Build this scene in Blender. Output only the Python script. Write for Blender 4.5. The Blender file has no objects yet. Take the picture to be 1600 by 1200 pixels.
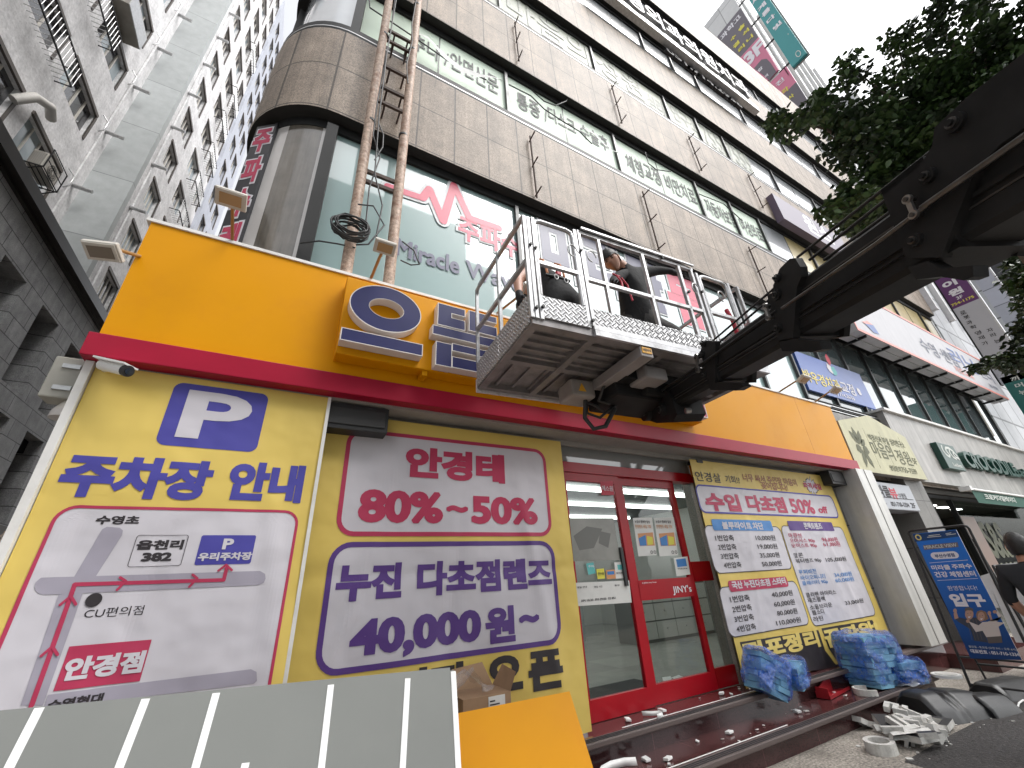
import bpy, bmesh, math, random
import numpy as np
from mathutils import Vector, Matrix
R_ = math.radians
C = bpy.context.scene.collection
SC = bpy.context.scene
random.seed(7)

# ---------------------------------------------------------------- camera, sky, sun, exposure
FPX = 634.0                                    # focal length in pixels of a 1600-wide frame
XA = Vector((2037-800, 838-600, FPX)).normalized()
ZA = Vector((725-800, -695-600, FPX)); ZA = (ZA - XA*ZA.dot(XA)).normalized()
YA = ZA.cross(XA)
ROT = Matrix((XA, YA, ZA))                     # camera (x right, y down, z forward) -> world
EYE = Vector((0, 0, 1.6))
cam = bpy.data.objects.new("camera", bpy.data.cameras.new("camera")); C.objects.link(cam)
cam.data.sensor_width = 36; cam.data.lens = FPX/1600*36
cam.data.clip_start = 0.05; cam.data.clip_end = 2000
right, up, back = ROT @ Vector((1, 0, 0)), ROT @ Vector((0, -1, 0)), ROT @ Vector((0, 0, -1))
m4 = Matrix((right, up, back)).transposed().to_4x4(); m4.translation = EYE
cam.matrix_world = m4
SC.camera = cam

SUN_EL, SUN_AZ = R_(55), R_(140)               # bright overcast
w = bpy.data.worlds.new("World"); SC.world = w; w.use_nodes = True
nt = w.node_tree; nt.nodes.clear()
sky = nt.nodes.new("ShaderNodeTexSky"); sky.sky_type = 'NISHITA'; sky.sun_disc = False
sky.sun_elevation = SUN_EL; sky.sun_rotation = SUN_AZ
sky.air_density = 1.0; sky.dust_density = 3.0; sky.ozone_density = 1.0
hs = nt.nodes.new("ShaderNodeHueSaturation"); hs.inputs['Saturation'].default_value = 0.12
bg = nt.nodes.new("ShaderNodeBackground"); bg.inputs['Strength'].default_value = 0.15
out = nt.nodes.new("ShaderNodeOutputWorld")
nt.links.new(sky.outputs[0], hs.inputs['Color']); nt.links.new(hs.outputs[0], bg.inputs[0]); nt.links.new(bg.outputs[0], out.inputs[0])
sun = bpy.data.objects.new("sun", bpy.data.lights.new("sun", 'SUN')); C.objects.link(sun)
sun.data.energy = 0.5; sun.data.angle = R_(30); sun.data.color = (1.0, 0.97, 0.93)
sd = Vector((math.sin(SUN_AZ)*math.cos(SUN_EL), math.cos(SUN_AZ)*math.cos(SUN_EL), math.sin(SUN_EL)))
sun.rotation_euler = sd.to_track_quat('Z', 'Y').to_euler()
SC.view_settings.view_transform = 'Standard'; SC.view_settings.look = 'None'
SC.view_settings.gamma = 1.0; SC.view_settings.exposure = 1.45
SC.cycles.max_bounces = 6; SC.cycles.transparent_max_bounces = 12
SC.cycles.use_denoising = True

# ---------------------------------------------------------------- materials
def srgb(r, g, b):
    f = lambda c: (c/255/12.92) if c/255 <= 0.04045 else ((c/255+0.055)/1.055)**2.4
    return (f(r), f(g), f(b), 1)
MATS = {}
def mat(name, col, rough=0.6, metal=0.0, spec=0.5, var=0.0, vscale=3.0, bump=0.0, bscale=40.0, bdist=0.01, speck=0.0, sscale=300.0,
        coat=0.0, coat_ior=1.5, bdetail=5.0, emit=0.0, streak=0.0, trans=0.0, alpha=1.0, rvar=0.0, dirt=None, dirt_amt=0.0, dirt_scale=1.2):
    if name in MATS: return MATS[name]
    m = bpy.data.materials.new(name); m.use_nodes = True; MATS[name] = m
    t = m.node_tree; n = t.nodes; L = t.links
    p = n['Principled BSDF']
    c = col if len(col) == 4 else (*col, 1)
    p.inputs['Base Color'].default_value = c
    p.inputs['Roughness'].default_value = rough; p.inputs['Metallic'].default_value = metal
    p.inputs['Specular IOR Level'].default_value = spec
    p.inputs['Coat Weight'].default_value = coat; p.inputs['Coat Roughness'].default_value = 0.03; p.inputs['Coat IOR'].default_value = coat_ior
    p.inputs['Transmission Weight'].default_value = trans; p.inputs['Alpha'].default_value = alpha
    if emit:
        p.inputs['Emission Color'].default_value = c; p.inputs['Emission Strength'].default_value = emit
    geo = n.new("ShaderNodeNewGeometry")
    cur = None
    def noise(scale, detail=4.0, rough_=0.6, vec=None):
        x = n.new("ShaderNodeTexNoise"); x.inputs['Scale'].default_value = scale; x.inputs['Detail'].default_value = detail
        x.inputs['Roughness'].default_value = rough_
        L.new(vec or geo.outputs['Position'], x.inputs['Vector']); return x
    def mul(fac_out, lo, hi):
        nonlocal cur
        mr = n.new("ShaderNodeMapRange"); mr.inputs['From Min'].default_value = 0.3; mr.inputs['From Max'].default_value = 0.7
        mr.inputs['To Min'].default_value = lo; mr.inputs['To Max'].default_value = hi
        L.new(fac_out, mr.inputs['Value'])
        mx = n.new("ShaderNodeMix"); mx.data_type = 'RGBA'; mx.blend_type = 'MULTIPLY'; mx.inputs['Factor'].default_value = 1.0
        if cur is None: mx.inputs['A'].default_value = c
        else: L.new(cur, mx.inputs['A'])
        L.new(mr.outputs[0], mx.inputs['B']); cur = mx.outputs['Result']
    if var: mul(noise(vscale).outputs[0], 1-var, 1+var*0.6)
    if speck: mul(noise(sscale, 2.0).outputs[0], 1-speck, 1+speck)
    if streak:
        mp = n.new("ShaderNodeMapping"); mp.inputs['Scale'].default_value = (3.0, 3.0, 0.22)
        L.new(geo.outputs['Position'], mp.inputs['Vector'])
        mul(noise(2.0, 6.0, 0.7, mp.outputs[0]).outputs[0], 1-streak, 1+streak*0.35)
    if dirt is not None:
        dn = noise(dirt_scale, 8.0, 0.72)
        mr = n.new("ShaderNodeMapRange"); mr.inputs['From Min'].default_value = 0.5; mr.inputs['From Max'].default_value = 0.72
        mr.inputs['To Min'].default_value = 0; mr.inputs['To Max'].default_value = dirt_amt
        L.new(dn.outputs[0], mr.inputs['Value'])
        mx = n.new("ShaderNodeMix"); mx.data_type = 'RGBA'; L.new(mr.outputs[0], mx.inputs['Factor'])
        if cur is None: mx.inputs['A'].default_value = c
        else: L.new(cur, mx.inputs['A'])
        mx.inputs['B'].default_value = (*dirt[:3], 1); cur = mx.outputs['Result']
    if cur is not None: L.new(cur, p.inputs['Base Color'])
    if rvar:
        mr = n.new("ShaderNodeMapRange"); mr.inputs['To Min'].default_value = max(0.02, rough-rvar); mr.inputs['To Max'].default_value = min(1, rough+rvar)
        L.new(noise(4.0, 6.0).outputs[0], mr.inputs['Value']); L.new(mr.outputs[0], p.inputs['Roughness'])
    if bump:
        bn = noise(bscale, bdetail)
        b = n.new("ShaderNodeBump"); b.inputs['Strength'].default_value = bump; b.inputs['Distance'].default_value = bdist
        L.new(bn.outputs[0], b.inputs['Height']); L.new(b.outputs[0], p.inputs['Normal'])
        if coat: L.new(b.outputs[0], p.inputs['Coat Normal'])
    return m

def glass_mat(name, tint=(0.9, 0.95, 0.94), refl=0.12, through=0.9, edge=0.8):
    """clear pane: mostly see-through, a share of mirror reflection"""
    if name in MATS: return MATS[name]
    m = bpy.data.materials.new(name); m.use_nodes = True; MATS[name] = m
    t = m.node_tree; n = t.nodes; L = t.links; n.clear()
    o = n.new("ShaderNodeOutputMaterial"); tr = n.new("ShaderNodeBsdfTransparent"); gl = n.new("ShaderNodeBsdfGlossy")
    tr.inputs[0].default_value = (*[c*through for c in tint], 1); gl.inputs['Roughness'].default_value = 0.01
    lw = n.new("ShaderNodeLayerWeight"); lw.inputs['Blend'].default_value = 0.5
    pw = n.new("ShaderNodeMath"); pw.operation = 'POWER'; pw.inputs[1].default_value = 5.0; L.new(lw.outputs['Facing'], pw.inputs[0])
    ad = n.new("ShaderNodeMath"); ad.operation = 'MULTIPLY_ADD'; ad.inputs[1].default_value = edge; ad.inputs[2].default_value = refl; L.new(pw.outputs[0], ad.inputs[0])
    mx = n.new("ShaderNodeMixShader"); L.new(ad.outputs[0], mx.inputs[0]); L.new(tr.outputs[0], mx.inputs[1]); L.new(gl.outputs[0], mx.inputs[2])
    L.new(mx.outputs[0], o.inputs[0]); return m

def brick_mat(name, col, mortar, bw, bh, axis='XZ', msize=0.012, offset=0.0, rough=0.7, speck=0.25, sscale=250, var=0.2, streak=0.0, bump=0.3, vary=0.12, off0=(0, 0), spec=0.5):
    """stone cladding: slabs with joints, laid in world metres on a wall (XZ), side wall (YZ) or floor (XY)"""
    if name in MATS: return MATS[name]
    m = mat(name, col, rough=rough, speck=speck, sscale=sscale, var=var, streak=streak, spec=spec)
    t = m.node_tree; n = t.nodes; L = t.links; p = n['Principled BSDF']
    geo = [x for x in n if x.type == 'NEW_GEOMETRY'][0]
    sp = n.new("ShaderNodeSeparateXYZ"); L.new(geo.outputs['Position'], sp.inputs[0])
    cb = n.new("ShaderNodeCombineXYZ")
    a, b = axis[0], axis[1]
    for i, (ax, of) in enumerate(((a, off0[0]), (b, off0[1]))):
        ad = n.new("ShaderNodeMath"); ad.operation = 'ADD'; ad.inputs[1].default_value = of
        L.new(sp.outputs[ax], ad.inputs[0]); L.new(ad.outputs[0], cb.inputs[i])
    br = n.new("ShaderNodeTexBrick"); br.offset = offset; br.inputs['Scale'].default_value = 1.0
    br.inputs['Brick Width'].default_value = bw; br.inputs['Row Height'].default_value = bh
    br.inputs['Mortar Size'].default_value = msize; br.inputs['Mortar Smooth'].default_value = 0.1; br.inputs['Bias'].default_value = 0.0
    br.inputs['Color1'].default_value = (1-vary, 1-vary, 1-vary, 1); br.inputs['Color2'].default_value = (1+vary*0.6,)*3+(1,)
    br.inputs['Mortar'].default_value = (*[mortar]*3, 1)
    L.new(cb.outputs[0], br.inputs['Vector'])
    mx = n.new("ShaderNodeMix"); mx.data_type = 'RGBA'; mx.blend_type = 'MULTIPLY'; mx.inputs['Factor'].default_value = 1.0
    src = p.inputs['Base Color'].links
    if src: L.new(src[0].from_socket, mx.inputs['A'])
    else: mx.inputs['A'].default_value = p.inputs['Base Color'].default_value
    L.new(br.outputs['Color'], mx.inputs['B']); L.new(mx.outputs['Result'], p.inputs['Base Color'])
    if bump:
        bp = n.new("ShaderNodeBump"); bp.inputs['Strength'].default_value = bump; bp.inputs['Distance'].default_value = 0.006; bp.invert = True
        L.new(br.outputs['Fac'], bp.inputs['Height']); L.new(bp.outputs[0], p.inputs['Normal'])
    return m

# ---------------------------------------------------------------- mesh helpers
class MB:
    """collects shapes into one mesh; faces carry a material slot"""
    def __init__(s): s.v = []; s.f = []; s.mi = []; s.sm = []; s.mats = []
    def slot(s, m):
        if m not in s.mats: s.mats.append(m)
        return s.mats.index(m)
    def add(s, verts, faces, m, smooth=False):
        k = len(s.v); i = s.slot(m)
        s.v.extend([tuple(v) for v in verts])
        for f in faces: s.f.append(tuple(k+j for j in f)); s.mi.append(i); s.sm.append(smooth)
    def box(s, c, size, m, rot=None, bev=0.0):
        x, y, z = [d/2 for d in size]; c = Vector(c)
        if bev:
            bm = bmesh.new(); bmesh.ops.create_cube(bm, size=1)
            for v in bm.verts: v.co = Vector((v.co.x*size[0], v.co.y*size[1], v.co.z*size[2]))
            bmesh.ops.bevel(bm, geom=bm.edges[:], offset=bev, segments=2, affect='EDGES', profile=0.5)
            bm.verts.index_update()
            vs = [v.co.copy() for v in bm.verts]; fs = [[v.index for v in f.verts] for f in bm.faces]; bm.free()
        else:
            vs = [Vector((sx*x, sy*y, sz*z)) for sx in (-1, 1) for sy in (-1, 1) for sz in (-1, 1)]
            fs = [(0, 1, 3, 2), (4, 6, 7, 5), (0, 4, 5, 1), (2, 3, 7, 6), (0, 2, 6, 4), (1, 5, 7, 3)]
        if rot is not None: vs = [rot @ v for v in vs]
        s.add([v+c for v in vs], fs, m)
    def bb(s, lo, hi, m, bev=0.0):
        lo, hi = Vector(lo), Vector(hi); s.box((lo+hi)/2, hi-lo, m, bev=bev)
    def cyl(s, p0, p1, r, m, n=12, r1=None, caps=True, smooth=True):
        p0, p1 = Vector(p0), Vector(p1); d = (p1-p0).normalized()
        a = d.orthogonal().normalized(); b = d.cross(a); r1 = r if r1 is None else r1
        vs = []
        for p, q in ((p0, r), (p1, r1)):
            for i in range(n):
                t = 2*math.pi*i/n; vs.append(p + (a*math.cos(t)+b*math.sin(t))*q)
        s.add(vs, [(i, (i+1) % n, n+(i+1) % n, n+i) for i in range(n)], m, smooth)
        if caps: s.add(vs, [tuple(range(n-1, -1, -1)), tuple(range(n, 2*n))], m)
    def tube(s, pts, r, m, n=6, closed=False):
        pts = [Vector(p) for p in pts]; N = len(pts); vs = []
        prev = None
        for i, p in enumerate(pts):
            if closed: d = pts[(i+1) % N]-pts[i-1]
            else: d = pts[min(i+1, N-1)]-pts[max(i-1, 0)]
            d = d.normalized() if d.length > 1e-9 else Vector((0, 0, 1))
            if prev is None: a = d.orthogonal().normalized()
            else:
                a = prev - d*prev.dot(d); a = a.normalized() if a.length > 1e-6 else d.orthogonal().normalized()
            prev = a; b = d.cross(a)
            rr = r[i] if isinstance(r, (list, tuple)) else r
            for j in range(n):
                t = 2*math.pi*j/n; vs.append(p+(a*math.cos(t)+b*math.sin(t))*rr)
        fs = []
        for i in range(N if closed else N-1):
            k = (i+1) % N
            for j in range(n): fs.append((i*n+j, i*n+(j+1) % n, k*n+(j+1) % n, k*n+j))
        s.add(vs, fs, m, True)
        if not closed: s.add(vs, [tuple(range(n-1, -1, -1)), tuple(range((N-1)*n, N*n))], m)
    def beam(s, p0, p1, wd, ht, m, upv=(0, 0, 1)):
        """rectangular bar from p0 to p1"""
        p0, p1 = Vector(p0), Vector(p1); d = (p1-p0); L = d.length; d.normalize()
        u = Vector(upv)
        sd_ = d.cross(u)
        if sd_.length < 1e-4: sd_ = d.cross(Vector((0, 1, 0)))
        sd_.normalize(); u = sd_.cross(d)
        rot = Matrix((sd_, d, u)).transposed()
        s.box((p0+p1)/2, (wd, L, ht), m, rot)
    def prism(s, poly, n, thick, m, mside=None, back=True):
        """3D planar polygon pushed back along -n by thick; front face at the polygon"""
        n = Vector(n).normalized(); k = len(poly); poly = [Vector(p) for p in poly]
        # wind it to face n
        nn = Vector((0, 0, 0))
        for i in range(k): nn += poly[i].cross(poly[(i+1) % k])
        if nn.dot(n) < 0: poly = poly[::-1]
        s.add(poly, [tuple(range(k))], m)
        if thick:
            bk = [p-n*thick for p in poly]
            s.add(poly+bk, [(i, k+i, k+(i+1) % k, (i+1) % k) for i in range(k)], mside or m)
            if back: s.add(bk, [tuple(range(k-1, -1, -1))], mside or m)
    def build(s, name, parent=None, loc=None, bevel=0.0):
        me = bpy.data.meshes.new(name)
        o = Vector(loc) if loc is not None else None
        vs = s.v if o is None else [tuple(Vector(v)-o) for v in s.v]
        me.from_pydata(vs, [], s.f)
        for m in s.mats: me.materials.append(m)
        me.polygons.foreach_set("material_index", s.mi); me.polygons.foreach_set("use_smooth", s.sm)
        me.validate(); me.update()
        ob = bpy.data.objects.new(name, me); C.objects.link(ob)
        if o is not None: ob.location = o
        if parent is not None:
            ob.parent = parent; ob.matrix_parent_inverse = parent_inv(parent)
        if bevel:
            b = ob.modifiers.new("bevel", 'BEVEL'); b.width = bevel; b.segments = 2; b.limit_method = 'ANGLE'
        return ob

def world_of(o):
    m = o.matrix_parent_inverse @ (Matrix.Translation(o.location) @ o.rotation_euler.to_matrix().to_4x4())
    return world_of(o.parent) @ m if o.parent is not None else Matrix.Translation(o.location) @ o.rotation_euler.to_matrix().to_4x4()
def parent_inv(o): return world_of(o).inverted()

def rescale(o, k):
    """move a built thing nearer or farther along the line of sight, keeping its shape"""
    stack = [o]
    while stack:
        q = stack.pop(); stack += [c for c in bpy.data.objects if c.parent == q]
        if q.type == 'MESH':
            W = world_of(q); Wi = W.inverted()
            for v in q.data.vertices:
                p = W @ v.co; v.co = Wi @ (EYE+(p-EYE)*k)

def tag(o, label=None, cat=None, group=None, kind=None):
    if label: o['label'] = label
    if cat: o['category'] = cat
    if group: o['group'] = group
    if kind: o['kind'] = kind
    return o
def thing(name, label, cat, loc=(0, 0, 0), group=None):
    o = bpy.data.objects.new(name, None); C.objects.link(o); o.location = loc; o.empty_display_size = 0.1
    return tag(o, label, cat, group)
def copy_thing(o, loc, label, group=None):
    c = o.copy(); C.objects.link(c); c.location = loc; c['label'] = label
    if group: c['group'] = group
    def rec(a, b):
        for ch in [x for x in bpy.data.objects if x.parent == a]:
            d = ch.copy(); C.objects.link(d); d.parent = b; rec(ch, d)
    rec(o, c); return c

# ---------------------------------------------------------------- plane frames: metres on a wall, and where a photo point lies on that wall
def ray(px, py): return ROT @ Vector((px-800, py-600, FPX))
def atY(px, py, y): r = ray(px, py); return EYE + r*(y/r.y)
def atZ(px, py, z): r = ray(px, py); return EYE + r*((z-1.6)/r.z)
def atX(px, py, x): r = ray(px, py); return EYE + r*(x/r.x)
class Frame:
    def __init__(s, O, U, V, disp=None, zoom=(0, 0, 1)):
        s.O, s.U, s.V = Vector(O), Vector(U).normalized(), Vector(V).normalized(); s.N = s.U.cross(s.V); s.disp = disp; s.zoom = zoom
    def z(s, ox, oy, k): return Frame(s.O, s.U, s.V, s.disp, (ox, oy, k))
    def pix(s, x, y):
        ox, oy, k = s.zoom; r = ray(ox+x/k, oy+y/k)
        t = (s.O-EYE).dot(s.N)/r.dot(s.N); p = EYE+r*t-s.O
        return p.dot(s.U), p.dot(s.V)
    def P(s, a, b, c=0.0):
        d = s.disp(a, b) if s.disp else 0.0
        return s.O+s.U*a+s.V*b+s.N*(c+d)
    def lrtb(s, L, R, T, B):
        return s.pix(*L)[0], s.pix(*B)[1], s.pix(*R)[0], s.pix(*T)[1]
def front(y, disp=None): return Frame((0, y, 0), (1, 0, 0), (0, 0, 1), disp)
def side(x, disp=None): return Frame((x, 0, 0), (0, -1, 0), (0, 0, 1), disp)

def rrect(a0, b0, a1, b1, r, n=6):
    pts = []
    for cx_, cy_, t0 in ((a1-r, b1-r, 0), (a0+r, b1-r, 90), (a0+r, b0+r, 180), (a1-r, b0+r, 270)):
        for i in range(n+1):
            t = R_(t0+90*i/n); pts.append((cx_+r*math.cos(t), cy_+r*math.sin(t)))
    return pts
def add_flat(mb, fr, polys, m, c):
    """flat 2-D polygons (lists of (a,b)) printed on the frame, following its folds"""
    for poly in polys:
        if fr.disp is None:
            vs = [fr.P(a, b, c) for a, b in poly]
            nn = (vs[1]-vs[0]).cross(vs[2]-vs[1])
            tot = sum((poly[i][0]*poly[(i+1) % len(poly)][1]-poly[(i+1) % len(poly)][0]*poly[i][1]) for i in range(len(poly)))
            mb.add(vs if tot > 0 else vs[::-1], [tuple(range(len(vs)))], m)
        else:
            bm = bmesh.new()
            f = bm.faces.new([bm.verts.new((a, b, 0)) for a, b in poly]); add_fine(mb, fr, bm, m, c)
def add_fine(mb, fr, bm, m, c, mx=0.034):
    bmesh.ops.triangulate(bm, faces=bm.faces[:])
    for _ in range(7):
        es = [e for e in bm.edges if e.calc_length() > mx]
        if not es: break
        bmesh.ops.subdivide_edges(bm, edges=es, cuts=1, use_grid_fill=False)
        bmesh.ops.triangulate(bm, faces=[f for f in bm.faces if len(f.verts) > 3])
    bm.normal_update(); bm.verts.index_update()
    vs = [fr.P(v.co.x, v.co.y, c) for v in bm.verts]
    fs = [[v.index for v in (f.verts if f.normal.z > 0 else reversed(f.verts))] for f in bm.faces]
    mb.add(vs, fs, m); bm.free()
def ring(outer, inner):
    """frame-shaped strips between two loops of the same count"""
    k = len(outer); return [[outer[i], outer[(i+1) % k], inner[(i+1) % k], inner[i]] for i in range(k)]
def panel(mb, fr, a0, b0, a1, b1, r, stroke, mfill, mline, c):
    if mfill: add_flat(mb, fr, [rrect(a0, b0, a1, b1, r)], mfill, c)
    if mline and stroke:
        add_flat(mb, fr, ring(rrect(a0, b0, a1, b1, r), rrect(a0+stroke, b0+stroke, a1-stroke, b1-stroke, max(0.002, r-stroke))), mline, c+0.0024)

GLY = {}; RAW = {}
def set_type(lines, sp=4.0):
    """set all the words in one go, one per line, and cut the mesh back into words (loading the font once)"""
    cu = bpy.data.curves.new("t", 'FONT'); cu.size = 1.0; cu.resolution_u = 4; cu.fill_mode = 'FRONT'; cu.space_line = sp
    cu.body = "\n".join(lines); ob = bpy.data.objects.new("t", cu)
    me = bpy.data.meshes.new_from_object(ob)
    v = np.array([tuple(x.co) for x in me.vertices]); f = [tuple(p.vertices) for p in me.polygons]
    bpy.data.objects.remove(ob); bpy.data.curves.remove(cu); bpy.data.meshes.remove(me)
    row = np.floor((0.25*sp+0.6-v[:, 1])/sp).astype(int)
    fs = [[] for _ in lines]
    for q in f: fs[min(len(lines)-1, max(0, row[q[0]]))].append(q)
    for i, l in enumerate(lines):
        used = sorted({k for q in fs[i] for k in q}); mp = {k: j for j, k in enumerate(used)}
        RAW[l] = (np.array([(v[k][0], v[k][1]+i*sp, 0.0) for k in used]), [tuple(mp[k] for k in q) for q in fs[i]])
from mathutils.geometry import delaunay_2d_cdt
def fatten(v, f, d):
    """thicken flat letters: push every outline out by d and refill what lies inside"""
    tri = []
    for q in f:
        for i in range(1, len(q)-1): tri.append((q[0], q[i], q[i+1]))
    ed = set()
    for t in tri:
        a, b, c = (v[i] for i in t)
        if (b[0]-a[0])*(c[1]-a[1])-(b[1]-a[1])*(c[0]-a[0]) < 0: t = (t[0], t[2], t[1])
        for i in range(3): ed.add((t[i], t[(i+1) % 3]))
    nxt = {}
    for i, j in ed:
        if (j, i) not in ed: nxt.setdefault(i, []).append(j)
    loops = []
    while nxt:
        s0 = next(iter(nxt)); L = [s0]; cur = s0
        while True:
            js = nxt.get(cur)
            if not js: break
            j = js.pop()
            if not js: del nxt[cur]
            if j == s0: break
            L.append(j); cur = j
        if len(L) > 2: loops.append(L)
    outl = []
    for L in loops:
        P = [Vector((v[i][0], v[i][1])) for i in L]
        Q = [P[i] for i in range(len(P)) if (P[i]-P[i-1]).length > 1e-5]
        n = len(Q); O = []
        if n < 3: continue
        for i in range(n):
            d1 = (Q[i]-Q[i-1]).normalized(); d2 = (Q[(i+1) % n]-Q[i]).normalized()
            n1 = Vector((d1.y, -d1.x)); n2 = Vector((d2.y, -d2.x)); m = n1+n2
            if m.length < 1e-3: O += [Q[i]+n1*d, Q[i]+n2*d]; continue
            k = m.dot(n1)
            if k < 0.55: O += [Q[i]+n1*d, Q[i]+n2*d] if d1.cross(d2) > 0 else [Q[i]+m*(d/0.55)]
            else: O.append(Q[i]+m*(d/k))
        outl.append(O)
    co, es = [], []
    for O in outl:
        k = len(co); co += O; es += [(k+i, k+(i+1) % len(O)) for i in range(len(O))]
    A = np.array([co[i] for i, _ in es]); B = np.array([co[j] for _, j in es])
    vo, _, fo, *_r = delaunay_2d_cdt(co, es, [], 0, 1e-6)
    V = np.array([(p.x, p.y) for p in vo]); F = [tuple(t) for t in fo]
    Cn = np.array([V[list(t)].mean(0) for t in F]); keep = []
    for i in range(0, len(Cn), 400):
        c = Cn[i:i+400][:, None, :]
        x = (B[None, :, 0]-A[None, :, 0])*(c[:, :, 1]-A[None, :, 1])-(c[:, :, 0]-A[None, :, 0])*(B[None, :, 1]-A[None, :, 1])
        upw = (A[None, :, 1] <= c[:, :, 1]) & (B[None, :, 1] > c[:, :, 1]) & (x > 0)
        dnw = (A[None, :, 1] > c[:, :, 1]) & (B[None, :, 1] <= c[:, :, 1]) & (x < 0)
        keep += list((upw.sum(1)-dnw.sum(1)) > 0)
    out_ = []
    for t, k in zip(F, keep):
        if not k: continue
        a, b, c = V[t[0]], V[t[1]], V[t[2]]
        out_.append(t if (b[0]-a[0])*(c[1]-a[1])-(b[1]-a[1])*(c[0]-a[0]) > 0 else t[::-1])
    used = sorted({i for t in out_ for i in t}); mp = {i: j for j, i in enumerate(used)}
    return np.array([(V[i][0], V[i][1], 0.0) for i in used]), [tuple(mp[i] for i in t) for t in out_]
def glyphs(s, bold=0.0, thick=0.0, shear=0.0, res=2):
    k = (s, bold, thick, shear)
    if k in GLY: return GLY[k]
    if s not in RAW: set_type([s])
    v, f = RAW[s]; v = v.copy()
    if bold: v, f = fatten(v, f, bold)
    lo, hi = v[:, :2].min(0), v[:, :2].max(0)
    v[:, :2] = (v[:, :2]-lo)/np.maximum(hi-lo, 1e-6)
    if thick:                                   # raised letters: front, back and the returns between them
        n = len(v); ed = {(q[i], q[(i+1) % len(q)]) for q in f for i in range(len(q))}
        fr_ = v.copy(); fr_[:, 2] = 0.5; bk = v.copy(); bk[:, 2] = -0.5
        sidef = [(i, i+n, j+n, j) for i, j in ed if (j, i) not in ed]
        v = np.vstack([fr_, bk]); f = [tuple(q) for q in f]+sidef
    GLY[k] = (v, f); return GLY[k]
def text_rect(mb, fr, s, rect, m, c=0.004, bold=0.02, thick=0.0, mside=None, shear=0.0, grow=0.0):
    a0, b0, a1, b1 = rect
    v, f = glyphs(s, bold, thick, shear)
    a0 -= grow; b0 -= grow; a1 += grow; b1 += grow
    if fr.disp is not None and not thick:
        bm = bmesh.new(); vv = [bm.verts.new((a0+x*(a1-a0), b0+y*(b1-b0), 0)) for x, y, _ in v]
        for q in f:
            try: bm.faces.new([vv[i] for i in q])
            except ValueError: pass
        add_fine(mb, fr, bm, m, c); return
    vs = [fr.P(a0+x*(a1-a0), b0+y*(b1-b0), c+(zz*thick if thick else 0)) for x, y, zz in v]
    if not thick: mb.add(vs, f, m); return
    ff = [q for q in f if all(abs(v[i][2]-0.5) < 1e-4 for i in q)]; fset = set(ff)
    mb.add(vs, ff, m); mb.add(vs, [q for q in f if q not in fset], mside or m)
def T(mb, fr, s, xl, yl, xr, yr, h, m, **kw):
    """writing on a wall: left-middle and right-middle of the words and their height, as read off the photo"""
    xm, ym = (xl+xr)/2, (yl+yr)/2
    a0 = fr.pix(xl, yl)[0]; a1 = fr.pix(xr, yr)[0]; b1 = fr.pix(xm, ym-h/2)[1]; b0 = fr.pix(xm, ym+h/2)[1]
    text_rect(mb, fr, s, (a0, b0, a1, b1), m, **kw)
def ppoly(fr, pts): return [fr.pix(*p) for p in pts]


# ================================================================ MATERIALS USED BY SEVERAL THINGS
GRAN = brick_mat("granite_slabs", (0.335, 0.266, 0.208), 0.30, 0.58, 0.9625, 'XZ', 0.013, 0.0, rough=0.6, speck=0.5, sscale=70, var=0.25, streak=0.4, off0=(0.34, -0.5), vary=0.10)
GRAN1 = mat("granite_plain", (0.23, 0.21, 0.19), rough=0.55, speck=0.45, sscale=110, var=0.2, streak=0.25)
BLACKF = mat("black_aluminium", (0.014, 0.014, 0.014), rough=0.55, spec=0.3, var=0.3)
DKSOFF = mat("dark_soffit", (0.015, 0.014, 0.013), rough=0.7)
WHITE = mat("white_paint", (0.72, 0.71, 0.69), rough=0.45, var=0.08, dirt=(0.3, 0.28, 0.25), dirt_amt=0.4)
WHITEP = mat("white_plastic", (0.78, 0.78, 0.77), rough=0.4)
STEEL = mat("galvanised_steel", (0.5, 0.5, 0.5), rough=0.35, metal=0.8, var=0.2, vscale=15)
RUST = mat("rusty_paint", (0.46, 0.33, 0.25), rough=0.6, var=0.5, vscale=22, dirt=(0.17, 0.062, 0.025), dirt_amt=1.0, dirt_scale=7, speck=0.3, sscale=120, bump=0.25, bscale=50)
BLK = mat("black_rubber", (0.02, 0.02, 0.021), rough=0.5)
ORANGE = mat("orange_panel", (0.66, 0.283, 0.001), rough=0.42, spec=0.15, var=0.03, vscale=1.5, bump=0.04, bscale=2.5, bdist=0.03, dirt=(0.55, 0.2, 0.01), dirt_amt=0.35, dirt_scale=1.0, rvar=0.08)
REDT = mat("crimson_trim", (0.33, 0.006, 0.030), rough=0.4, spec=0.25, var=0.08)
REDD = mat("red_door_paint", (0.36, 0.004, 0.012), rough=0.3, spec=0.3, var=0.1)
FILM2 = mat("teal_window_film", (0.27, 0.385, 0.38), rough=0.3, spec=0.5, coat=1.0, coat_ior=1.85, var=0.06, vscale=0.8)
FILM3 = mat("pale_green_film", (0.66, 0.77, 0.65), rough=0.5, spec=0.2, var=0.06, vscale=0.6)
FILM4 = mat("cream_film", (0.44, 0.46, 0.39), rough=0.5, spec=0.25, var=0.05)
FILM5 = mat("white_window_film", (0.46, 0.48, 0.50), rough=0.2, coat=0.9, coat_ior=1.8, var=0.05)
FILMY = mat("yellow_film", (0.52, 0.42, 0.20), rough=0.3, coat=0.3, var=0.12)
GREYTXT = mat("grey_ink", (0.06, 0.065, 0.065), rough=0.6)
FAINT = mat("faint_ink", (0.20, 0.215, 0.175), rough=0.5)
INK = mat("black_ink", (0.022, 0.02, 0.024), rough=0.6)
NAVY = mat("navy_ink", (0.045, 0.045, 0.27), rough=0.6)
CRIM = mat("crimson_ink", (0.50, 0.05, 0.11), rough=0.6)
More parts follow.
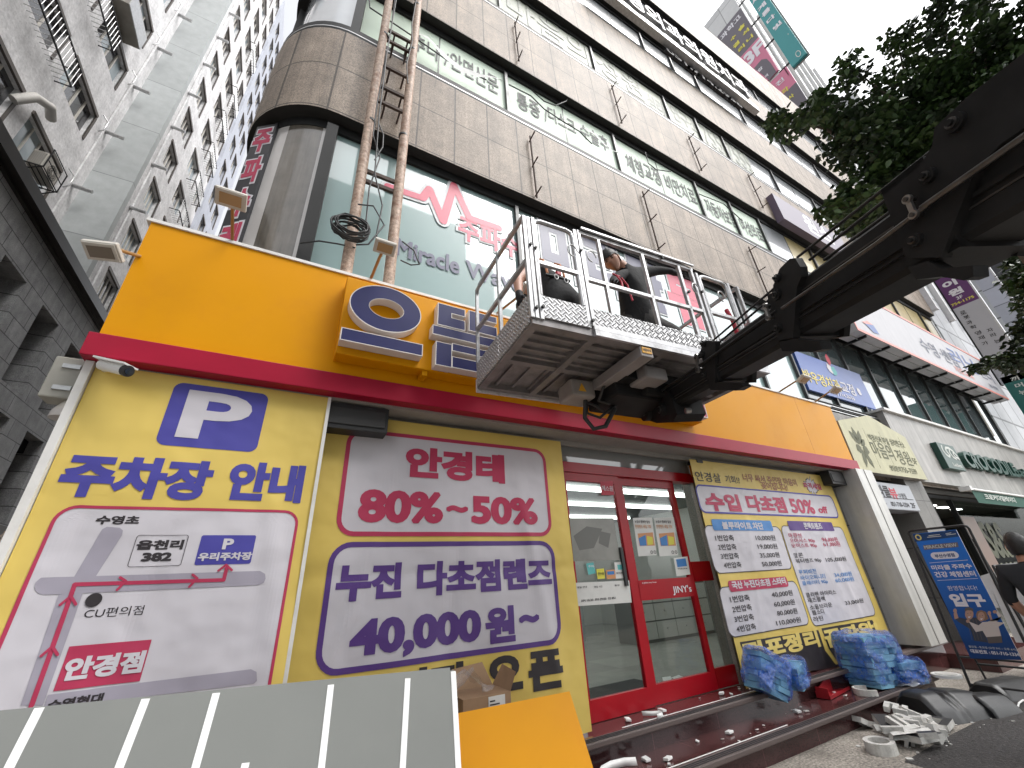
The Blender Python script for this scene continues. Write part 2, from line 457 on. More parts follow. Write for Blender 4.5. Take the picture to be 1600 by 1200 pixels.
PURP = mat("purple_ink", (0.085, 0.04, 0.20), rough=0.6)
WINK = mat("white_ink", (0.72, 0.70, 0.74), rough=0.6)
YINK = mat("yellow_ink", (0.75, 0.62, 0.20), rough=0.6)
DARKGL = mat("dark_window_glass", (0.02, 0.025, 0.03), rough=0.05, spec=0.8, coat=0.3)
GREYGL = mat("grey_window_glass", (0.10, 0.13, 0.135), rough=0.04, spec=0.8, coat=0.4)
CLEAR = glass_mat("clear_glass", refl=0.04)

# ================================================================ SETTING: ground
mat("granite_paving", (0.30, 0.27, 0.235), rough=0.9, speck=0.6, sscale=45, var=0.35, vscale=2.2, bump=0.7, bscale=60, bdist=0.012, dirt=(0.12, 0.105, 0.09), dirt_amt=0.7, dirt_scale=3)
PAVEM = MATS["granite_paving"]
mb = MB(); mb.bb((-150, -4.2, -0.6), (200, 200, 0.0), PAVEM); tag(mb.build("pavement"), kind='structure')
ASPH = mat("asphalt", (0.05, 0.05, 0.052), rough=0.9, speck=0.5, sscale=120, var=0.3, vscale=0.7, bump=0.5, bscale=150)
mb = MB(); mb.add([(-300, -300, -0.15), (300, -300, -0.15), (300, -4.2, -0.15), (-300, -4.2, -0.15)], [(0, 1, 2, 3)], ASPH); tag(mb.build("road"), kind='structure')
mb = MB(); mb.bb((-150, -4.38, -0.5), (200, -4.2, 0.003), mat("kerb_stone", (0.33, 0.32, 0.3), rough=0.8, speck=0.3, sscale=80)); tag(mb.build("kerb"), kind='structure')
DRAIN = mat("dark_paving", (0.035, 0.031, 0.03), rough=0.7, var=0.6, vscale=26, speck=0.5, sscale=180, bump=0.8, bscale=30, bdist=0.02)
mb = MB()
mb.add([(5.2, 2.49, 0.004), (5.0, 1.0, 0.004), (9.0, 1.0, 0.004), (8.6, 2.44, 0.004), (6.15, 2.5, 0.004)], [(0, 1, 2, 3, 4)], DRAIN); tag(mb.build("path_strip"), kind='structure')

# ================================================================ MAIN OFFICE BUILDING
CX, CY, RAD = -0.2, 4.8, 1.05
def plan(off, x1=23.6, yend=26.0, n=14):
    r = RAD-off
    pts = [(x1, 3.75+off)]
    pts += [(CX-r*math.sin(R_(90*i/n)), CY-r*math.cos(R_(90*i/n))) for i in range(n+1)]
    pts += [(CX-r, yend)]
    return pts
bld = thing("office_building", "brown granite office building with a rounded corner and ribbon windows, behind the orange fascia", "building", (11, 10, 0))
def band(z0, z1, name, m, mu, off=0.0, thick=0.24, part=bld):
    A, B = plan(off), plan(off+thick); k = len(A); mb = MB()
    v = [(x, y, z0) for x, y in A]+[(x, y, z1) for x, y in A]+[(x, y, z0) for x, y in B]+[(x, y, z1) for x, y in B]
    mb.add(v, [(i, k+i, k+i+1, i+1) for i in range(k-1)], m, False)
    mb.add(v, [(3*k+i, k+i, k+i+1, 3*k+i+1)[::-1] for i in range(k-1)], m)
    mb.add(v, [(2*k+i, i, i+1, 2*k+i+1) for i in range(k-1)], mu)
    mb.add(v, [(0, 2*k, 3*k, k)], m)
    return mb.build(name, part)
BANDS = [(7.2, 9.12), (11.07, 12.97), (14.95, 16.75), (18.75, 20.45), (22.4, 25.05)]
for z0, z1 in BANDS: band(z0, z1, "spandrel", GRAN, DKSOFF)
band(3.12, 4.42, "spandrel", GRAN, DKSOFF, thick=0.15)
for z0, z1 in BANDS[:-1]:                          # black sill frame above each spandrel, with vent slots
    band(z1+0.004, z1+0.22, "sill_frame", BLACKF, BLACKF, off=0.012, thick=0.15)
    band(z1+0.075, z1+0.095, "sill_groove", STEEL, STEEL, off=0.006, thick=0.02)
for z0, z1 in BANDS: band(z0-0.16, z0, "head_frame", BLACKF, BLACKF, off=0.15, thick=0.1)
# roof
mb = MB(); pts = plan(0.02)+[(23.6, 26)]
mb.add([(x, y, 24.7) for x, y in pts], [tuple(range(len(pts)))], GRAN1); mb.build("roof", bld)
# window ribbons: one window per bay, pane + mullion
def window_bay(x0, x1, z0, z1, m, off=0.19, major=True):
    mb = MB(); y = 3.75+off
    mb.bb((x0, y, z0), (x1, y+0.03, z1), m); o = mb.build("window", bld)
    mb = MB()
    if major: mb.bb((x1-0.045, y-0.06, z0), (x1+0.015, y+0.02, z1), DKFR)
    else: mb.bb((x1-0.012, y-0.008, z0), (x1+0.008, y+0.02, z1), DKFR)
    mb.build("mullion", o)
    return o
DKFR = mat("grey_bronze_frame", (0.06, 0.06, 0.06), rough=0.4, metal=0.3, var=0.2)
MX = [-0.29, 1.15, 2.54, 3.95, 5.38, 6.8, 8.2, 9.65, 11.0, 12.4, 13.8, 15.2, 16.6, 18.0, 19.4, 20.8, 22.2, 23.55]
WN = {}
for fl, (z0, z1) in enumerate(((4.35, 7.05), (9.29, 10.92), (13.14, 14.8), (16.92, 18.6), (20.62, 22.25))):
    for i in range(len(MX)-1):
        if fl == 0 and i in (0, 2, 4):                  # the wide first-floor panes take two bays each
            WN[0, i] = WN[0, i+1] = window_bay(MX[i], MX[i+2], z0, z1, FILM2); continue
        if fl == 0 and i < 6: continue
        xm = (MX[i]+MX[i+1])/2
        m = (FILM2, FILM3, FILM4, FILM5, FILM5)[fl]
        if fl == 0 and xm > 9.7: m = GREYGL
        if fl == 1 and xm > 12.4: m = FILMY
        if fl == 1 and 11 < xm < 12.4: m = FILM5
        if fl == 2 and xm > 12.9: m = FILM5
        WN[fl, i] = window_bay(MX[i], MX[i+1], z0, z1, m, major=(i % 2 == 1 or i == 6 or fl == 0))
# rounded corner panes (white, with a dark wood reflection coloured into one first-upper-floor pane)
DARKREFL = mat("dark_reflection_pane", (0.16, 0.14, 0.115), rough=0.12, coat=0.6, streak=0.55, var=0.2, vscale=4)
CORNW = mat("cream_corner_film", (0.60, 0.57, 0.55), rough=0.15, coat=0.5, var=0.06)
def arc_pane(z0, z1, a0, a1, m, name="corner_pane", off=0.16, n=10):
    r = RAD-off; mb = MB(); v = []
    for i in range(n+1):
        a = R_(a0+(a1-a0)*i/n); v += [(CX-r*math.sin(a), CY-r*math.cos(a), z0), (CX-r*math.sin(a), CY-r*math.cos(a), z1)]
    mb.add(v, [(2*i, 2*i+1, 2*i+3, 2*i+2) for i in range(n)], m, True); return mb.build(name, bld)
for z0, z1, c in ((4.35, 7.05, 0), (9.29, 10.92, 1), (13.14, 14.8, 1), (16.92, 18.6, 1), (20.62, 22.25, 1)):
    if c == 0:
        arc_pane(z0, z1, 5, 9, CORNW); arc_pane(z0, z1, 9, 36, DARKREFL); arc_pane(z0, z1, 36, 84, CORNW)
    else: arc_pane(z0, z1, 6, 84, FILM5)
    mb = MB(); r = RAD-0.13
    for a in (2, 86):
        mb.box((CX-r*math.sin(R_(a)), CY-r*math.cos(R_(a)), (z0+z1)/2), (0.13, 0.13, z1-z0), BLACKF, Matrix.Rotation(-R_(a), 3, 'Z'))
    mb.build("corner_mullion", bld)
    mb = MB(); mb.bb((CX-RAD+0.14, CY, z0), (CX-RAD+0.2, 25.5, z1), DARKGL if c == 0 else GREYGL); mb.build("alley_window", bld)
# writing on the window films
fw = front(3.932)
def wtext(fl, x, zoom, rows, m, bold=0.012):
    f = fw.z(*zoom)
    for s, xl, yl, xr, yr, h in rows:
        mb = MB(); T(mb, f, s, xl, yl, xr, yr, h, m, c=0.003, bold=bold)
        xw = f.pix((xl+xr)/2, (yl+yr)/2)[0]
        i = max(j for j in range(len(MX)-1) if MX[j] <= xw or j == 0)
        mb.build("lettering", WN[fl, i])
wtext(1, 0, (440, 0, 4), [("추나 /", 815, 262, 1045, 360, 105), ("안면", 1055, 375, 1200, 445, 105), ("신문", 1205, 455, 1355, 540, 110)], GREYTXT)
wtext(1, 0, (700, 0, 5.333), [("통증 /", 575, 835, 830, 960, 125), ("디스크", 835, 945, 1062, 1065, 115), ("수술후", 1100, 1085, 1335, 1205, 110)], GREYTXT)
wtext(1, 0, (800, 200, 4), [("체형", 712, 200, 820, 270, 92), ("교정", 828, 262, 922, 312, 90), ("비만치료", 960, 335, 1150, 440, 88), ("자동차보험", 1210, 480, 1395, 585, 80), ("여성의료기", 1425, 595, 1600, 700, 75)], GREYTXT)
wtext(2, 0, (700, 0, 5.333), [("마음의", 490, 20, 1172, 450, 175), ("정원", 1240, 520, 1610, 745, 150)], FAINT)
wtext(2, 0, (950, 100, 4), [("심리", 250, 228, 345, 278, 72), ("연구소", 400, 305, 555, 390, 72), ("755-7559", 598, 445, 885, 615, 85)], FAINT)
# heart-beat line, names and the big block letters on the first-floor glass
fg = front(3.93)
HB = mat("coral_vinyl", (0.62, 0.09, 0.15), rough=0.4); HBW = mat("white_vinyl", (0.62, 0.64, 0.66), rough=0.4); SLATE = mat("slate_vinyl", (0.10, 0.10, 0.17), rough=0.4)
def stroke(fr, pts, wd):
    """a polyline of constant width on a frame, as quads and round joints"""
    P = [Vector(p) for p in pts]; out_ = []
    for p, q in zip(P, P[1:]):
        d = (q-p).normalized(); n = Vector((-d.y, d.x))*wd/2
        out_.append([tuple(p-n), tuple(q-n), tuple(q+n), tuple(p+n)])
    for p in P: out_.append([(p.x+wd/2*math.cos(t*math.pi/6), p.y+wd/2*math.sin(t*math.pi/6)) for t in range(12)])
    return out_
def stack_flat(mb, fr, polys, m, c):
    for i, p in enumerate(polys): add_flat(mb, fr, [p], m, c+i*0.00025)
hp = ppoly(fg, [(607, 292), (660, 310), (671, 296), (692, 346), (709, 290), (733, 341), (779, 357)])
mb = MB(); stack_flat(mb, fg, stroke(fg, hp, 0.20), HBW, 0.002); stack_flat(mb, fg, stroke(fg, hp, 0.115), HB, 0.007); mb.build("heartbeat_graphic", WN[0, 1])
def outlined(fr, s, args, m, mo, parent, bold=0.03, grow=0.035):
    mb = MB(); T(mb, fr, s, *args, mo, c=0.002, bold=bold+0.035, grow=grow); T(mb, fr, s, *args, m, c=0.006, bold=bold); mb.build("lettering", parent)
outlined(fg, "주파수", (716, 354, 812, 388, 37), HB, HBW, WN[0, 2])
mb = MB(); T(mb, fg, "Miracle", 619, 386, 718, 415, 27, SLATE, bold=0.03, c=0.003); T(mb, fg, "Wave", 727, 419, 815, 446, 25, SLATE, bold=0.03, c=0.003); mb.build("lettering", WN[0, 1])
outlined(fg, "미라클", (846, 386, 1034, 448, 82), SLATE, HBW, WN[0, 3], bold=0.05)
outlined(fg, "뷰", (1042, 455, 1102, 480, 78), HB, HBW, WN[0, 5], bold=0.05)
# torn white banner cloth and loose wires over the second-floor windows
cloth = mat("torn_cloth", (0.66, 0.66, 0.64), rough=0.8, var=0.15, bump=0.5, bscale=12)
def strip_cloth(name, pts, wd, label, fr):
    mb = MB(); n = len(pts)
    P = [fr.P(*fr.pix(*p), 0.09+0.03*math.sin(i*1.7)) for i, p in enumerate(pts)]
    v = []
    for i, p in enumerate(P):
        k = wd*(1-abs(2*i/(n-1)-0.9))*0.8+0.02
        v += [p+Vector((0, 0, k)), p-Vector((0, 0.03, k))]
    mb.add(v, [(2*i, 2*i+1, 2*i+3, 2*i+2) for i in range(n-1)], cloth, True)
    tag(mb.build(name), label, "cloth")
fz = front(3.8)
strip_cloth("torn_cloth", [(645, 60), (665, 72), (690, 95), (718, 115), (745, 128), (765, 131), (782, 133)], 0.14, "torn white cloth strip drooping across the green windows beside the rusty pipes", fz)
strip_cloth("torn_cloth", [(905, 206), (920, 216), (935, 226), (948, 238), (960, 246)], 0.10, "small torn white cloth hanging over the window lettering above the work platform", fz)
mb = MB()
for pts in ([(830, 140), (850, 158), (868, 165), (885, 158), (890, 146)], [(795, 132), (830, 150), (850, 170), (880, 190), (905, 205), (925, 225)], [(1008, 238), (1013, 255), (1025, 265), (1048, 268)], [(577, 0), (578, 12), (620, 40), (650, 60), (700, 95), (760, 125)], [(1092, 303), (1130, 318), (1160, 345)]):
    mb.tube([fz.P(*fz.pix(*p)) for p in pts], 0.012, BLK, 5)
tag(mb.build("loose_cable"), "black cables sagging in front of the pale green lettered windows", "cable", kind=None)
# vertical bracket rods with hooks on the spandrels
def rod(x, z0, z1, label):
    mb = MB(); mb.cyl((x, 3.70, z0), (x, 3.70, z1), 0.016, mat("rusty_rod", (0.07, 0.045, 0.035), rough=0.8), 6)
    for k in (0.04, 0.5, 0.93):
        z = z0+(z1-z0)*k; mb.cyl((x, 3.74, z), (x-0.02, 3.52, z-0.02), 0.013, MATS["rusty_rod"], 5)
    tag(mb.build("sign_bracket"), label, "bracket", "rusty bracket rods on the granite")
for x, z0, z1, l in ((2.81, 7.2, 8.78, "rusty hooked rod on lower granite band left of the work platform gate"), (5.6, 7.2, 8.88, "rusty hooked rod on lower granite band above the work platform middle"), (9.25, 7.3, 8.88, "rusty hooked rod on lower granite band beside the boom"),
                     (2.75, 11.2, 12.75, "rusty hooked rod on second granite band nearest the rusty pipes"), (5.55, 11.2, 12.75, "rusty hooked rod on second granite band above the lettering about discs"), (8.4, 11.25, 12.72, "rusty hooked rod on second granite band above the weight-loss lettering"), (11.15, 11.24, 12.75, "rusty hooked rod on second granite band left of the purple sign")):
    rod(x, z0, z1, l)

# ---- shop level of the building: walls, soffit, pillars
SHOPW = mat("shop_wall", (0.42, 0.41, 0.4), rough=0.6, var=0.1)
mb = MB(); mb.bb((-1.2, 3.86, 0.0), (2.72, 4.05, 3.12), GRAN1); mb.build("wall", bld)
mb = MB(); mb.bb((5.12, 3.86, 0.0), (9.45, 4.05, 3.12), GRAN1); mb.build("wall", bld)
mb = MB(); mb.bb((-1.2, 3.95, 0.0), (-1.0, 20, 4.4), GRAN1); mb.build("wall", bld)
SOFF = mat("grey_soffit", (0.30, 0.285, 0.265), rough=0.7, speck=0.3, sscale=200, var=0.15)
mb = MB(); mb.bb((-1.2, 3.48, 3.085), (9.1, 3.9, 3.115), SOFF); mb.bb((-1.2, 3.74, 3.03), (9.1, 3.78, 3.085), SOFF); mb.build("soffit", bld)
mb = MB(); mb.bb((8.05, 3.73, 0.3), (8.8, 3.86, 3.08), GRAN1); mb.bb((8.05, 3.722, 2.18), (8.8, 3.73, 2.195), INK); mb.bb((8.05, 3.722, 1.2), (8.8, 3.73, 1.215), INK); mb.build("granite_pillar", bld)
# white metal column at the right end of the shop front
mb = MB(); mb.bb((8.82, 3.3, 0.42), (9.42, 3.95, 3.1), mat("column_metal", (0.58, 0.575, 0.55), rough=0.35, metal=0.2, var=0.1, streak=0.2)); mb.bb((9.1, 3.294, 0.42), (9.12, 3.3, 3.1), SOFF)
tag(mb.build("metal_column", loc=(9.1, 3.6, 0), bevel=0.01), "pale metal clad column between the price banner and the dark stair entrance", "column")

# ---- entrance steps
REDG = brick_mat("red_granite_tiles", (0.085, 0.032, 0.032), 1.6, 0.6, 0.6, 'XY', 0.004, 0.0, rough=0.12, speck=0.55, sscale=160, var=0.2, bump=0.05, vary=0.1)
REDGV = brick_mat("red_granite_riser", (0.06, 0.025, 0.026), 2.2, 0.9, 0.9, 'XZ', 0.004, 0.0, rough=0.15, speck=0.5, sscale=160, var=0.2, bump=0.05, off0=(0.3, 0.3))
NOSE = mat("nosing_granite", (0.10, 0.075, 0.07), rough=0.5, speck=0.5, sscale=200)
st = thing("entrance_steps", "two polished dark red granite steps with white edge lines below the shop door", "steps", (4, 3.3, 0))
mb = MB(); mb.bb((-1.2, 3.56, 0.0), (9.9, 3.87, 0.384), REDG); mb.bb((-1.2, 3.548, 0.19), (9.9, 3.56, 0.345), REDGV); mb.build("landing", st)
mb = MB(); mb.bb((-1.2, 3.14, 0.0), (8.0, 3.56, 0.194), REDG); mb.bb((-1.2, 3.128, 0.0), (8.0, 3.14, 0.155), REDGV); mb.build("tread", st)
mb = MB(); mb.bb((-1.2, 3.46, 0.345), (9.9, 3.57, 0.388), NOSE, bev=0.008); mb.bb((-1.2, 3.06, 0.155), (8.0, 3.17, 0.198), NOSE, bev=0.008)
for y, z in ((3.46, 0.389), (3.06, 0.199)):
    for i in range(3): mb.bb((-1.2, y+0.02+i*0.025, z), (8.0, y+0.028+i*0.025, z+0.004), INK)
mb.build("nosing", st)
mb = MB(); mb.bb((3.0, 3.585, 0.388), (5.05, 3.597, 0.391), WHITEP); mb.bb((2.4, 3.185, 0.197), (4.75, 3.197, 0.2), WHITEP); mb.build("edge_line", st)

# ================================================================ SHOP INTERIOR AND DOORS
IN_W = mat("interior_white", (0.62, 0.62, 0.6), rough=0.5)
FLOORM = brick_mat("polished_floor", (0.42, 0.42, 0.39), 0.8, 0.8, 0.8, 'XY', 0.004, 0.0, rough=0.08, speck=0.05, var=0.1, bump=0.0)
room = thing("shop_interior", "bright optician shop room with ceiling strip lights seen through the red doors", "room", (4, 7, 0.384))
mb = MB(); mb.bb((-0.9, 3.9, 0.2), (9.0, 11, 0.383), FLOORM); mb.build("interior_floor", room)
mb = MB(); mb.bb((-0.9, 4.06, 3.05), (9.0, 11, 3.1), mat("interior_ceiling", (0.10, 0.115, 0.12), rough=0.6)); mb.build("interior_ceiling", room)
mb = MB(); mb.bb((-0.9, 10.9, 0.38), (9.0, 11, 3.05), IN_W); mb.bb((8.9, 4.06, 0.38), (9.0, 11, 3.05), IN_W); mb.bb((-0.9, 4.06, 0.38), (-0.8, 11, 3.05), IN_W); mb.build("interior_wall", room)
TUBE = mat("strip_light", (1, 0.99, 0.95), emit=3.0)
for y in (4.7, 5.7, 7.0, 8.6):
    mb = MB(); mb.bb((1.6, y-0.05, 2.98), (8.4, y+0.05, 3.045), TUBE); mb.build("strip_light", room)
DRW = mat("drawer_white", (0.55, 0.55, 0.52), rough=0.4); DRG = mat("drawer_gap", (0.16, 0.16, 0.155), rough=0.6)
mb = MB(); mb.bb((6.5, 7.0, 0.384), (8.8, 7.5, 1.42), DRG); mb.bb((6.48, 6.97, 1.42), (8.82, 7.5, 1.46), DRW)
for i in range(3):
    for j in range(4): mb.bb((6.52+j*0.57, 6.98, 0.44+i*0.32), (7.07+j*0.57, 7.0, 0.735+i*0.32), DRW); mb.cyl((6.8+j*0.57, 6.98, 0.6+i*0.32), (6.8+j*0.57, 6.965, 0.6+i*0.32), 0.015, STEEL, 8)
tag(mb.build("drawer_cabinet", loc=(7.6, 7.2, 0.384)), "white drawer cabinet standing inside the shop behind the right door", "cabinet")
mb = MB(); mb.bb((4.6, 8.2, 0.384), (6.2, 8.8, 1.4), mat("display_case", (0.40, 0.42, 0.42), rough=0.3)); mb.bb((4.55, 8.15, 1.4), (6.25, 8.85, 1.46), STEEL)
tag(mb.build("display_counter", loc=(5.4, 8.5, 0.384)), "grey display counter deep inside the shop behind the left door", "counter")
mb = MB()
for z in (0.75, 1.05, 1.35): mb.bb((2.35, 4.5, z-0.12), (2.95, 5.2, z), mat("wooden_box", (0.28, 0.2, 0.12), rough=0.6))
for x in (2.4, 2.9): mb.bb((x-0.02, 4.46, 0.384), (x+0.02, 4.5, 1.5), BLK)
tag(mb.build("shelf_rack", loc=(2.6, 4.8, 0.384)), "wooden shelf rack just inside the left door leaf", "shelf")
mb = MB(); mb.bb((2.9, 4.1, 0.384), (4.4, 4.9, 0.4), mat("dark_mat", (0.03, 0.032, 0.032), rough=0.9, bump=0.5, bscale=200)); tag(mb.build("door_mat"), "dark grooved door mat on the shop floor behind the doors", "mat")
mb = MB()
for i in range(26):
    x, y = 4.0+random.random()*0.7, 4.0+random.random()*0.35; s = 0.05+random.random()*0.06
    mb.box((x, y, 0.40+random.random()*0.08), (s*2.2, s, 0.012), WHITEP, Matrix.Rotation(random.random()*3, 3, 'Z') @ Matrix.Rotation(random.uniform(-.6, .6), 3, 'X'))
tag(mb.build("scrap_heap"), "white plastic scraps heaped behind the right glass door", "scraps", kind='stuff')

door = thing("shop_doors", "red framed double glass sliding doors with posters at the shop entrance", "door", (3.9, 3.85, 0.384))
D0, D1, D2, D3 = 2.80, 3.69, 4.72, 5.1
mb = MB(); mb.bb((D0-0.1, 3.83, 2.74), (D3, 3.98, 2.86), REDD); mb.bb((D0-0.1, 3.84, 0.384), (D0, 3.98, 2.74), STEEL); mb.build("door_frame", door)
mb = MB(); mb.bb((D0-0.1, 3.86, 2.86), (D3, 3.875, 3.1), mat("transom_glass", (0.25, 0.26, 0.26), rough=0.05, coat=0.8)); mb.build("transom", door)
def leaf(x0, x1, y, name):
    o = bpy.data.objects.new(name, None); C.objects.link(o); o.parent = door; o.matrix_parent_inverse = parent_inv(door); o.location = (x0, y, 0.384)
    mb = MB()
    mb.bb((x0, y, 0.39), (x0+0.075, y+0.05, 2.74), REDD); mb.bb((x1-0.075, y, 0.39), (x1, y+0.05, 2.74), REDD)
    mb.bb((x0+0.075, y, 0.39), (x1-0.075, y+0.05, 0.56), REDD); mb.bb((x0+0.075, y, 2.64), (x1-0.075, y+0.05, 2.74), REDD)
    mb.build("leaf_frame", o)
    mb = MB(); mb.bb((x0+0.075, y+0.02, 0.56), (x1-0.075, y+0.03, 2.64), CLEAR); mb.build("pane", o)
    return o
lf = leaf(D0, D1, 3.85, "left_leaf"); lf.name = "door_leaf"
rt = leaf(D1+0.01, D2, 3.88, "door_leaf")
mb = MB(); mb.bb((D2+0.02, 3.9, 0.58), (D3, 3.91, 2.74), CLEAR); mb.build("side_pane", door)
mb = MB(); mb.bb((D2+0.02, 3.89, 0.39), (D3, 3.93, 0.58), REDD); mb.bb((D2+0.02, 3.885, 1.49), (D3, 3.897, 1.72), REDD); mb.build("side_rail", door)
fd = front(3.848).z(860, 680, 2.6667)
def sticker(name, poly, m, extra=(), parent=lf, fr=fd, c=0.004):
    mb = MB(); add_flat(mb, fr, [ppoly(fr, poly)], m, c)
    for i, (kind, args, mm) in enumerate(extra):
        if kind == 't': T(mb, fr, *args, mm, c=c+0.004, bold=0.015)
        else: add_flat(mb, fr, [ppoly(fr, args)], mm, c+0.0012+0.0004*i)
    return mb.build(name, parent)
PAPER = mat("printed_paper", (0.62, 0.62, 0.60), rough=0.5, var=0.1)
BLUEP = mat("blue_print", (0.03, 0.17, 0.45), rough=0.5); YELP = mat("yellow_print", (0.6, 0.55, 0.05), rough=0.5); REDP = mat("red_print", (0.5, 0.02, 0.05), rough=0.5); ORGP = mat("orange_print", (0.55, 0.25, 0.1), rough=0.5); GRNP = mat("green_print", (0.1, 0.42, 0.42), rough=0.5)
SHEET = mat("grey_vinyl_sheet", (0.22, 0.22, 0.20), rough=0.3, var=0.2)
sticker("poster", [(78, 345), (262, 345), (290, 520), (96, 525)], SHEET, [('p', [(95, 420), (150, 380), (215, 390), (180, 470), (120, 480)], mat("grey_print", (0.12, 0.12, 0.11), rough=0.4)), ('p', [(205, 400), (250, 410), (240, 470), (200, 450)], MATS["grey_print"])])
sticker("security_sticker", [(206, 195), (258, 190), (266, 250), (212, 250)], REDP, [('t', ("에스원", 213, 222, 258, 222, 22), WINK)])
sticker("notice", [(105, 615), (327, 605), (338, 697), (115, 712)], PAPER, [('t', ("AM 10:30  PM 09:00  02 851", 125, 688, 270, 680, 10), INK), ('t', ("평일 안내", 110, 634, 150, 632, 8), INK), ('t', ("영업 시간", 180, 632, 215, 630, 8), INK), ('t', ("휴무", 265, 626, 287, 625, 8), INK)])
sticker("sticker", [(148, 535), (178, 530), (188, 575), (158, 582)], GRNP, [('t', ("주차", 155, 548, 180, 545, 10), WINK)])
sticker("sticker", [(190, 558), (222, 555), (227, 597), (196, 600)], YELP, [('t', ("안내", 196, 578, 220, 576, 12), INK)])
sticker("sticker", [(230, 562), (268, 560), (272, 597), (234, 600)], ORGP, [('p', [(235, 568), (264, 566), (266, 580), (237, 582)], BLUEP)])
sticker("sticker", [(265, 530), (308, 528), (316, 595), (272, 598)], PAPER, [('t', ("와이파이", 272, 575, 308, 573, 9), INK), ('p', [(277, 540), (300, 539), (303, 560), (280, 561)], GRNP)])
fdr = front(3.878).z(860, 680, 2.6667)
for k in range(2):
    o = 88*k
    sticker("poster", [(342+o, 345), (422+o, 342), (442+o, 500), (366+o, 505)], PAPER, [('t', ("눈검사 행복한 일상", 350+o, 362, 412+o, 360, 12), INK), ('t', ("안경렌즈 세일 기획", 352+o, 382, 416+o, 380, 16), ORGP), ('p', [(362+o, 410), (425+o, 405), (434+o, 460), (370+o, 462)], ORGP), ('p', [(366+o, 430), (395+o, 415), (400+o, 460), (372+o, 461)], BLUEP), ('p', [(400+o, 420), (424+o, 425), (426+o, 455), (404+o, 458)], YELP), ('t', ("O O", 415+o, 488, 438+o, 487, 14), INK)], parent=rt, fr=fdr)
sticker("door_band", [(365, 605), (590, 590), (605, 670), (378, 690)], REDD, [('t', ("JINY's", 508, 647, 586, 643, 38), WINK), ('t', ("A JINYS We Trust", 380, 617, 440, 613, 7), WINK)], parent=rt, fr=fdr, c=0.003)
sticker("sticker", [(513, 512), (570, 505), (582, 580), (525, 588)], PAPER, [('p', [(522, 518), (562, 513), (568, 545), (528, 550)], BLUEP), ('t', ("Welcome", 528, 558, 568, 553, 7), INK)], parent=rt, fr=fdr)
mb = MB(); mb.bb((D1-0.17, 3.82, 1.5), (D1-0.13, 3.85, 1.9), BLK); mb.build("handle", lf)
mb = MB(); mb.bb((5.06, 3.66, 2.82), (5.16, 3.82, 2.98), mat("amber_lens", (0.65, 0.2, 0.02), rough=0.2)); mb.bb((5.045, 3.65, 2.98), (5.175, 3.83, 3.03), BLK)
tag(mb.build("warning_light", loc=(5.1, 3.75, 2.9), bevel=0.008), "small amber warning light at the corner above the door and price banner", "lamp")
for x0, x1, l in ((0.12, 0.72, "black shutter motor box under the red trim above the eyeglass banner"), (8.3, 8.78, "black shutter motor box under the red trim beside the white column")):
    mb = MB(); mb.bb((x0, 3.5, 2.84), (x1, 3.72, 3.07), BLK); mb.bb((x0+0.03, 3.49, 2.88), (x1-0.03, 3.5, 3.03), mat("dull_black", (0.03, 0.03, 0.03), rough=0.6))
    tag(mb.build("shutter_box", loc=((x0+x1)/2, 3.6, 2.95), bevel=0.01), l, "box")

# ================================================================ ORANGE FASCIA SIGN
fas = thing("fascia_sign", "long orange shop fascia with crimson lower trim and navy block letters", "shop sign", (4, 3.5, 3.1))
mb = MB(); mb.bb((-1.3, 3.4, 3.28), (9.13, 3.86, 4.36), ORANGE)
mb.build("orange_panel", fas)
mb = MB()
for x in (1.75, 4.8, 7.85): mb.bb((x, 3.3985, 3.28), (x+0.005, 3.4, 4.36), mat("panel_joint", (0.55, 0.2, 0.01), rough=0.5))
mb.build("panel_joint", fas)
mb = MB(); mb.bb((-1.34, 3.36, 3.105), (9.17, 3.87, 3.28), REDT); mb.build("crimson_trim", fas, bevel=0.006)
mb = MB(); mb.bb((-1.33, 3.385, 4.36), (9.15, 3.87, 4.39), WHITE); mb.build("white_capping", fas)
f0 = front(3.40)
fz6 = front(3.22).z(480, 380, 4)
bx0, bz0 = front(3.24).pix(524, 551); bx1 = front(3.24).pix(1097, 655)[0]; bz1 = front(3.24).pix(537, 452)[1]
mb = MB(); mb.bb((bx0, 3.24, bz0), (bx1, 3.399, 4.22), ORANGE); mb.build("letter_backing", fas, bevel=0.008)
mb = MB(); mb.bb((bx0+0.75, 3.26, bz0-0.05), (bx0+0.8, 3.38, bz0), ORANGE); mb.build("backing_bracket", fas)
LSIDE = mat("letter_return", (0.66, 0.62, 0.60), rough=0.4, var=0.05); LFACE = mat("navy_acrylic", (0.016, 0.018, 0.095), rough=0.4, spec=0.3, var=0.1, bump=0.05, bscale=6)
fl = front(3.13)
TH = 0.105
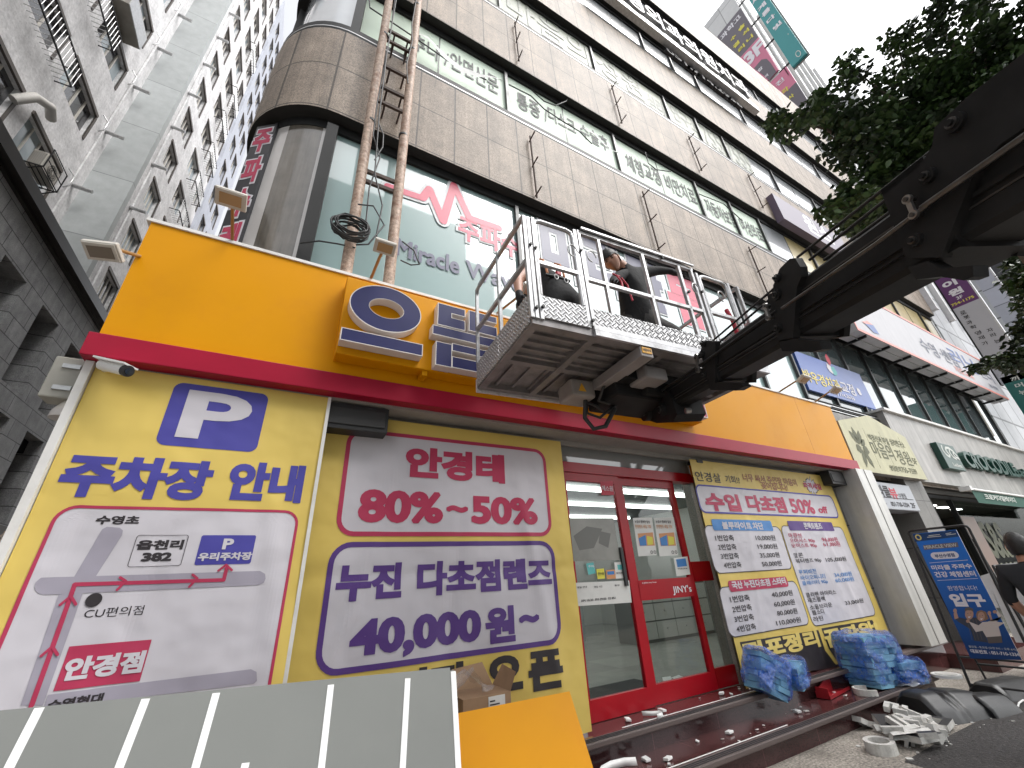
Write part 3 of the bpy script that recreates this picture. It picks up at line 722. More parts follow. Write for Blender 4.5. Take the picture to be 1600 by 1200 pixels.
def letter(parts_, ringdef=None):
    mb = MB()
    for poly, face in parts_:
        P = [fl.P(a, b) for a, b in poly]; mb.prism(P, (0, -1, 0), TH, face, LSIDE)
        # white rim standing round the face
        tot = sum((poly[i][0]*poly[(i+1) % len(poly)][1]-poly[(i+1) % len(poly)][0]*poly[i][1]) for i in range(len(poly)))
        pl = poly if tot > 0 else poly[::-1]; k = len(pl); inn = []
        for i in range(k):
            p, q, r = Vector(pl[i-1]), Vector(pl[i]), Vector(pl[(i+1) % k])
            d1, d2 = (q-p).normalized(), (r-q).normalized(); n1, n2 = Vector((-d1.y, d1.x)), Vector((-d2.y, d2.x))
            s = n1+n2; s = s/max(0.3, s.dot(n1)); inn.append(tuple(q+s*0.007))
        for qd in ring(pl, inn): mb.add([fl.P(a, b, 0.002) for a, b in qd], [(0, 1, 2, 3)], LSIDE)
    if ringdef:
        a, b, ra, rb, ia, ib = ringdef; n = 48
        o = [(a+ra*math.cos(2*math.pi*i/n), b+rb*math.sin(2*math.pi*i/n)) for i in range(n)]
        q = [(a+ia*math.cos(2*math.pi*i/n), b+ib*math.sin(2*math.pi*i/n)) for i in range(n)]
        def lp(L, c): return [fl.P(x, y, c) for x, y in L]
        def sc(L, d): return [(a+(x-a)*(1+d/ra), b+(y-b)*(1+d/rb)) for x, y in L]
        for A, B, c, m in ((sc(o, -0.008), sc(q, 0.008), 0, LFACE), (o, sc(o, -0.008), 0.002, LSIDE), (sc(q, 0.008), q, 0.002, LSIDE)):
            V = lp(A, c)+lp(B, c); mb.add(V, [(i, n+i, n+(i+1) % n, (i+1) % n)[::-1] for i in range(n)], m)
        for L, fl_ in ((o, True), (q, False)):
            V = lp(L, 0.002)+lp(L, -TH); mb.add(V, [((i, n+i, n+(i+1) % n, (i+1) % n) if fl_ else (i, (i+1) % n, n+(i+1) % n, n+i)) for i in range(n)], LSIDE, True)
    return mb.build("channel_letter", fas)
fz = fl.z(480, 380, 4)
oL, oR, oT, oB = fz.pix(258, 400)[0], fz.pix(712, 470)[0], fz.pix(480, 268)[1], fz.pix(500, 555)[1]
iL, iR, iT, iB = fz.pix(385, 395)[0], fz.pix(600, 445)[0], fz.pix(492, 345)[1], fz.pix(495, 462)[1]
def rct(L, Rr, Tt, Bb): a0, b0, a1, b1 = fz.lrtb(L, Rr, Tt, Bb); return [(a0, b0), (a1, b0), (a1, b1), (a0, b1)]
def cshape(L, Rr, Tt, Bb, slotL, slotT, slotB, close=0):
    a0, b0, a1, b1 = fz.lrtb(L, Rr, Tt, Bb); s0 = fz.pix(*slotL)[0]; t = fz.pix(*slotT)[1]; b = fz.pix(*slotB)[1]
    return [(a0, b0), (a1, b0), (a1, b), (s0, b), (s0, t), (a1, t), (a1, b1), (a0, b1)]
letter([(rct((208, 568), (722, 668), (465, 578), (465, 655)), LFACE)], ((oL+oR)/2, (oT+oB)/2, (oR-oL)/2, (oT-oB)/2, (iR-iL)/2, (iT-iB)/2))
letter([(cshape((815, 435), (988, 480), (900, 393), (900, 528), (905, 460), (945, 452), (945, 476)), LFACE),
        (cshape((1010, 480), (1185, 520), (1090, 440), (1090, 565), (1100, 500), (1140, 493), (1140, 518)), LFACE),
        (rct((783, 540), (1205, 640), (980, 555), (980, 612)), LFACE),
        (rct((803, 665), (905, 700), (850, 620), (850, 768)), LFACE), (rct((905, 665), (1180, 740), (1000, 645), (1000, 693)), LFACE), (rct((905, 690), (1180, 760), (1000, 726), (1000, 795)), LFACE)])
# crimson plate of the last letters
pl = front(3.10).pix(1105, 652); RPL = mat("crimson_acrylic", (0.45, 0.02, 0.09), rough=0.3)
mb = MB(); mb.bb((pl[0]-1.1, 3.10, pl[1]), (pl[0], 3.235, pl[1]+0.75), RPL); mb.bb((pl[0]-1.1, 3.095, pl[1]-0.012), (pl[0]+0.01, 3.235, pl[1]), LSIDE); mb.bb((pl[0], 3.095, pl[1]), (pl[0]+0.012, 3.235, pl[1]+0.75), LSIDE); mb.build("crimson_plate", fas)

# ---- floodlights on arms along the top of the fascia
LAMPB = mat("lamp_body", (0.55, 0.52, 0.47), rough=0.5, var=0.15); LAMPG = mat("lamp_glass", (0.40, 0.24, 0.10), rough=0.25, coat=0.4); ARM = mat("bronze_arm", (0.30, 0.17, 0.07), rough=0.5)
def flood(base, head, w_, d_, yaw, label, dark=False):
    base, head = Vector(base), Vector(head)
    t = thing("floodlight", label, "floodlight", tuple(head), "floodlights on arms above the orange fascia")
    mb = MB(); mid = base*0.3+head*0.7+Vector((0, 0, 0.03)); mb.tube([base, mid, head+Vector((0, 0.05, 0.02))], 0.014, ARM, 6); mb.build("arm", t)
    rot = Matrix.Rotation(yaw, 3, 'Z') @ Matrix.Rotation(R_(-28), 3, 'X')
    mb = MB(); mb.box(head, (w_, d_, 0.035), LAMPB, rot, bev=0.006); mb.build("lamp_head", t)
    mb = MB(); c = head+rot @ Vector((0, 0, -0.022)); mb.box(c, (w_*0.9, d_*0.9, 0.008), LAMPB, rot); mb.box(c+rot @ Vector((0, 0, -0.004)), (w_*0.7, d_*0.6, 0.006), LAMPG if not dark else mat("dark_lens", (0.16, 0.13, 0.10), rough=0.3), rot); mb.build("lens", t)
flood((-1.28, 3.42, 4.02), (-1.27, 2.92, 3.64), 0.19, 0.125, R_(-15), "floodlight at the far left end of the orange fascia over the alley", True)
flood((-0.76, 3.5, 4.38), (-0.75, 2.95, 4.43), 0.21, 0.14, 0, "floodlight standing above the left part of the orange fascia in front of the corner")
flood((0.40, 3.5, 4.38), (0.44, 2.95, 4.43), 0.19, 0.13, 0, "floodlight between the two rusty pipes above the first navy letter")
flood((1.78, 3.5, 4.38), (2.0, 2.95, 4.46), 0.2, 0.14, 0, "floodlight partly hidden behind the left end of the work platform")
flood((7.45, 3.5, 4.38), (7.27, 2.9, 4.38), 0.24, 0.15, 0, "inner of the two floodlights at the right end of the orange fascia")
flood((8.66, 3.5, 4.38), (8.28, 2.9, 4.36), 0.24, 0.15, 0, "outer of the two floodlights at the right end of the orange fascia")

# ---- camera and boxes at the left end under the trim
t = thing("security_camera", "white bullet security camera under the left end of the crimson trim", "camera", tuple(atY(178, 575, 3.3)))
c0, c1 = atY(160, 570, 3.36), atY(196, 579, 3.24)
mb = MB(); mb.cyl(c0, c1, 0.036, WHITEP, 16); mb.beam(c0+Vector((-0.02, 0, 0.036)), c1+(c1-c0)*0.15+Vector((0, 0, 0.038)), 0.10, 0.012, WHITEP); mb.build("body", t)
mb = MB(); mb.cyl(c1, c1+(c1-c0)*0.12, 0.038, BLK, 16); mb.cyl(c1+(c1-c0)*0.12, c1+(c1-c0)*0.14, 0.022, DARKGL, 12); mb.build("lens", t)
mb = MB(); mb.cyl(c0, c0+Vector((-0.02, 0.16, 0.02)), 0.02, WHITEP, 8); mb.cyl(c0+Vector((-0.02, 0.14, 0.02)), c0+Vector((-0.02, 0.17, 0.02)), 0.05, WHITEP, 12); mb.build("mount", t)
bc = atY(118, 598, 3.62); GB = mat("grey_box_paint", (0.36, 0.35, 0.31), rough=0.5, var=0.2)
mb = MB(); mb.box(bc, (0.24, 0.16, 0.3), GB, bev=0.01)
for dz in (-0.08, 0.08): mb.box(bc+Vector((-0.02, -0.085, dz)), (0.09, 0.014, 0.03), STEEL)
tag(mb.build("electrical_box", loc=bc), "grey weathered electrical box on the alley corner above a small lamp", "electrical box")
bc = atY(114, 634, 3.62); mb = MB(); mb.cyl(bc+Vector((0, 0, 0.03)), bc+Vector((0, 0, 0.11)), 0.04, STEEL, 12); mb.cyl(bc+Vector((0, 0, -0.05)), bc+Vector((0, 0, 0.03)), 0.085, LAMPB, 16, r1=0.045)
mb.cyl(bc+Vector((0, 0, -0.10)), bc+Vector((0, 0, -0.05)), 0.09, mat("frosted_glass", (0.5, 0.47, 0.45), rough=0.4), 16, r1=0.085); mb.cyl(bc+Vector((0.0, 0, 0.08)), bc+Vector((0.15, 0.1, 0.08)), 0.015, STEEL, 6)
tag(mb.build("wall_lamp", loc=bc), "small round wall lamp under the grey electrical box beside the parking banner", "lamp")

# ================================================================ BANNERS
def cloth_mat(name, col):
    return mat(name, col, rough=0.55, bump=0.5, bscale=2.3, bdist=0.07, bdetail=2.2, var=0.05, vscale=1.2)
YCL = cloth_mat("yellow_banner_cloth", (0.66, 0.49, 0.115)); YCL2 = YCL
for k in ("NAVY", "CRIM", "PURP", "WINK", "INK", "YINK"): pass
def ink(name, col): return mat(name, col, rough=0.55, bump=0.5, bscale=2.3, bdist=0.07, bdetail=2.2, var=0.05, vscale=1.2)
bW = ink("banner_white", (0.55, 0.53, 0.57)); bN = ink("banner_navy", (0.055, 0.05, 0.30)); bC = ink("banner_crimson", (0.42, 0.03, 0.085)); bP = ink("banner_purple", (0.085, 0.035, 0.20)); bK = ink("banner_black", (0.025, 0.02, 0.024)); bG = ink("banner_grey", (0.33, 0.31, 0.37)); bB = ink("banner_blue", (0.06, 0.22, 0.52)); bBr = ink("banner_brown", (0.32, 0.10, 0.05)); bY = ink("banner_yellow_ink", (0.70, 0.55, 0.16))
def folds(seed, amp, x0, x1, zt, fold_z=None):
    rnd = random.Random(seed); ws = [(rnd.uniform(2, 6), rnd.uniform(1, 4), rnd.uniform(0, 6.28), rnd.uniform(0.4, 1)) for _ in range(5)]
    def d(a, b):
        s = sum(k*math.sin(u*a+v*b+p) for u, v, p, k in ws)/3
        e = min(1, max(0, (zt-b)/1.2))                       # tight along the hem at the top
        z = amp*s*(0.25+0.75*e)
        if fold_z is not None: z -= 0.008*math.exp(-((b-fold_z)/0.06)**2)
        # slack pulled toward the right half: diagonal drag lines
        z += amp*0.7*e*math.exp(-((a-(x0+(x1-x0)*0.72)-0.18*(zt-b))/0.07)**2)
        z += amp*0.55*e*math.exp(-((a-(x0+(x1-x0)*0.30)+0.25*(zt-b))/0.05)**2)-amp*0.5*e*math.exp(-((a-(x0+(x1-x0)*0.55)+0.12*(zt-b))/0.06)**2)
        return z
    return d
def banner(name, label, x0, x1, z0, z1, y, seed, amp, fold_z=None, hem=None):
    d = folds(seed, amp, x0, x1, z1, fold_z); fr = front(y, d); mb = MB()
    nx, nz = int((x1-x0)/0.028), int((z1-z0)/0.028); v = []
    for j in range(nz+1):
        for i in range(nx+1): v.append(fr.P(x0+(x1-x0)*i/nx, z0+(z1-z0)*j/nz))
    mb.add(v, [(j*(nx+1)+i, j*(nx+1)+i+1, (j+1)*(nx+1)+i+1, (j+1)*(nx+1)+i) for j in range(nz) for i in range(nx)], YCL, True)
    o = tag(mb.build(name), label, "banner"); return o, fr
# ---- parking banner
bo, fr = banner("parking_banner", "yellow parking guide banner with a blue P square and street map", -1.27, 0.2, 0.15, 3.09, 3.47, 3, 0.018)
mb = MB(); mb.bb((-1.32, 3.44, 0.1), (-1.275, 3.6, 3.1), WHITE); mb.bb((0.2, 3.46, 0.1), (0.225, 3.6, 3.09), WHITE); mb.bb((-1.3, 3.55, 0.1), (0.2, 3.6, 3.09), SHOPW); mb.build("frame", bo)
mb = MB()
a0, b0, a1, b1 = fr.lrtb((258, 646), (411, 660), (335, 605), (335, 702)); panel(mb, fr, a0, b0, a1, b1, 0.055, 0, bN, None, 0.002)
T(mb, fr, "P", 284, 648, 391, 655, 74, bW, bold=0.03, c=0.005)
T(mb, fr, "주차장", 95, 741, 331, 752, 66, bN, bold=0.055, c=0.004); T(mb, fr, "안내", 357, 751, 474, 757, 61, bN, bold=0.055, c=0.004)
mb.build("heading", bo)
mb = MB(); a0 = fr.pix(30, 930)[0]; a1 = fr.pix(458, 865)[0]; b1 = fr.pix(270, 793)[1]
panel(mb, fr, a0, 0.22, a1, b1, 0.10, 0.018, bW, bC, 0.002); mb.build("map_panel", bo)
mb = MB()
z1f = fr.z(0, 560, 3); z2f = fr.z(0, 860, 3.2)
def pp(f, pts, m, c): add_flat(mb, fr, [ppoly(f, pts)], m, c)
pp(z1f, [(478, 800), (500, 789), (560, 793), (576, 806), (570, 830), (440, 1032), (340, 1032)], bG, 0.004)
pp(z2f, [(205, 136), (1300, 103), (1325, 118), (1328, 142), (1318, 163), (1290, 174), (225, 222), (190, 215), (172, 192), (178, 160)], bG, 0.0044)
pp(z2f, [(292, 218), (412, 212), (215, 775), (105, 775)], bG, 0.004)
pp(z2f, [(240, 722), (1255, 592), (1283, 605), (1285, 650), (1270, 664), (215, 795)], bG, 0.0044)
path = [z2f.pix(*p) for p in ((160, 775), (372, 170), (1120, 148), (1135, 88))]
stack_flat(mb, fr, stroke(fr, path, 0.021), bC, 0.0065)
for tip, a, b in (((353, 228), (300, 272), (378, 270)), ((262, 480), (208, 527), (288, 522)), ((628, 153), (600, 135), (585, 197)), ((988, 140), (965, 122), (948, 182)), ((1132, 73), (1093, 102), (1160, 100))):
    stack_flat(mb, fr, stroke(fr, [z2f.pix(*a), z2f.pix(*tip), z2f.pix(*b)], 0.013), bC, 0.0085)
ca, cb = z2f.pix(467, 248); add_flat(mb, fr, [[(ca+0.036*math.cos(i*math.pi/10), cb+0.036*math.sin(i*math.pi/10)) for i in range(20)]], bK, 0.0065)
mb.build("street_map", bo)
mb = MB()
T(mb, fr, "수영초", 150, 811, 218, 814, 14, bK, bold=0.045); T(mb, fr, "CU편의점", 131, 960, 224, 952, 15, bK, bold=0.0)
a0, b0, a1, b1 = z1f.lrtb((618, 905), (868, 902), (745, 828), (745, 975)); panel(mb, fr, a0, b0, a1, b1, 0.015, 0.003, None, bK, 0.003)
T(mb, z1f, "읍천리", 640, 876, 862, 872, 46, bK, bold=0.05); T(mb, z1f, "382", 664, 931, 806, 930, 42, bK, bold=0.06)
a0, b0, a1, b1 = z1f.lrtb((930, 898), (1188, 898), (1060, 830), (1060, 966)); panel(mb, fr, a0, b0, a1, b1, 0.012, 0, bN, None, 0.004)
T(mb, z1f, "P", 1046, 871, 1096, 871, 50, bW, bold=0.04, c=0.007); T(mb, z1f, "우리주차장", 930, 930, 1181, 928, 38, bW, bold=0.045, c=0.007)
pp(z2f, [(345, 481), (758, 446), (697, 655), (266, 705)], bC, 0.005)
T(mb, z2f, "안경점", 322, 592, 718, 560, 112, bW, bold=0.05, c=0.008, shear=0.0); T(mb, z2f, "수영현대", 238, 772, 512, 742, 50, bK, bold=0.045, c=0.007)
mb.build("lettering", bo)
# ---- frames banner
bo, fr = banner("eyeglass_banner", "yellow banner with red 80 to 50 percent panel and purple 40,000 won panel", 0.235, 2.715, 0.40, 3.035, 3.66, 11, 0.020, fold_z=fr.pix(700, 893)[1])
z3 = fr.z(450, 620, 3.529); z4 = fr.z(450, 900, 3.2)
mb = MB(); a0, b0, a1, b1 = fr.lrtb((533, 755), (857, 770), (700, 686), (700, 838)); panel(mb, fr, a0, b0, a1, b1, 0.14, 0.036, bW, bC, 0.002); mb.build("red_bordered_panel", bo)
mb = MB(); a0, b0, a1, b1 = fr.lrtb((503, 950), (872, 930), (697, 846), (697, 1031)); panel(mb, fr, a0, b0, a1, b1, 0.16, 0.04, bW, bP, 0.002); mb.build("purple_bordered_panel", bo)
mb = MB()
T(mb, fr, "안경테", 633, 722, 788, 733, 47, bC, bold=0.055, c=0.006)
T(mb, fr, "80%", 560, 790, 692, 794, 51, bC, bold=0.05, c=0.006); T(mb, fr, "~", 697, 795, 731, 796, 11, bC, bold=0.05, c=0.006); T(mb, fr, "50%", 736, 797, 839, 799, 43, bC, bold=0.05, c=0.006)
T(mb, fr, "누진", 525, 911, 628, 907, 58, bP, bold=0.055, c=0.006); T(mb, fr, "다초점렌즈", 652, 905, 861, 895, 51, bP, bold=0.05, c=0.006)
T(mb, z4, "40,000", 308, 315, 966, 275, 205, bP, bold=0.055, c=0.006); T(mb, z4, "원", 985, 248, 1132, 238, 185, bP, bold=0.05, c=0.006); T(mb, z4, "~", 1153, 218, 1252, 208, 44, bP, bold=0.05, c=0.006)
T(mb, fr, "이전", 610, 1081, 726, 1063, 62, bK, bold=0.055, c=0.005); T(mb, z4, "오", 993, 500, 1172, 478, 185, bK, bold=0.055, c=0.005); T(mb, z4, "픈", 1200, 475, 1370, 462, 200, bK, bold=0.05, c=0.005)
mb.build("lettering", bo)
# ---- price banner
bo, fr = banner("price_banner", "yellow price list banner right of the door with boxed lens prices and clearance slogan", 4.9, 8.56, 0.40, 3.02, 3.66, 23, 0.020)
z6 = fr.z(1060, 700, 3.158)
mb = MB()
def pan(L, Rr, Tt, Bb, r, s, mf, ml, c=0.002): a0, b0, a1, b1 = z6.lrtb(L, Rr, Tt, Bb); panel(mb, fr, a0, b0, a1, b1, r, s, mf, ml, c)
pan((97, 255), (774, 290), (435, 208), (435, 333), 0.10, 0.022, bW, bN)
pan((150, 490), (533, 495), (340, 384), (340, 612), 0.10, 0.010, bW, bK)
pan((222, 805), (614, 770), (410, 668), (410, 912), 0.10, 0.010, bW, bK)
pan((584, 640), (893, 610), (690, 386), (800, 858), 0.10, 0.010, bW, bK)
cb = z6.pix(657, 188); burst = []
for i in range(28):
    rr = (0.20 if i % 2 == 0 else 0.14)*(1+0.15*math.sin(i*2.3)); t_ = 2*math.pi*i/28; burst.append((cb[0]+rr*1.1*math.cos(t_), cb[1]+rr*0.8*math.sin(t_)))
add_flat(mb, fr, ring(burst, [(cb[0]+(a-cb[0])*0.86, cb[1]+(b-cb[1])*0.86) for a, b in burst]), bK, 0.002)
for i in range(28):
    a, b = burst[i], burst[(i+1) % 28]; add_flat(mb, fr, [[cb, (cb[0]+(a[0]-cb[0])*0.88, cb[1]+(a[1]-cb[1])*0.88), (cb[0]+(b[0]-cb[0])*0.88, cb[1]+(b[1]-cb[1])*0.88)]], bW, 0.0035)
mb.build("price_panels", bo)
mb = MB()
pan((168, 380), (463, 387), (315, 355), (315, 408), 0.03, 0, bB, None, 0.006); pan((246, 678), (536, 664), (390, 644), (390, 698), 0.04, 0, bC, None, 0.006); pan((543, 385), (764, 387), (652, 363), (655, 408), 0.02, 0, bP, None, 0.006)
pp(z6, [(303, 958), (690, 898), (722, 1000), (765, 1060), (785, 1080), (560, 1115), (335, 1040)], bK, 0.003); pp(z6, [(703, 890), (955, 848), (1010, 930), (1035, 1000), (805, 1062), (772, 1040), (738, 990)], bK, 0.003)
mb.build("coloured_headers", bo)
mb = MB()
def TT(s, xl, yl, xr, yr, h, m, bold=0.02, c=0.006): T(mb, z6, s, xl, yl, xr, yr, h, m, bold=bold, c=c)
TT("안경살", 82, 138, 207, 150, 46, bK, 0.01); TT("기회!?", 230, 155, 300, 157, 36, bK, 0.01)
TT("너무 싸서 주인장 마음이", 318, 150, 580, 166, 36, bBr, 0.02); TT("꽂어집니다!", 408, 188, 535, 193, 34, bBr, 0.02); TT("파격세일", 616, 184, 702, 192, 30, bC, 0.04)
TT("수입", 132, 265, 302, 272, 88, bC, 0.05); TT("다초점", 335, 270, 528, 284, 80, bC, 0.05); TT("50%", 550, 286, 666, 290, 70, bC, 0.035); TT("off", 690, 304, 736, 306, 34, bC, 0.04)
TT("블루라이트 차단", 213, 381, 416, 387, 36, bW, 0.04, 0.009); TT("국산 누진다초점 스타터", 260, 672, 525, 661, 38, bW, 0.04, 0.009); TT("콘택트렌즈", 615, 384, 702, 386, 32, bW, 0.04, 0.009)
for i, (a, b) in enumerate((("1번압축", "10,000원"), ("2번압축", "19,000원"), ("3번압축", "35,000원"), ("4번압축", "50,000원"))):
    TT(a, 182+13.5*i, 443+44.5*i, 272+13*i, 444+44.5*i, 30, bK, 0.015); TT(b, 377+10*i, 444+42.5*i, 477+10*i, 443+42.5*i, 29, bK, 0.012)
for i, (a, b, x0, y0, x1) in enumerate((("1번압축", "40,000원", 457, 724, 558), ("2번압축", "60,000원", 470, 770, 569), ("3번압축", "80,000원", 486, 814, 581), ("4번압축", "110,000원", 482, 860, 600))):
    TT(a, 252+10.5*i, 745+48*i, 352+10*i, 740+48*i, 33, bK, 0.015); TT(b, x0, y0, x1, y0-9, 31, bK, 0.012)
for s, xl, yl, xr, yr, m in (("아큐브", 542, 431, 607, 432, bC), ("오아시스 90p", 550, 458, 670, 458, bC), ("96,000원", 705, 453, 785, 451, bC), ("모이스트 90p", 558, 483, 680, 482, bC), ("61,000원", 712, 477, 797, 473, bC), ("알콘", 570, 530, 613, 528, bK), ("워터렌즈 90p", 580, 558, 702, 555, bK), ("105,000원", 725, 553, 825, 546, bK), ("쿠퍼비전", 595, 613, 677, 607, bB), ("바이오피니티", 605, 640, 722, 633, bB), ("34,000원", 767, 628, 852, 620, bB), ("클래리티 90p", 612, 668, 735, 660, bB), ("60,000원", 772, 655, 862, 645, bB), ("클라렌 아이리스", 630, 725, 775, 712, bK), ("재즈블랙", 637, 752, 722, 744, bK), ("소울브라운", 648, 785, 757, 775, bK), ("블소디", 660, 812, 717, 806, bK), ("라틴", 665, 845, 712, 839, bK), ("33,000원", 820, 765, 910, 753, bK)):
    TT(s, xl, yl, xr, yr, 25, m, 0.012)
TT("점포정리", 315, 1002, 692, 948, 98, bY, 0.05, 0.008); TT("끝판왕!", 718, 945, 985, 888, 92, bY, 0.05, 0.008)
mb.build("lettering", bo)

# ================================================================ RUSTY PIPE FRAME ON THE CORNER
pf = thing("rusty_pipe_frame", "two tall rusty steel pipes with cross bars standing above the fascia", "pipe frame", (0.35, 3.1, 4.3))
for x0, x1 in ((0.16, 0.13), (0.53, 0.55)):
    mb = MB(); mb.tube([(x0, 3.1, 3.98), (x0+(x1-x0)*0.5, 3.1, 7.0), (x1, 3.1, 13.5)], 0.052, RUST, 12)
    for z in (6.3, 8.15, 9.4): mb.cyl((x0, 3.1, z), (x0, 3.1, z+0.03), 0.056, BLK, 12)
    mb.build("pipe", pf)
for z in (5.35, 5.5, 6.75, 7.05, 7.5, 8.1, 8.35, 9.6):
    mb = MB(); mb.bb((0.16, 3.09, z), (0.54, 3.12, z+0.045), mat("dark_rust", (0.075, 0.05, 0.04), rough=0.8, var=0.4)); mb.build("cross_bar", pf)
    if 6.5 < z < 8.5:
        mb = MB(); mb.cyl((0.28, 3.1, z), (0.28, 3.74, z), 0.012, MATS["dark_rust"], 6); mb.cyl((0.46, 3.1, z+0.02), (0.46, 3.74, z+0.02), 0.012, MATS["dark_rust"], 6); mb.build("wall_tie", pf)
mb = MB(); rnd = random.Random(5)
for i in range(9):
    r = rnd.uniform(0.10, 0.15); c = Vector((0.13+rnd.uniform(-.03, .03), 2.99-0.012*i, 4.52+rnd.uniform(-.03, .03)))
    mb.tube([c+Vector((r*1.1*math.cos(t), rnd.uniform(-.012, .012), r*0.8*math.sin(t))) for t in [k*math.pi/9 for k in range(18)]], 0.009, BLK, 5, closed=True)
tag(mb.build("cable_coil"), "coil of black cable tied to the foot of the left rusty pipe", "cable")
mb = MB()
for k, (pts) in enumerate((
    [(0.2, 3.02, 9.6), (0.22, 3.02, 8.2), (0.19, 3.02, 6.6), (0.2, 3.02, 6.0), (0.3, 3.02, 5.7), (0.24, 3.02, 5.2), (0.26, 3.02, 4.6)],
    [(0.23, 3.0, 9.6), (0.21, 3.0, 7.6), (0.23, 3.0, 6.3), (0.27, 3.0, 5.4), (0.38, 3.0, 5.0), (0.36, 3.0, 4.6), (0.43, 3.0, 4.36)],
    [(0.5, 3.0, 9.6), (0.47, 3.0, 8.6), (0.5, 3.0, 8.2), (0.46, 3.0, 7.6), (0.5, 3.0, 7.2)],
    [(0.16, 3.0, 4.9), (0.3, 3.0, 4.95), (0.42, 3.0, 4.75), (0.3, 3.0, 4.45), (0.2, 3.0, 4.4)],
    [(0.6, 3.0, 4.62), (0.72, 3.0, 4.55), (0.78, 3.0, 4.40), (0.70, 3.0, 4.36), (0.6, 3.0, 4.38)],
    [(-0.25, 3.3, 4.5), (-0.1, 3.2, 4.5), (0.05, 3.1, 4.44), (0.2, 3.05, 4.41)],
    [(0.24, 3.0, 6.2), (0.3, 3.0, 6.05), (0.31, 3.0, 5.85), (0.25, 3.0, 5.6)])):
    mb.tube(pts, 0.008, BLK, 5)
tag(mb.build("hanging_cable"), "thin black cables hanging between the two rusty pipes", "cable")

for o in [pf]+[o for o in bpy.data.objects if o.name.startswith(("cable_coil", "hanging_cable"))]: rescale(o, 1.145)

# ================================================================ SHOP FRONTS TO THE RIGHT
CONC = brick_mat("silver_cladding", (0.40, 0.385, 0.365), 0.7, 1.45, 3.0, 'XZ', 0.006, 0.0, rough=0.45, speck=0.08, var=0.15, streak=0.35, bump=0.1)
WEATH = mat("weathered_concrete", (0.36, 0.35, 0.335), rough=0.8, speck=0.15, sscale=40, var=0.3, streak=0.4)
GRNS = mat("dark_green_paint", (0.012, 0.06, 0.045), rough=0.35); GRNT = mat("green_awning_cloth", (0.010, 0.075, 0.052), rough=0.8, bump=0.2, bscale=30)
PALE = mat("pale_sign_ink", (0.6, 0.62, 0.58), rough=0.5)
# beige garden sign
BEIGE = mat("beige_sign_panel", (0.50, 0.48, 0.30), rough=0.5, var=0.08, streak=0.12); OLIVE = mat("olive_ink", (0.10, 0.105, 0.05), rough=0.6)
fb = front(3.40)
poly = ppoly(fb, [(1309, 657), (1356, 649), (1414, 683), (1450, 750), (1342, 735)])
mb = MB(); mb.prism([fb.P(a, b) for a, b in poly], (0, -1, 0), 0.14, BEIGE, SOFF)
bs = tag(mb.build("garden_sign", loc=(10.7, 3.4, 3.6)), "beige five-sided sign with an olive leaf emblem beside the right end of the orange fascia", "shop sign")
mb = MB(); zb7 = fb.z(1300, 600, 4.286)
for x0 in (0.32, 0.55, 0.85): mb.bb((9.2+x0*3, 3.3985, 3.12+0.1), (9.205+x0*3, 3.4, 4.06), OLIVE)
mb.build("panel_seam", bs)
mb = MB()
def petal(c, ang, ln, wd):
    d = Vector((math.cos(ang), math.sin(ang))); n = Vector((-d.y, d.x)); c = Vector(c)
    return [tuple(c+d*ln*t+n*wd*s) for t, s in ((0.12, 0), (0.4, -0.9), (0.7, -1), (1, 0), (0.7, 1), (0.4, 0.9))]
c = zb7.pix(197, 420)
for ang, ln, wd in ((100, 0.42, 0.07), (130, 0.40, 0.07), (65, 0.40, 0.07), (200, 0.26, 0.09), (-20, 0.26, 0.09), (250, 0.45, 0.07), (290, 0.45, 0.07), (35, 0.3, 0.06)): add_flat(mb, fb, [petal(c, R_(ang), ln, wd)], OLIVE, 0.004)
mb.build("leaf_emblem", bs)
mb = MB(); T(mb, zb7, "벽정신과 부설 심리연구소", 248, 365, 478, 400, 42, OLIVE, c=0.004); T(mb, zb7, "마음의", 262, 425, 412, 470, 100, OLIVE, c=0.004, bold=0.012); T(mb, zb7, "정원", 430, 480, 530, 510, 90, OLIVE, c=0.004, bold=0.012); T(mb, zb7, "5F", 538, 515, 566, 520, 38, OLIVE, c=0.004, bold=0.02)
T(mb, zb7, "상담문의", 385, 560, 460, 572, 36, OLIVE, c=0.004); T(mb, zb7, "755-7559", 464, 572, 568, 590, 34, OLIVE, c=0.004, bold=0.02); mb.build("lettering", bs)
# white light box over the stairs
WBOX = mat("lightbox_face", (0.34, 0.36, 0.40), rough=0.35)
mb = MB(); mb.bb((9.5, 3.5, 2.46), (11.42, 3.85, 2.98), WBOX); lb = tag(mb.build("lightbox_sign", loc=(10.4, 3.6, 2.7), bevel=0.015), "white light box sign with grey and red lettering over the dark stair entrance", "shop sign")
fx = front(3.498).z(1300, 600, 4.286); mb = MB()
T(mb, fx, "미라클", 262, 705, 386, 725, 80, INK, c=0.002, bold=0.03); T(mb, fx, "뷰", 386, 730, 438, 738, 72, REDP, c=0.002, bold=0.03); T(mb, fx, "수영점", 445, 745, 495, 752, 34, INK, c=0.002, bold=0.01)
T(mb, fx, "Sensing Solution", 272, 797, 366, 800, 18, INK, c=0.002); T(mb, fx, "051-710-1334", 396, 802, 516, 812, 30, INK, c=0.002, bold=0.02); T(mb, fx, "2F", 528, 812, 558, 816, 34, INK, c=0.002, bold=0.02)
mb.bb((9.7, 3.494, 2.68), (11.3, 3.497, 2.69), INK); mb.build("lettering", lb)
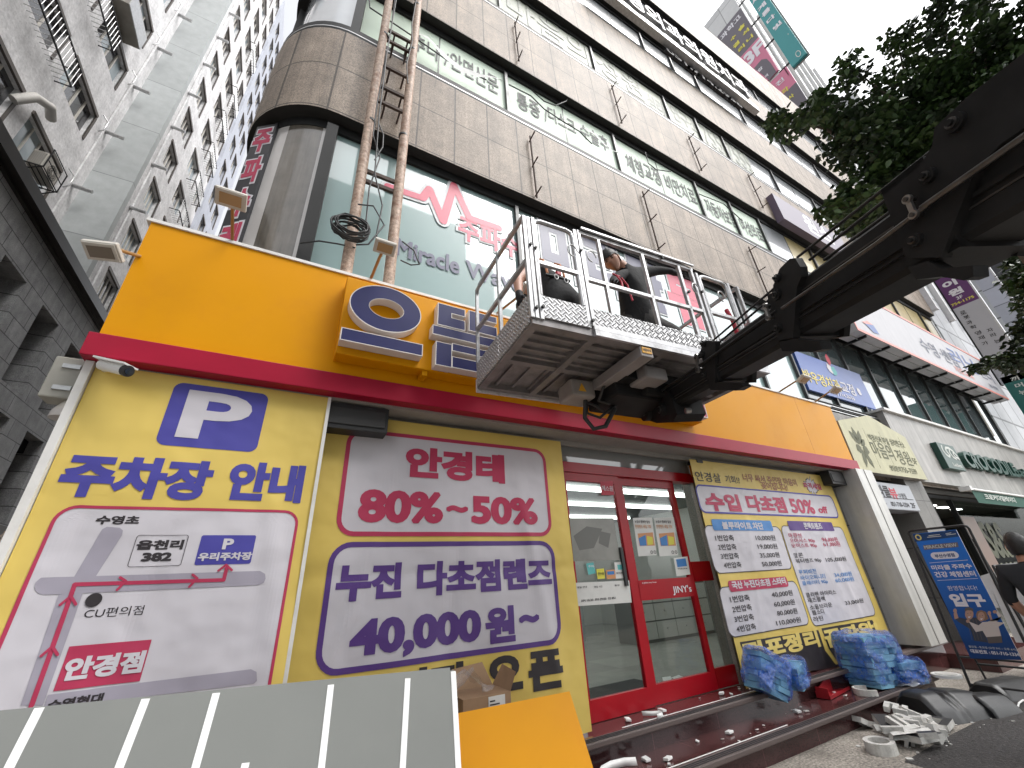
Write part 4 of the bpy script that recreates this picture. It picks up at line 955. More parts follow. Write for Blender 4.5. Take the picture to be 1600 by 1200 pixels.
# stair entrance recess and pillars
GRAND = brick_mat("grey_granite_slabs", (0.17, 0.165, 0.155), 0.35, 1.0, 0.9, 'XZ', 0.008, 0.0, rough=0.5, speck=0.4, sscale=100, var=0.2)
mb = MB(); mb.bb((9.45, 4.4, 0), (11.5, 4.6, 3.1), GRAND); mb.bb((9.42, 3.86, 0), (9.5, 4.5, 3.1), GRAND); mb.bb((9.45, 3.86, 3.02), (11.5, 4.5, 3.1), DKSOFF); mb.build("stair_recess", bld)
mb = MB(); mb.bb((11.45, 3.55, 0), (12.35, 4.1, 3.2), GRAND); mb.build("granite_pillar", bld)
mb = MB(); mb.bb((9.9, 2.98, -0.3), (12.4, 3.87, 0.20), REDG); mb.build("stair_landing", st)
# silver clad fascia of the clothes shop
mb = MB(); mb.bb((12.35, 3.62, 3.18), (23.6, 3.86, 4.86), CONC); mb.bb((9.17, 3.70, 4.05), (12.35, 3.86, 4.5), WEATH); mb.build("silver_fascia", bld)
mb = MB(); mb.bb((12.3, 3.55, 4.86), (23.6, 3.95, 4.92), WHITE); mb.build("white_ledge", bld)
mb = MB()
for i in range(5): mb.bb((9.3, 3.72+0.01*i, 4.5+i*0.06), (12.5, 3.86, 4.52+i*0.06), BLACKF if i % 2 == 0 else STEEL)
mb.build("louvre", bld)
fcl = front(3.49).z(1440, 640, 6)
pg = ppoly(fcl, [(140, 300), (308, 350), (410, 575), (253, 548)]); a0 = (pg[0][0]+pg[3][0])/2; a1 = (pg[1][0]+pg[2][0])/2; b0 = (pg[2][1]+pg[3][1])/2; b1 = (pg[0][1]+pg[1][1])/2
mb = MB(); mb.bb((a0, 3.49, b0), (a1, 3.62, b1), GRNS); eb = tag(mb.build("emblem_sign", loc=((a0+a1)/2, 3.5, b0), bevel=0.01), "square dark green sign with a white reptile emblem on the silver fascia", "sign")
mb = MB(); W = lambda u, v: (a0+(a1-a0)*u, b0+(b1-b0)*v)
stack_flat(mb, fcl, stroke(fcl, [W(*p) for p in ((.22, .88), (.16, .72), (.22, .55), (.36, .47), (.44, .56), (.34, .72), (.42, .84), (.62, .86), (.78, .76), (.88, .60), (.90, .46))], 0.055*(a1-a0)), PALE, 0.004)
stack_flat(mb, fcl, stroke(fcl, [W(*p) for p in ((.62, .86), (.52, .66), (.58, .5), (.72, .44))], 0.05*(a1-a0)), PALE, 0.007)
stack_flat(mb, fcl, stroke(fcl, [W(*p) for p in ((.78, .76), (.68, .62), (.74, .52), (.90, .46))], 0.045*(a1-a0)), PALE, 0.010); mb.build("emblem", eb)
mb = MB(); text_rect(mb, fcl, "Ladies", (*W(.34, .12), *W(.84, .26)), PALE, c=0.004, bold=0.02); mb.build("lettering", eb)
ft = front(3.55).z(1440, 640, 6); mb = MB()
T(mb, ft, "CROCODILE", 385, 470, 862, 568, 128, GRNS, bold=0.03, thick=0.12, c=0.0, mside=GRNS); T(mb, ft, "Ladies", 872, 588, 1010, 612, 70, GRNS, bold=0.03, thick=0.12, c=0.0, mside=GRNS)
tag(mb.build("raised_lettering", loc=(17, 3.55, 3.9)), "dark green raised letters along the silver clothes shop fascia", "lettering")
# awning, shop room and its lights
mb = MB(); AW = [(14.3, 3.6, 3.10), (23.4, 3.6, 3.10), (23.4, 3.32, 3.0), (14.3, 3.32, 3.0)]
mb.add(AW+[(14.3, 3.30, 2.70), (23.4, 3.30, 2.70)], [(0, 1, 2, 3), (3, 2, 5, 4)], GRNT); aw = tag(mb.build("awning", loc=(19.6, 3.4, 2.9)), "green shop awning under the silver fascia", "awning")
mb = MB(); mb.cyl((14.2, 3.31, 3.02), (23.4, 3.31, 3.02), 0.03, WHITEP, 8); mb.box((14.15, 3.36, 3.03), (0.14, 0.2, 0.1), WHITEP); mb.build("awning_rail", aw)
mb = MB(); text_rect(mb, front(3.29), "크로커다일레이디", (14.9, 2.80, 17.2, 2.94), PALE, c=0.004); mb.build("lettering", aw)
rm2 = thing("clothes_shop", "clothes shop room with small ceiling lights behind the green awning", "room", (18, 6, 0))
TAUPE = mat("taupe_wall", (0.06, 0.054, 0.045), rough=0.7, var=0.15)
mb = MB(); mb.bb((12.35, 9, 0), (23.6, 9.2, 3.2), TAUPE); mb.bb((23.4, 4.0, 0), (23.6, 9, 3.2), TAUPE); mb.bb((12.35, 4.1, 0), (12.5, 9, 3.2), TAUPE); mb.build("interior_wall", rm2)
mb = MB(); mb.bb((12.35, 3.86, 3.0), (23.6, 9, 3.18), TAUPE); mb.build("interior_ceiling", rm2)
for x, y in ((14.2, 4.6), (15.4, 4.7), (13.8, 5.4), (16.5, 4.8), (17.8, 4.9), (19.2, 5.0), (15.0, 6.0), (17.0, 6.2)):
    mb = MB(); mb.bb((x, y, 2.975), (x+0.5, y+0.16, 2.998), TUBE); mb.build("ceiling_light", rm2)
SHOPG = glass_mat("shop_window_glass", refl=0.02, edge=0.2)
mb = MB(); mb.bb((12.35, 3.95, 0), (13.6, 3.98, 2.98), SHOPG); mb.bb((14.9, 3.95, 0), (23.4, 3.98, 2.98), SHOPG); mb.build("shop_glass", rm2)
mb = MB(); mb.bb((13.55, 3.9, 0), (13.62, 4.0, 2.98), BLACKF); mb.bb((14.9, 3.9, 0), (14.97, 4.0, 2.98), BLACKF); mb.bb((12.35, 3.9, 2.9), (23.4, 4.0, 2.99), BLACKF); mb.build("glass_frame", rm2)
mb = MB(); mb.bb((14.95, 3.90, 0.4), (15.9, 3.92, 2.5), mat("copper_panel", (0.20, 0.12, 0.09), rough=0.4)); mb.build("door_panel", rm2)
SEASON = mat("olive_cutout", (0.10, 0.11, 0.06), rough=0.6, var=0.5)
mb = MB(); text_rect(mb, front(3.93), "S&S", (16.0, 1.5, 17.6, 2.4), SEASON, c=0.0, bold=0.03); text_rect(mb, front(3.93), "2025", (16.1, 1.0, 17.5, 1.4), SEASON, c=0.0, bold=0.03); mb.build("window_lettering", rm2)
# dental sign in the first-floor window
DBLUE = mat("dental_blue", (0.06, 0.12, 0.38), rough=0.35, var=0.05)
f8 = front(3.86).z(1180, 380, 3.75); pg = ppoly(f8, [(232, 640), (605, 755), (710, 970), (320, 860)]); a0 = (pg[0][0]+pg[3][0])/2; a1 = (pg[1][0]+pg[2][0])/2; b0 = (pg[2][1]+pg[3][1])/2; b1 = (pg[0][1]+pg[1][1])/2
mb = MB(); mb.bb((a0, 3.865, b0), (a1, 3.92, b1), DBLUE); ds = tag(mb.build("dental_sign", loc=((a0+a1)/2, 3.87, b0)), "blue dental clinic sign with yellow lettering in the first-floor windows past the fascia end", "sign")
mb = MB(); T(mb, f8, "박우경치과", 285, 775, 495, 832, 62, YINK, c=0.002, bold=0.02); T(mb, f8, "교정", 502, 840, 582, 862, 60, WINK, c=0.002, bold=0.02); T(mb, f8, "051) 714.2636", 440, 872, 582, 912, 26, WINK, c=0.002); mb.build("lettering", ds)
mb = MB(); c = f8.pix(440, 725); add_flat(mb, f8, [petal((c[0], c[1]-0.02), R_(80), 0.42, 0.10)], REDP, 0.006); add_flat(mb, f8, [petal((c[0], c[1]-0.25), R_(110), 0.36, 0.12)], WINK, 0.003); add_flat(mb, f8, [petal((c[0], c[1]-0.27), R_(60), 0.36, 0.12)], GRNP, 0.0045)
c = f8.pix(608, 870); add_flat(mb, f8, [rrect(c[0]-0.08, c[1]-0.1, c[0]+0.08, c[1]+0.1, 0.06)], WINK, 0.003); mb.build("tulip_emblem", ds)
# long white learning-centre sign
WSIGN = mat("white_sign_sheet", (0.44, 0.43, 0.45), rough=0.4, var=0.06, streak=0.12); CORAL = mat("coral_border", (0.65, 0.22, 0.18), rough=0.4)
mb = MB(); mb.bb((11.85, 3.2, 6.78), (23.4, 3.62, 8.4), WSIGN); ws = tag(mb.build("long_white_sign", loc=(17, 3.3, 7.5)), "long white sign box with coral edges projecting from the upper wall right of the boom", "sign")
mb = MB(); mb.bb((11.85, 3.19, 6.78), (23.4, 3.2, 6.86), CORAL); mb.bb((11.85, 3.19, 8.32), (23.4, 3.2, 8.4), CORAL); mb.bb((11.85, 3.19, 6.86), (11.92, 3.2, 8.32), CORAL); mb.build("coral_edge", ws)
mb = MB()
for i in range(9): mb.bb((12.3+i*1.3, 3.22, 6.72), (12.36+i*1.3, 3.75, 6.78), BLACKF)
mb.bb((11.9, 3.4, 6.74), (23.35, 3.42, 6.78), STEEL); mb.build("underside_frame", ws)
f4 = front(3.195).z(1400, 500, 8); SLG = mat("slate_ink", (0.12, 0.13, 0.18), rough=0.5); SBL = mat("soft_blue_ink", (0.12, 0.18, 0.40), rough=0.5)
mb = MB(); T(mb, f4, "수영·센텀", 320, 325, 742, 490, 130, SLG, c=0.004, bold=0.01); T(mb, f4, "러닝", 690, 455, 985, 580, 150, SBL, c=0.006, bold=0.01); T(mb, f4, "센터", 1015, 630, 1190, 710, 120, SLG, c=0.004, bold=0.01); T(mb, f4, "지도교육", 738, 610, 970, 715, 60, CORAL, c=0.004); T(mb, f4, "763-0579", 1165, 815, 1275, 865, 28, SLG, c=0.004); mb.build("lettering", ws)
fe = front(3.195).z(1180, 380, 3.75); mb = MB(); add_flat(mb, fe, [ppoly(fe, [(640, 470), (690, 480), (728, 535), (695, 525)])], SBL, 0.004); add_flat(mb, fe, [ppoly(fe, [(625, 460), (655, 455), (690, 480), (640, 470)])], CORAL, 0.005); mb.build("emblem", ws)
# purple sign on the second granite band
fpz = front(3.55).z(1080, 150, 5); PUR = mat("mauve_sign", (0.13, 0.10, 0.15), rough=0.4)
a0 = fpz.pix(680, 860)[0]; b1 = fpz.pix(690, 790)[1]; b0 = fpz.pix(800, 1000)[1]
mb = MB(); mb.bb((a0, 3.55, b0), (a0+4.2, 3.75, b1-0.05), PUR); ps = tag(mb.build("mauve_sign", loc=(a0, 3.6, b0)), "mauve sign board with white raised strokes on the second granite band near the tree", "sign")
mb = MB(); text_rect(mb, front(3.55), "원스", (a0+1.5, b0+0.2, a0+3.2, b1-0.1), WHITEP, thick=0.2, bold=0.03, c=-0.1, mside=WHITEP); mb.build("raised_lettering", ps)
# raised metal letters high on the building
mb = MB(); mb.bb((5.6, 3.3, 17.35), (13.6, 3.5, 17.65), STEEL); rl = tag(mb.build("high_sign", loc=(9, 3.4, 17.5)), "grey metal letters on a rail high on the granite wall near the roof", "sign")
mb = MB(); text_rect(mb, front(3.36), "성형외과의원치과", (5.9, 17.7, 13.2, 18.8), mat("dull_letter", (0.20, 0.20, 0.20), rough=0.4, metal=0.3), thick=0.25, bold=0.02, c=0, mside=STEEL); mb.build("raised_lettering", rl)
mb = MB(); text_rect(mb, front(3.6), "051.714.2936", (8.6, 16.95, 12.6, 17.25), INK, thick=0.1, bold=0.03, c=0.1, mside=INK); mb.build("phone_lettering", rl)

# ================================================================ BLADE SIGNS AND NEIGHBOUR TOWERS ON THE RIGHT
PANW = brick_mat("white_tower_panels", (0.55, 0.55, 0.55), 0.5, 2.6, 1.9, 'YZ', 0.03, 0.0, rough=0.5, speck=0.03, var=0.06, bump=0.1)
FAC = brick_mat("grey_tower_panels", (0.50, 0.51, 0.53), 0.35, 1.6, 2.2, 'XZ', 0.05, 0.0, rough=0.5, speck=0.03, var=0.1)
nb = thing("neighbour_tower", "tall white panelled tower rising behind the right end of the granite building", "building", (30, 10, 0))
mb = MB(); mb.bb((24.3, 4.05, 0), (38, 12, 42.5), PANW); mb.build("wall", nb)
mb = MB(); mb.bb((24.5, 4.0, 3), (38, 4.05, 42), FAC); mb.build("street_front", nb)
for k in range(6):
    mb = MB(); mb.bb((25.2+k*2.1, 3.8, 12), (25.45+k*2.1, 4.0, 42), WHITE); mb.build("fin", nb)
mb = MB(); mb.bb((24.27, 6.6, 36.5), (24.3, 8.2, 41.0), mat("dark_recess", (0.10, 0.10, 0.09), rough=0.6)); mb.build("window", nb)
f2 = thing("far_tower", "grey tower with vertical fins beyond the white panelled tower", "building", (46, 10, 0))
mb = MB(); mb.bb((39, 3.2, 0), (54, 14, 40), FAC); mb.build("wall", f2)
for k in range(7):
    mb = MB(); mb.bb((39.3+k*2.1, 2.9, 10), (39.6+k*2.1, 3.2, 40), WHITE); mb.build("fin", f2)
PNK = mat("pink_sign", (0.58, 0.17, 0.27), rough=0.4); GRYS = mat("plum_grey_sign", (0.12, 0.105, 0.125), rough=0.4)
fs = side(24.2); zs = fs.z(1080, 0, 6.667)
t = thing("wall_sign", "tall pink and plum wall sign with a white floor number on the white tower side", "sign", (24.2, 5, 34))
mb = MB(); mb.bb((24.2, 4.0, 35.5), (24.3, 6.05, 39.75), GRYS); mb.bb((24.2, 4.0, 31.35), (24.3, 6.05, 35.5), PNK); mb.build("sign_face", t)
mb = MB(); add_flat(mb, fs, [ppoly(fs, [(1178, 107), (1190, 93), (1198, 92), (1204, 98), (1213, 112), (1202, 126), (1196, 120)])], GRYS, 0.01); mb.build("plum_patch", t)
YS = mat("lemon_ink", (0.65, 0.58, 0.08), rough=0.5)
mb = MB()
T(mb, zs, "3F", 560, 640, 750, 460, 165, WINK, c=0.02, bold=0.05)
T(mb, zs, "과학고", 300, 385, 525, 180, 70, WINK, c=0.02, bold=0.03)
for s, x, y, w_ in (("솔", 525, 285, 70), ("석", 570, 335, 70), ("니", 610, 400, 70), ("수", 440, 395, 60), ("결", 470, 465, 70), ("리", 525, 500, 70)): T(mb, zs, s, x-w_*.5, y+w_*.42, x+w_*.5, y-w_*.42, w_*.75, YS, c=0.02, bold=0.04)
T(mb, zs, "합", 695, 745, 745, 700, 40, WINK, c=0.02, bold=0.03); T(mb, zs, "격", 770, 810, 800, 775, 36, WINK, c=0.02, bold=0.03)
mb.build("lettering", t)
t = thing("wall_sign", "smaller pink and plum sign below the tall one at the roof edge", "sign", (24.2, 4.2, 28))
mb = MB(); mb.bb((24.2, 3.6, 29.2), (24.3, 5.2, 31.0), PNK); mb.bb((24.2, 3.6, 27.2), (24.3, 5.2, 29.2), GRYS); mb.build("sign_face", t)
mb = MB(); T(mb, zs, "진", 885, 890, 965, 820, 60, WINK, c=0.02, bold=0.03); T(mb, zs, "각", 945, 970, 1015, 915, 62, YS, c=0.02, bold=0.04); T(mb, zs, "사", 1015, 1030, 1070, 985, 50, YS, c=0.02, bold=0.04); mb.build("lettering", t)
TEAL = mat("teal_sign", (0.035, 0.26, 0.27), rough=0.4)
t = thing("blade_sign", "long teal banner sign standing out from the white tower near the sky", "sign", (24.2, 2.9, 34))
mb = MB(); mb.bb((24.1, 2.5, 30.4), (24.3, 3.38, 44), TEAL); mb.bb((24.3, 2.42, 30.3), (24.36, 3.4, 44), SOFF); mb.build("sign_face", t)
mb = MB()
for z in (31, 34, 37, 40): mb.bb((24.2, 3.38, z), (24.26, 4.05, z+0.12), BLACKF)
mb.bb((24.2, 3.7, 30.2), (24.25, 3.75, 44), STEEL); mb.build("sign_bracket", t)
fst = side(24.095).z(1080, 0, 6.667); mb = MB()
for s, x, y, w_ in (("시", 665, 5, 90), ("계", 735, 70, 100), ("름", 780, 125, 100), ("다", 830, 195, 100), ("빛", 900, 265, 100)): T(mb, fst, s, x-w_*.45, y+w_*.4, x+w_*.45, y-w_*.4, w_*.62, WINK, c=0.01, bold=0.04)
add_flat(mb, fst, ring([(fst.pix(1115, 560)[0]+0.14*math.cos(i*.5236), fst.pix(1115, 560)[1]+0.3*math.sin(i*.5236)) for i in range(12)], [(fst.pix(1115, 560)[0]+0.10*math.cos(i*.5236), fst.pix(1115, 560)[1]+0.24*math.sin(i*.5236)) for i in range(12)]), PALE, 0.01)
T(mb, fst, "ENGLISH", 985, 330, 1035, 380, 20, PALE, c=0.01); mb.build("lettering", t)
# purple and grey blade sign
t = thing("blade_sign", "purple and pale grey hanging sign with black vertical lettering right of the boom", "sign", (24.3, 2.8, 10))
PURD = mat("deep_purple_sign", (0.10, 0.02, 0.12), rough=0.35); GRYL = mat("pale_grey_sign", (0.42, 0.42, 0.46), rough=0.4)
mb = MB(); mb.bb((24.2, 2.41, 11.25), (24.45, 3.25, 15.2), PURD); mb.bb((24.2, 2.41, 7.6), (24.45, 3.25, 11.25), GRYL); mb.build("sign_face", t)
mb = MB(); mb.bb((24.19, 2.36, 7.6), (24.46, 2.41, 15.2), STEEL); mb.bb((24.19, 3.25, 7.6), (24.46, 3.30, 15.2), BLACKF); mb.build("sign_edge", t)
fp = side(24.195); p3 = fp.z(1400, 380, 8); p4 = fp.z(1400, 500, 8); mb = MB()
T(mb, p3, "이", 577, 535, 760, 478, 95, WINK, c=0.004, bold=0.05); T(mb, p3, "원", 655, 640, 832, 570, 95, WINK, c=0.004, bold=0.05); T(mb, p3, "3F", 755, 690, 832, 660, 42, WINK, c=0.004, bold=0.02); T(mb, p3, "754-1175", 690, 775, 978, 668, 36, YS, c=0.004, bold=0.03)
for zz, s, x, y in ((p3, "로", 838, 868), (p3, "봇", 882, 922), (p4, "과", 915, 30), (p4, "학", 968, 88), (p4, "영", 1025, 160), (p4, "재", 1068, 222), (p4, "가", 1112, 290), (p4, "자", 1175, 125), (p4, "라", 1218, 185), (p4, "는", 1268, 262), (p4, "곳", 1328, 345)): T(mb, zz, s, x-36, y+15, x+36, y-15, 52, INK, c=0.004, bold=0.012)
T(mb, p4, "수영·센텀", 1188, 512, 1465, 430, 40, INK, c=0.004); mb.build("lettering", t)
t = thing("blade_sign", "dark teal hanging sign at the right edge below the leafy twigs", "sign", (24.2, 2.6, 6))
mb = MB(); mb.bb((24.2, 1.6, 3.2), (24.4, 3.19, 7.87), mat("deep_teal_sign", (0.012, 0.12, 0.105), rough=0.4)); mb.build("sign_face", t)
mb = MB(); fq = side(24.195).z(1400, 500, 8)
for s, x, y in (("끼", 1485, 735), ("머", 1540, 815), ("뉴", 1590, 900)): T(mb, fq, s, x-48, y+18, x+48, y-18, 62, PALE, c=0.004, bold=0.02)
mb.build("lettering", t)
t = thing("blade_sign", "dark grey hanging sign with white and orange lettering at the right edge behind leaves", "sign", (31, 2, 11))
mb = MB(); mb.bb((31, 0.9, 7), (31.3, 2.42, 15.5), mat("charcoal_sign", (0.035, 0.035, 0.04), rough=0.5)); mb.bb((30.99, 2.42, 7), (31.3, 2.47, 15.5), mat("gilt_edge", (0.4, 0.28, 0.08), rough=0.4)); mb.build("sign_face", t)
mb = MB(); fq = side(30.995).z(1400, 380, 8)
for s, x, y, m in (("마", 1360, 610, WINK), ("을", 1410, 670, WINK), ("서", 1470, 745, WINK), ("점", 1560, 870, ORGP)): T(mb, fq, s, x-50, y+20, x+50, y-20, 75, m, c=0.004, bold=0.04)
mb.build("lettering", t)
mb = MB(); mb.bb((27, 1.92, 4), (27.3, 2.48, 16), brick_mat("bluish_panels", (0.45, 0.47, 0.52), 0.4, 3.0, 0.9, 'YZ', 0.02, 0.0, rough=0.4, speck=0.02, var=0.05)); mb.bb((26.97, 1.86, 4), (27.3, 1.92, 16), STEEL)
tag(mb.build("panel_pylon", loc=(27.1, 2.2, 10)), "pale bluish panelled pylon between the purple sign and the dark grey sign", "pylon")

# ================================================================ BUILDINGS ALONG THE ALLEY ON THE LEFT
PLAS = mat("white_rough_plaster", (0.74, 0.73, 0.735), rough=0.85, var=0.22, vscale=1.4, speck=0.14, sscale=10, bump=0.45, bscale=9, bdist=0.03, streak=0.12)
GSTRIP = brick_mat("grey_panel_strip", (0.42, 0.44, 0.44), 0.62, 30, 3.08, 'XZ', 0.02, 0.0, rough=0.7, speck=0.05, var=0.1, off0=(15, -1.2))
BLUEW = mat("bluish_plaster", (0.44, 0.46, 0.52), rough=0.8, var=0.1, bump=0.2, bscale=12)
GRANP = brick_mat("grey_granite_podium", (0.38, 0.38, 0.385), 0.25, 1.03, 0.48, 'YZ', 0.012, 0.5, rough=0.6, speck=0.35, sscale=60, var=0.28, streak=0.2, off0=(-0.0, 0.1))
SILLM = mat("window_trim_brown", (0.10, 0.085, 0.075), rough=0.5); PANE = mat("office_pane", (0.045, 0.045, 0.05), rough=0.08, spec=0.6, coat=0.3); PANEL_ = mat("pale_blind_pane", (0.34, 0.40, 0.43), rough=0.15, coat=0.4); MULW = mat("cream_mullion", (0.58, 0.55, 0.50), rough=0.5)
lb_ = thing("alley_tower", "white plastered tower with a grey vertical strip and wide windows across the alley", "building", (-11, 15, 0))
mb = MB(); mb.bb((-16, -2, 12.7), (-8.72, 16.4, 50), PLAS); mb.build("inner_wall", lb_)
WINS = []
def wall_with_windows(x, y0, y1, z0, z1, wins, m, thick=0.22):
    """a wall facing +X made of piers and bands round real openings"""
    mb = MB(); zs_ = sorted({z0, z1} | {w[2] for w in wins} | {w[3] for w in wins}); ys = sorted({y0, y1} | {w[0] for w in wins} | {w[1] for w in wins})
    for i in range(len(zs_)-1):
        run = None
        for j in range(len(ys)-1):
            yc, zc = (ys[j]+ys[j+1])/2, (zs_[i]+zs_[i+1])/2
            hole = any(w[0] < yc < w[1] and w[2] < zc < w[3] for w in wins)
            if hole:
                if run is not None: mb.bb((x-thick, run, zs_[i]), (x, ys[j], zs_[i+1]), m); run = None
            elif run is None: run = ys[j]
        if run is not None: mb.bb((x-thick, run, zs_[i]), (x, ys[-1], zs_[i+1]), m)
    return mb
def tower_window(parent, x, y0, y1, z0, z1, n, rnd, depth=0.14):
    mb = MB(); w_ = (y1-y0)/n
    for i in range(n): mb.bb((x-depth-0.03, y0+i*w_, z0), (x-depth, y0+(i+1)*w_, z1), PANEL_ if rnd.random() < 0.3 else PANE)
    o = mb.build("window", parent)
    mb = MB()
    for i in range(1, n): mb.bb((x-depth, y0+i*w_-0.03, z0+0.05), (x-depth+0.04, y0+i*w_+0.03, z1-0.05), MULW)
    mb.bb((x-depth, y0, z0), (x-depth+0.05, y1, z0+0.06), MULW); mb.build("frame", o)
    mb = MB(); mb.bb((x-0.02, y0-0.05, z1-0.02), (x+0.05, y1+0.05, z1+0.12), SILLM); mb.bb((x-0.02, y1, z0), (x+0.03, y1+0.1, z1-0.02), SILLM); mb.build("trim", o)
    return o
rnd = random.Random(4)
wA = [(y0, y1, z, z+1.25) for k in range(9) for z in (13.68+3.08*k,) for y0, y1 in ((13.0, 15.1), (8.8, 12.3), (4.5, 7.8))]
wall_with_windows(-8.5, -2, 16.4, 12.9, 50, wA, PLAS).build("wall", lb_)
for y0, y1, z0, z1 in wA:
    if z0 < 32: tower_window(lb_, -8.5, y0, y1, z0, z1, 4 if y1-y0 < 3 else 5, rnd)
mb = MB(); mb.bb((-8.5, 16.4, 0), (-7.27, 16.7, 50), GSTRIP); mb.bb((-9.5, 16.4, 0), (-8.5, 16.7, 50), GSTRIP); mb.build("grey_strip", lb_)
wB = [(y0, y1, z, z+1.3) for k in range(14) for z in (11.8+2.55*k,) for y0, y1 in ((17.55, 18.8), (19.9, 21.4), (22.1, 23.1))]
wall_with_windows(-7.27, 16.7, 23.3, 0, 50, wB, PLAS).build("wall", lb_)
mb = MB(); mb.bb((-12, 16.7, 0), (-7.6, 23.3, 50), PLAS); mb.build("inner_wall", lb_)
for y0, y1, z0, z1 in wB:
    if z0 < 46: tower_window(lb_, -7.27, y0, y1, z0, z1, 4 if y0 < 18 else 3, rnd)
bl2 = thing("bluish_block", "bluish grey plastered block at the far end of the alley", "building", (-9, 26, 0))
wC = [(y0, y1, z, z+1.3) for k in range(14) for z in (11.0+2.55*k,) for y0, y1 in ((23.9, 24.7), (25.4, 26.3))]
wall_with_windows(-7.1, 23.3, 27.2, 0, 48, wC, BLUEW).build("wall", bl2)
mb = MB(); mb.bb((-12, 23.3, 0), (-7.4, 27.2, 48), BLUEW); mb.build("inner_wall", bl2)
for y0, y1, z0, z1 in wC:
    if z0 < 46: tower_window(bl2, -7.1, y0, y1, z0, z1, 3, rnd)
# conduits, drain stubs
mb = MB(); mb.cyl((-8.46, 15.75, 13), (-8.46, 15.75, 50), 0.04, PLAS, 8); mb.build("conduit", lb_)
mb = MB(); mb.cyl((-7.23, 17.0, 8), (-7.23, 17.0, 50), 0.04, PLAS, 8); mb.build("conduit", lb_)
for k in range(9):
    mb = MB(); mb.cyl((-8.5, 15.95, 15.22+3.08*k), (-7.95, 15.95, 15.18+3.08*k), 0.075, STEEL, 10); mb.build("drain_stub", lb_)
    mb = MB(); mb.tube([(-8.42, 15.45, 14.6+3.08*k), (-8.3, 15.45, 14.75+3.08*k), (-8.3, 15.45, 15.2+3.08*k), (-8.45, 15.3, 15.35+3.08*k)], 0.025, STEEL, 5); mb.build("hook_pipe", lb_)
for k in range(12):
    mb = MB(); mb.cyl((-7.27, 16.95, 13.2+2.6*k), (-6.75, 16.95, 13.16+2.6*k), 0.07, STEEL, 8); mb.build("drain_stub", lb_)
# granite podium with tall openings
wP = [(y, y+1.4, 8.2, 11.1) for y in (6.9, 9.57, 12.24, 14.93, 17.58, 20.25)]+[(y, y+1.4, 4.4, 7.38) for y in (6.9, 9.57, 12.24, 14.93, 17.58, 20.25)]+[(y, y+1.4, 0.3, 3.3) for y in (6.9, 9.57, 12.24, 14.93, 17.58, 20.25)]
pod = thing("granite_podium", "dark grey granite podium with tall recessed openings below the white tower", "building", (-10, 14, 0))
wall_with_windows(-8.4, -2, 24, 0, 12.7, wP, GRANP, 0.7).build("wall", pod)
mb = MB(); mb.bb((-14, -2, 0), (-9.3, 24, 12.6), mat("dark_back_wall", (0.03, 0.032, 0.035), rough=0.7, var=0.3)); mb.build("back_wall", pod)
mb = MB(); mb.bb((-8.75, -2, 12.72), (-8.1, 24, 13.15), mat("dark_bronze_ledge", (0.022, 0.019, 0.017), rough=0.35, var=0.3)); mb.bb((-8.75, -2, 12.6), (-8.3, 24, 12.72), MATS["dark_bronze_ledge"]); mb.build("ledge", pod)
MAGW = mat("maroon_blind", (0.14, 0.012, 0.04), rough=0.5, var=0.2)
for y in (17.58, 20.25):
    mb = MB(); mb.bb((-9.12, y, 4.4), (-9.08, y+1.4, 6.9), MAGW); o = mb.build("maroon_window", pod)
    mb = MB()
    for dy in (0.0, 0.45, 0.9, 1.35): mb.bb((-9.08, y+dy, 4.4), (-9.0, y+dy+0.06, 6.9), BLACKF)
    for z in (4.4, 5.2, 6.0, 6.85): mb.bb((-9.08, y, z), (-9.0, y+1.4, z+0.06), BLACKF)
    mb.bb((-9.1, y, 6.9), (-8.8, y+1.4, 7.36), BLACKF); mb.build("frame", o)
fpo = side(-8.39); fpo = Frame((-8.33, 0, 0), (0, 1, 0), (0, 0, 1))
mb = MB(); mb.bb((-8.4, 19.5, 3.4), (-8.335, 24, 4.3), mat("grey_sign_board", (0.15, 0.14, 0.13), rough=0.6)); mb.build("sign_board", pod)
mb = MB(); text_rect(mb, fpo, "송도", (21.3, 3.55, 22.9, 4.15), mat("dull_gold", (0.45, 0.30, 0.16), rough=0.4), bold=0.03, c=0.0); mb.build("sign_lettering", pod)

rescale(pod, 0.774)
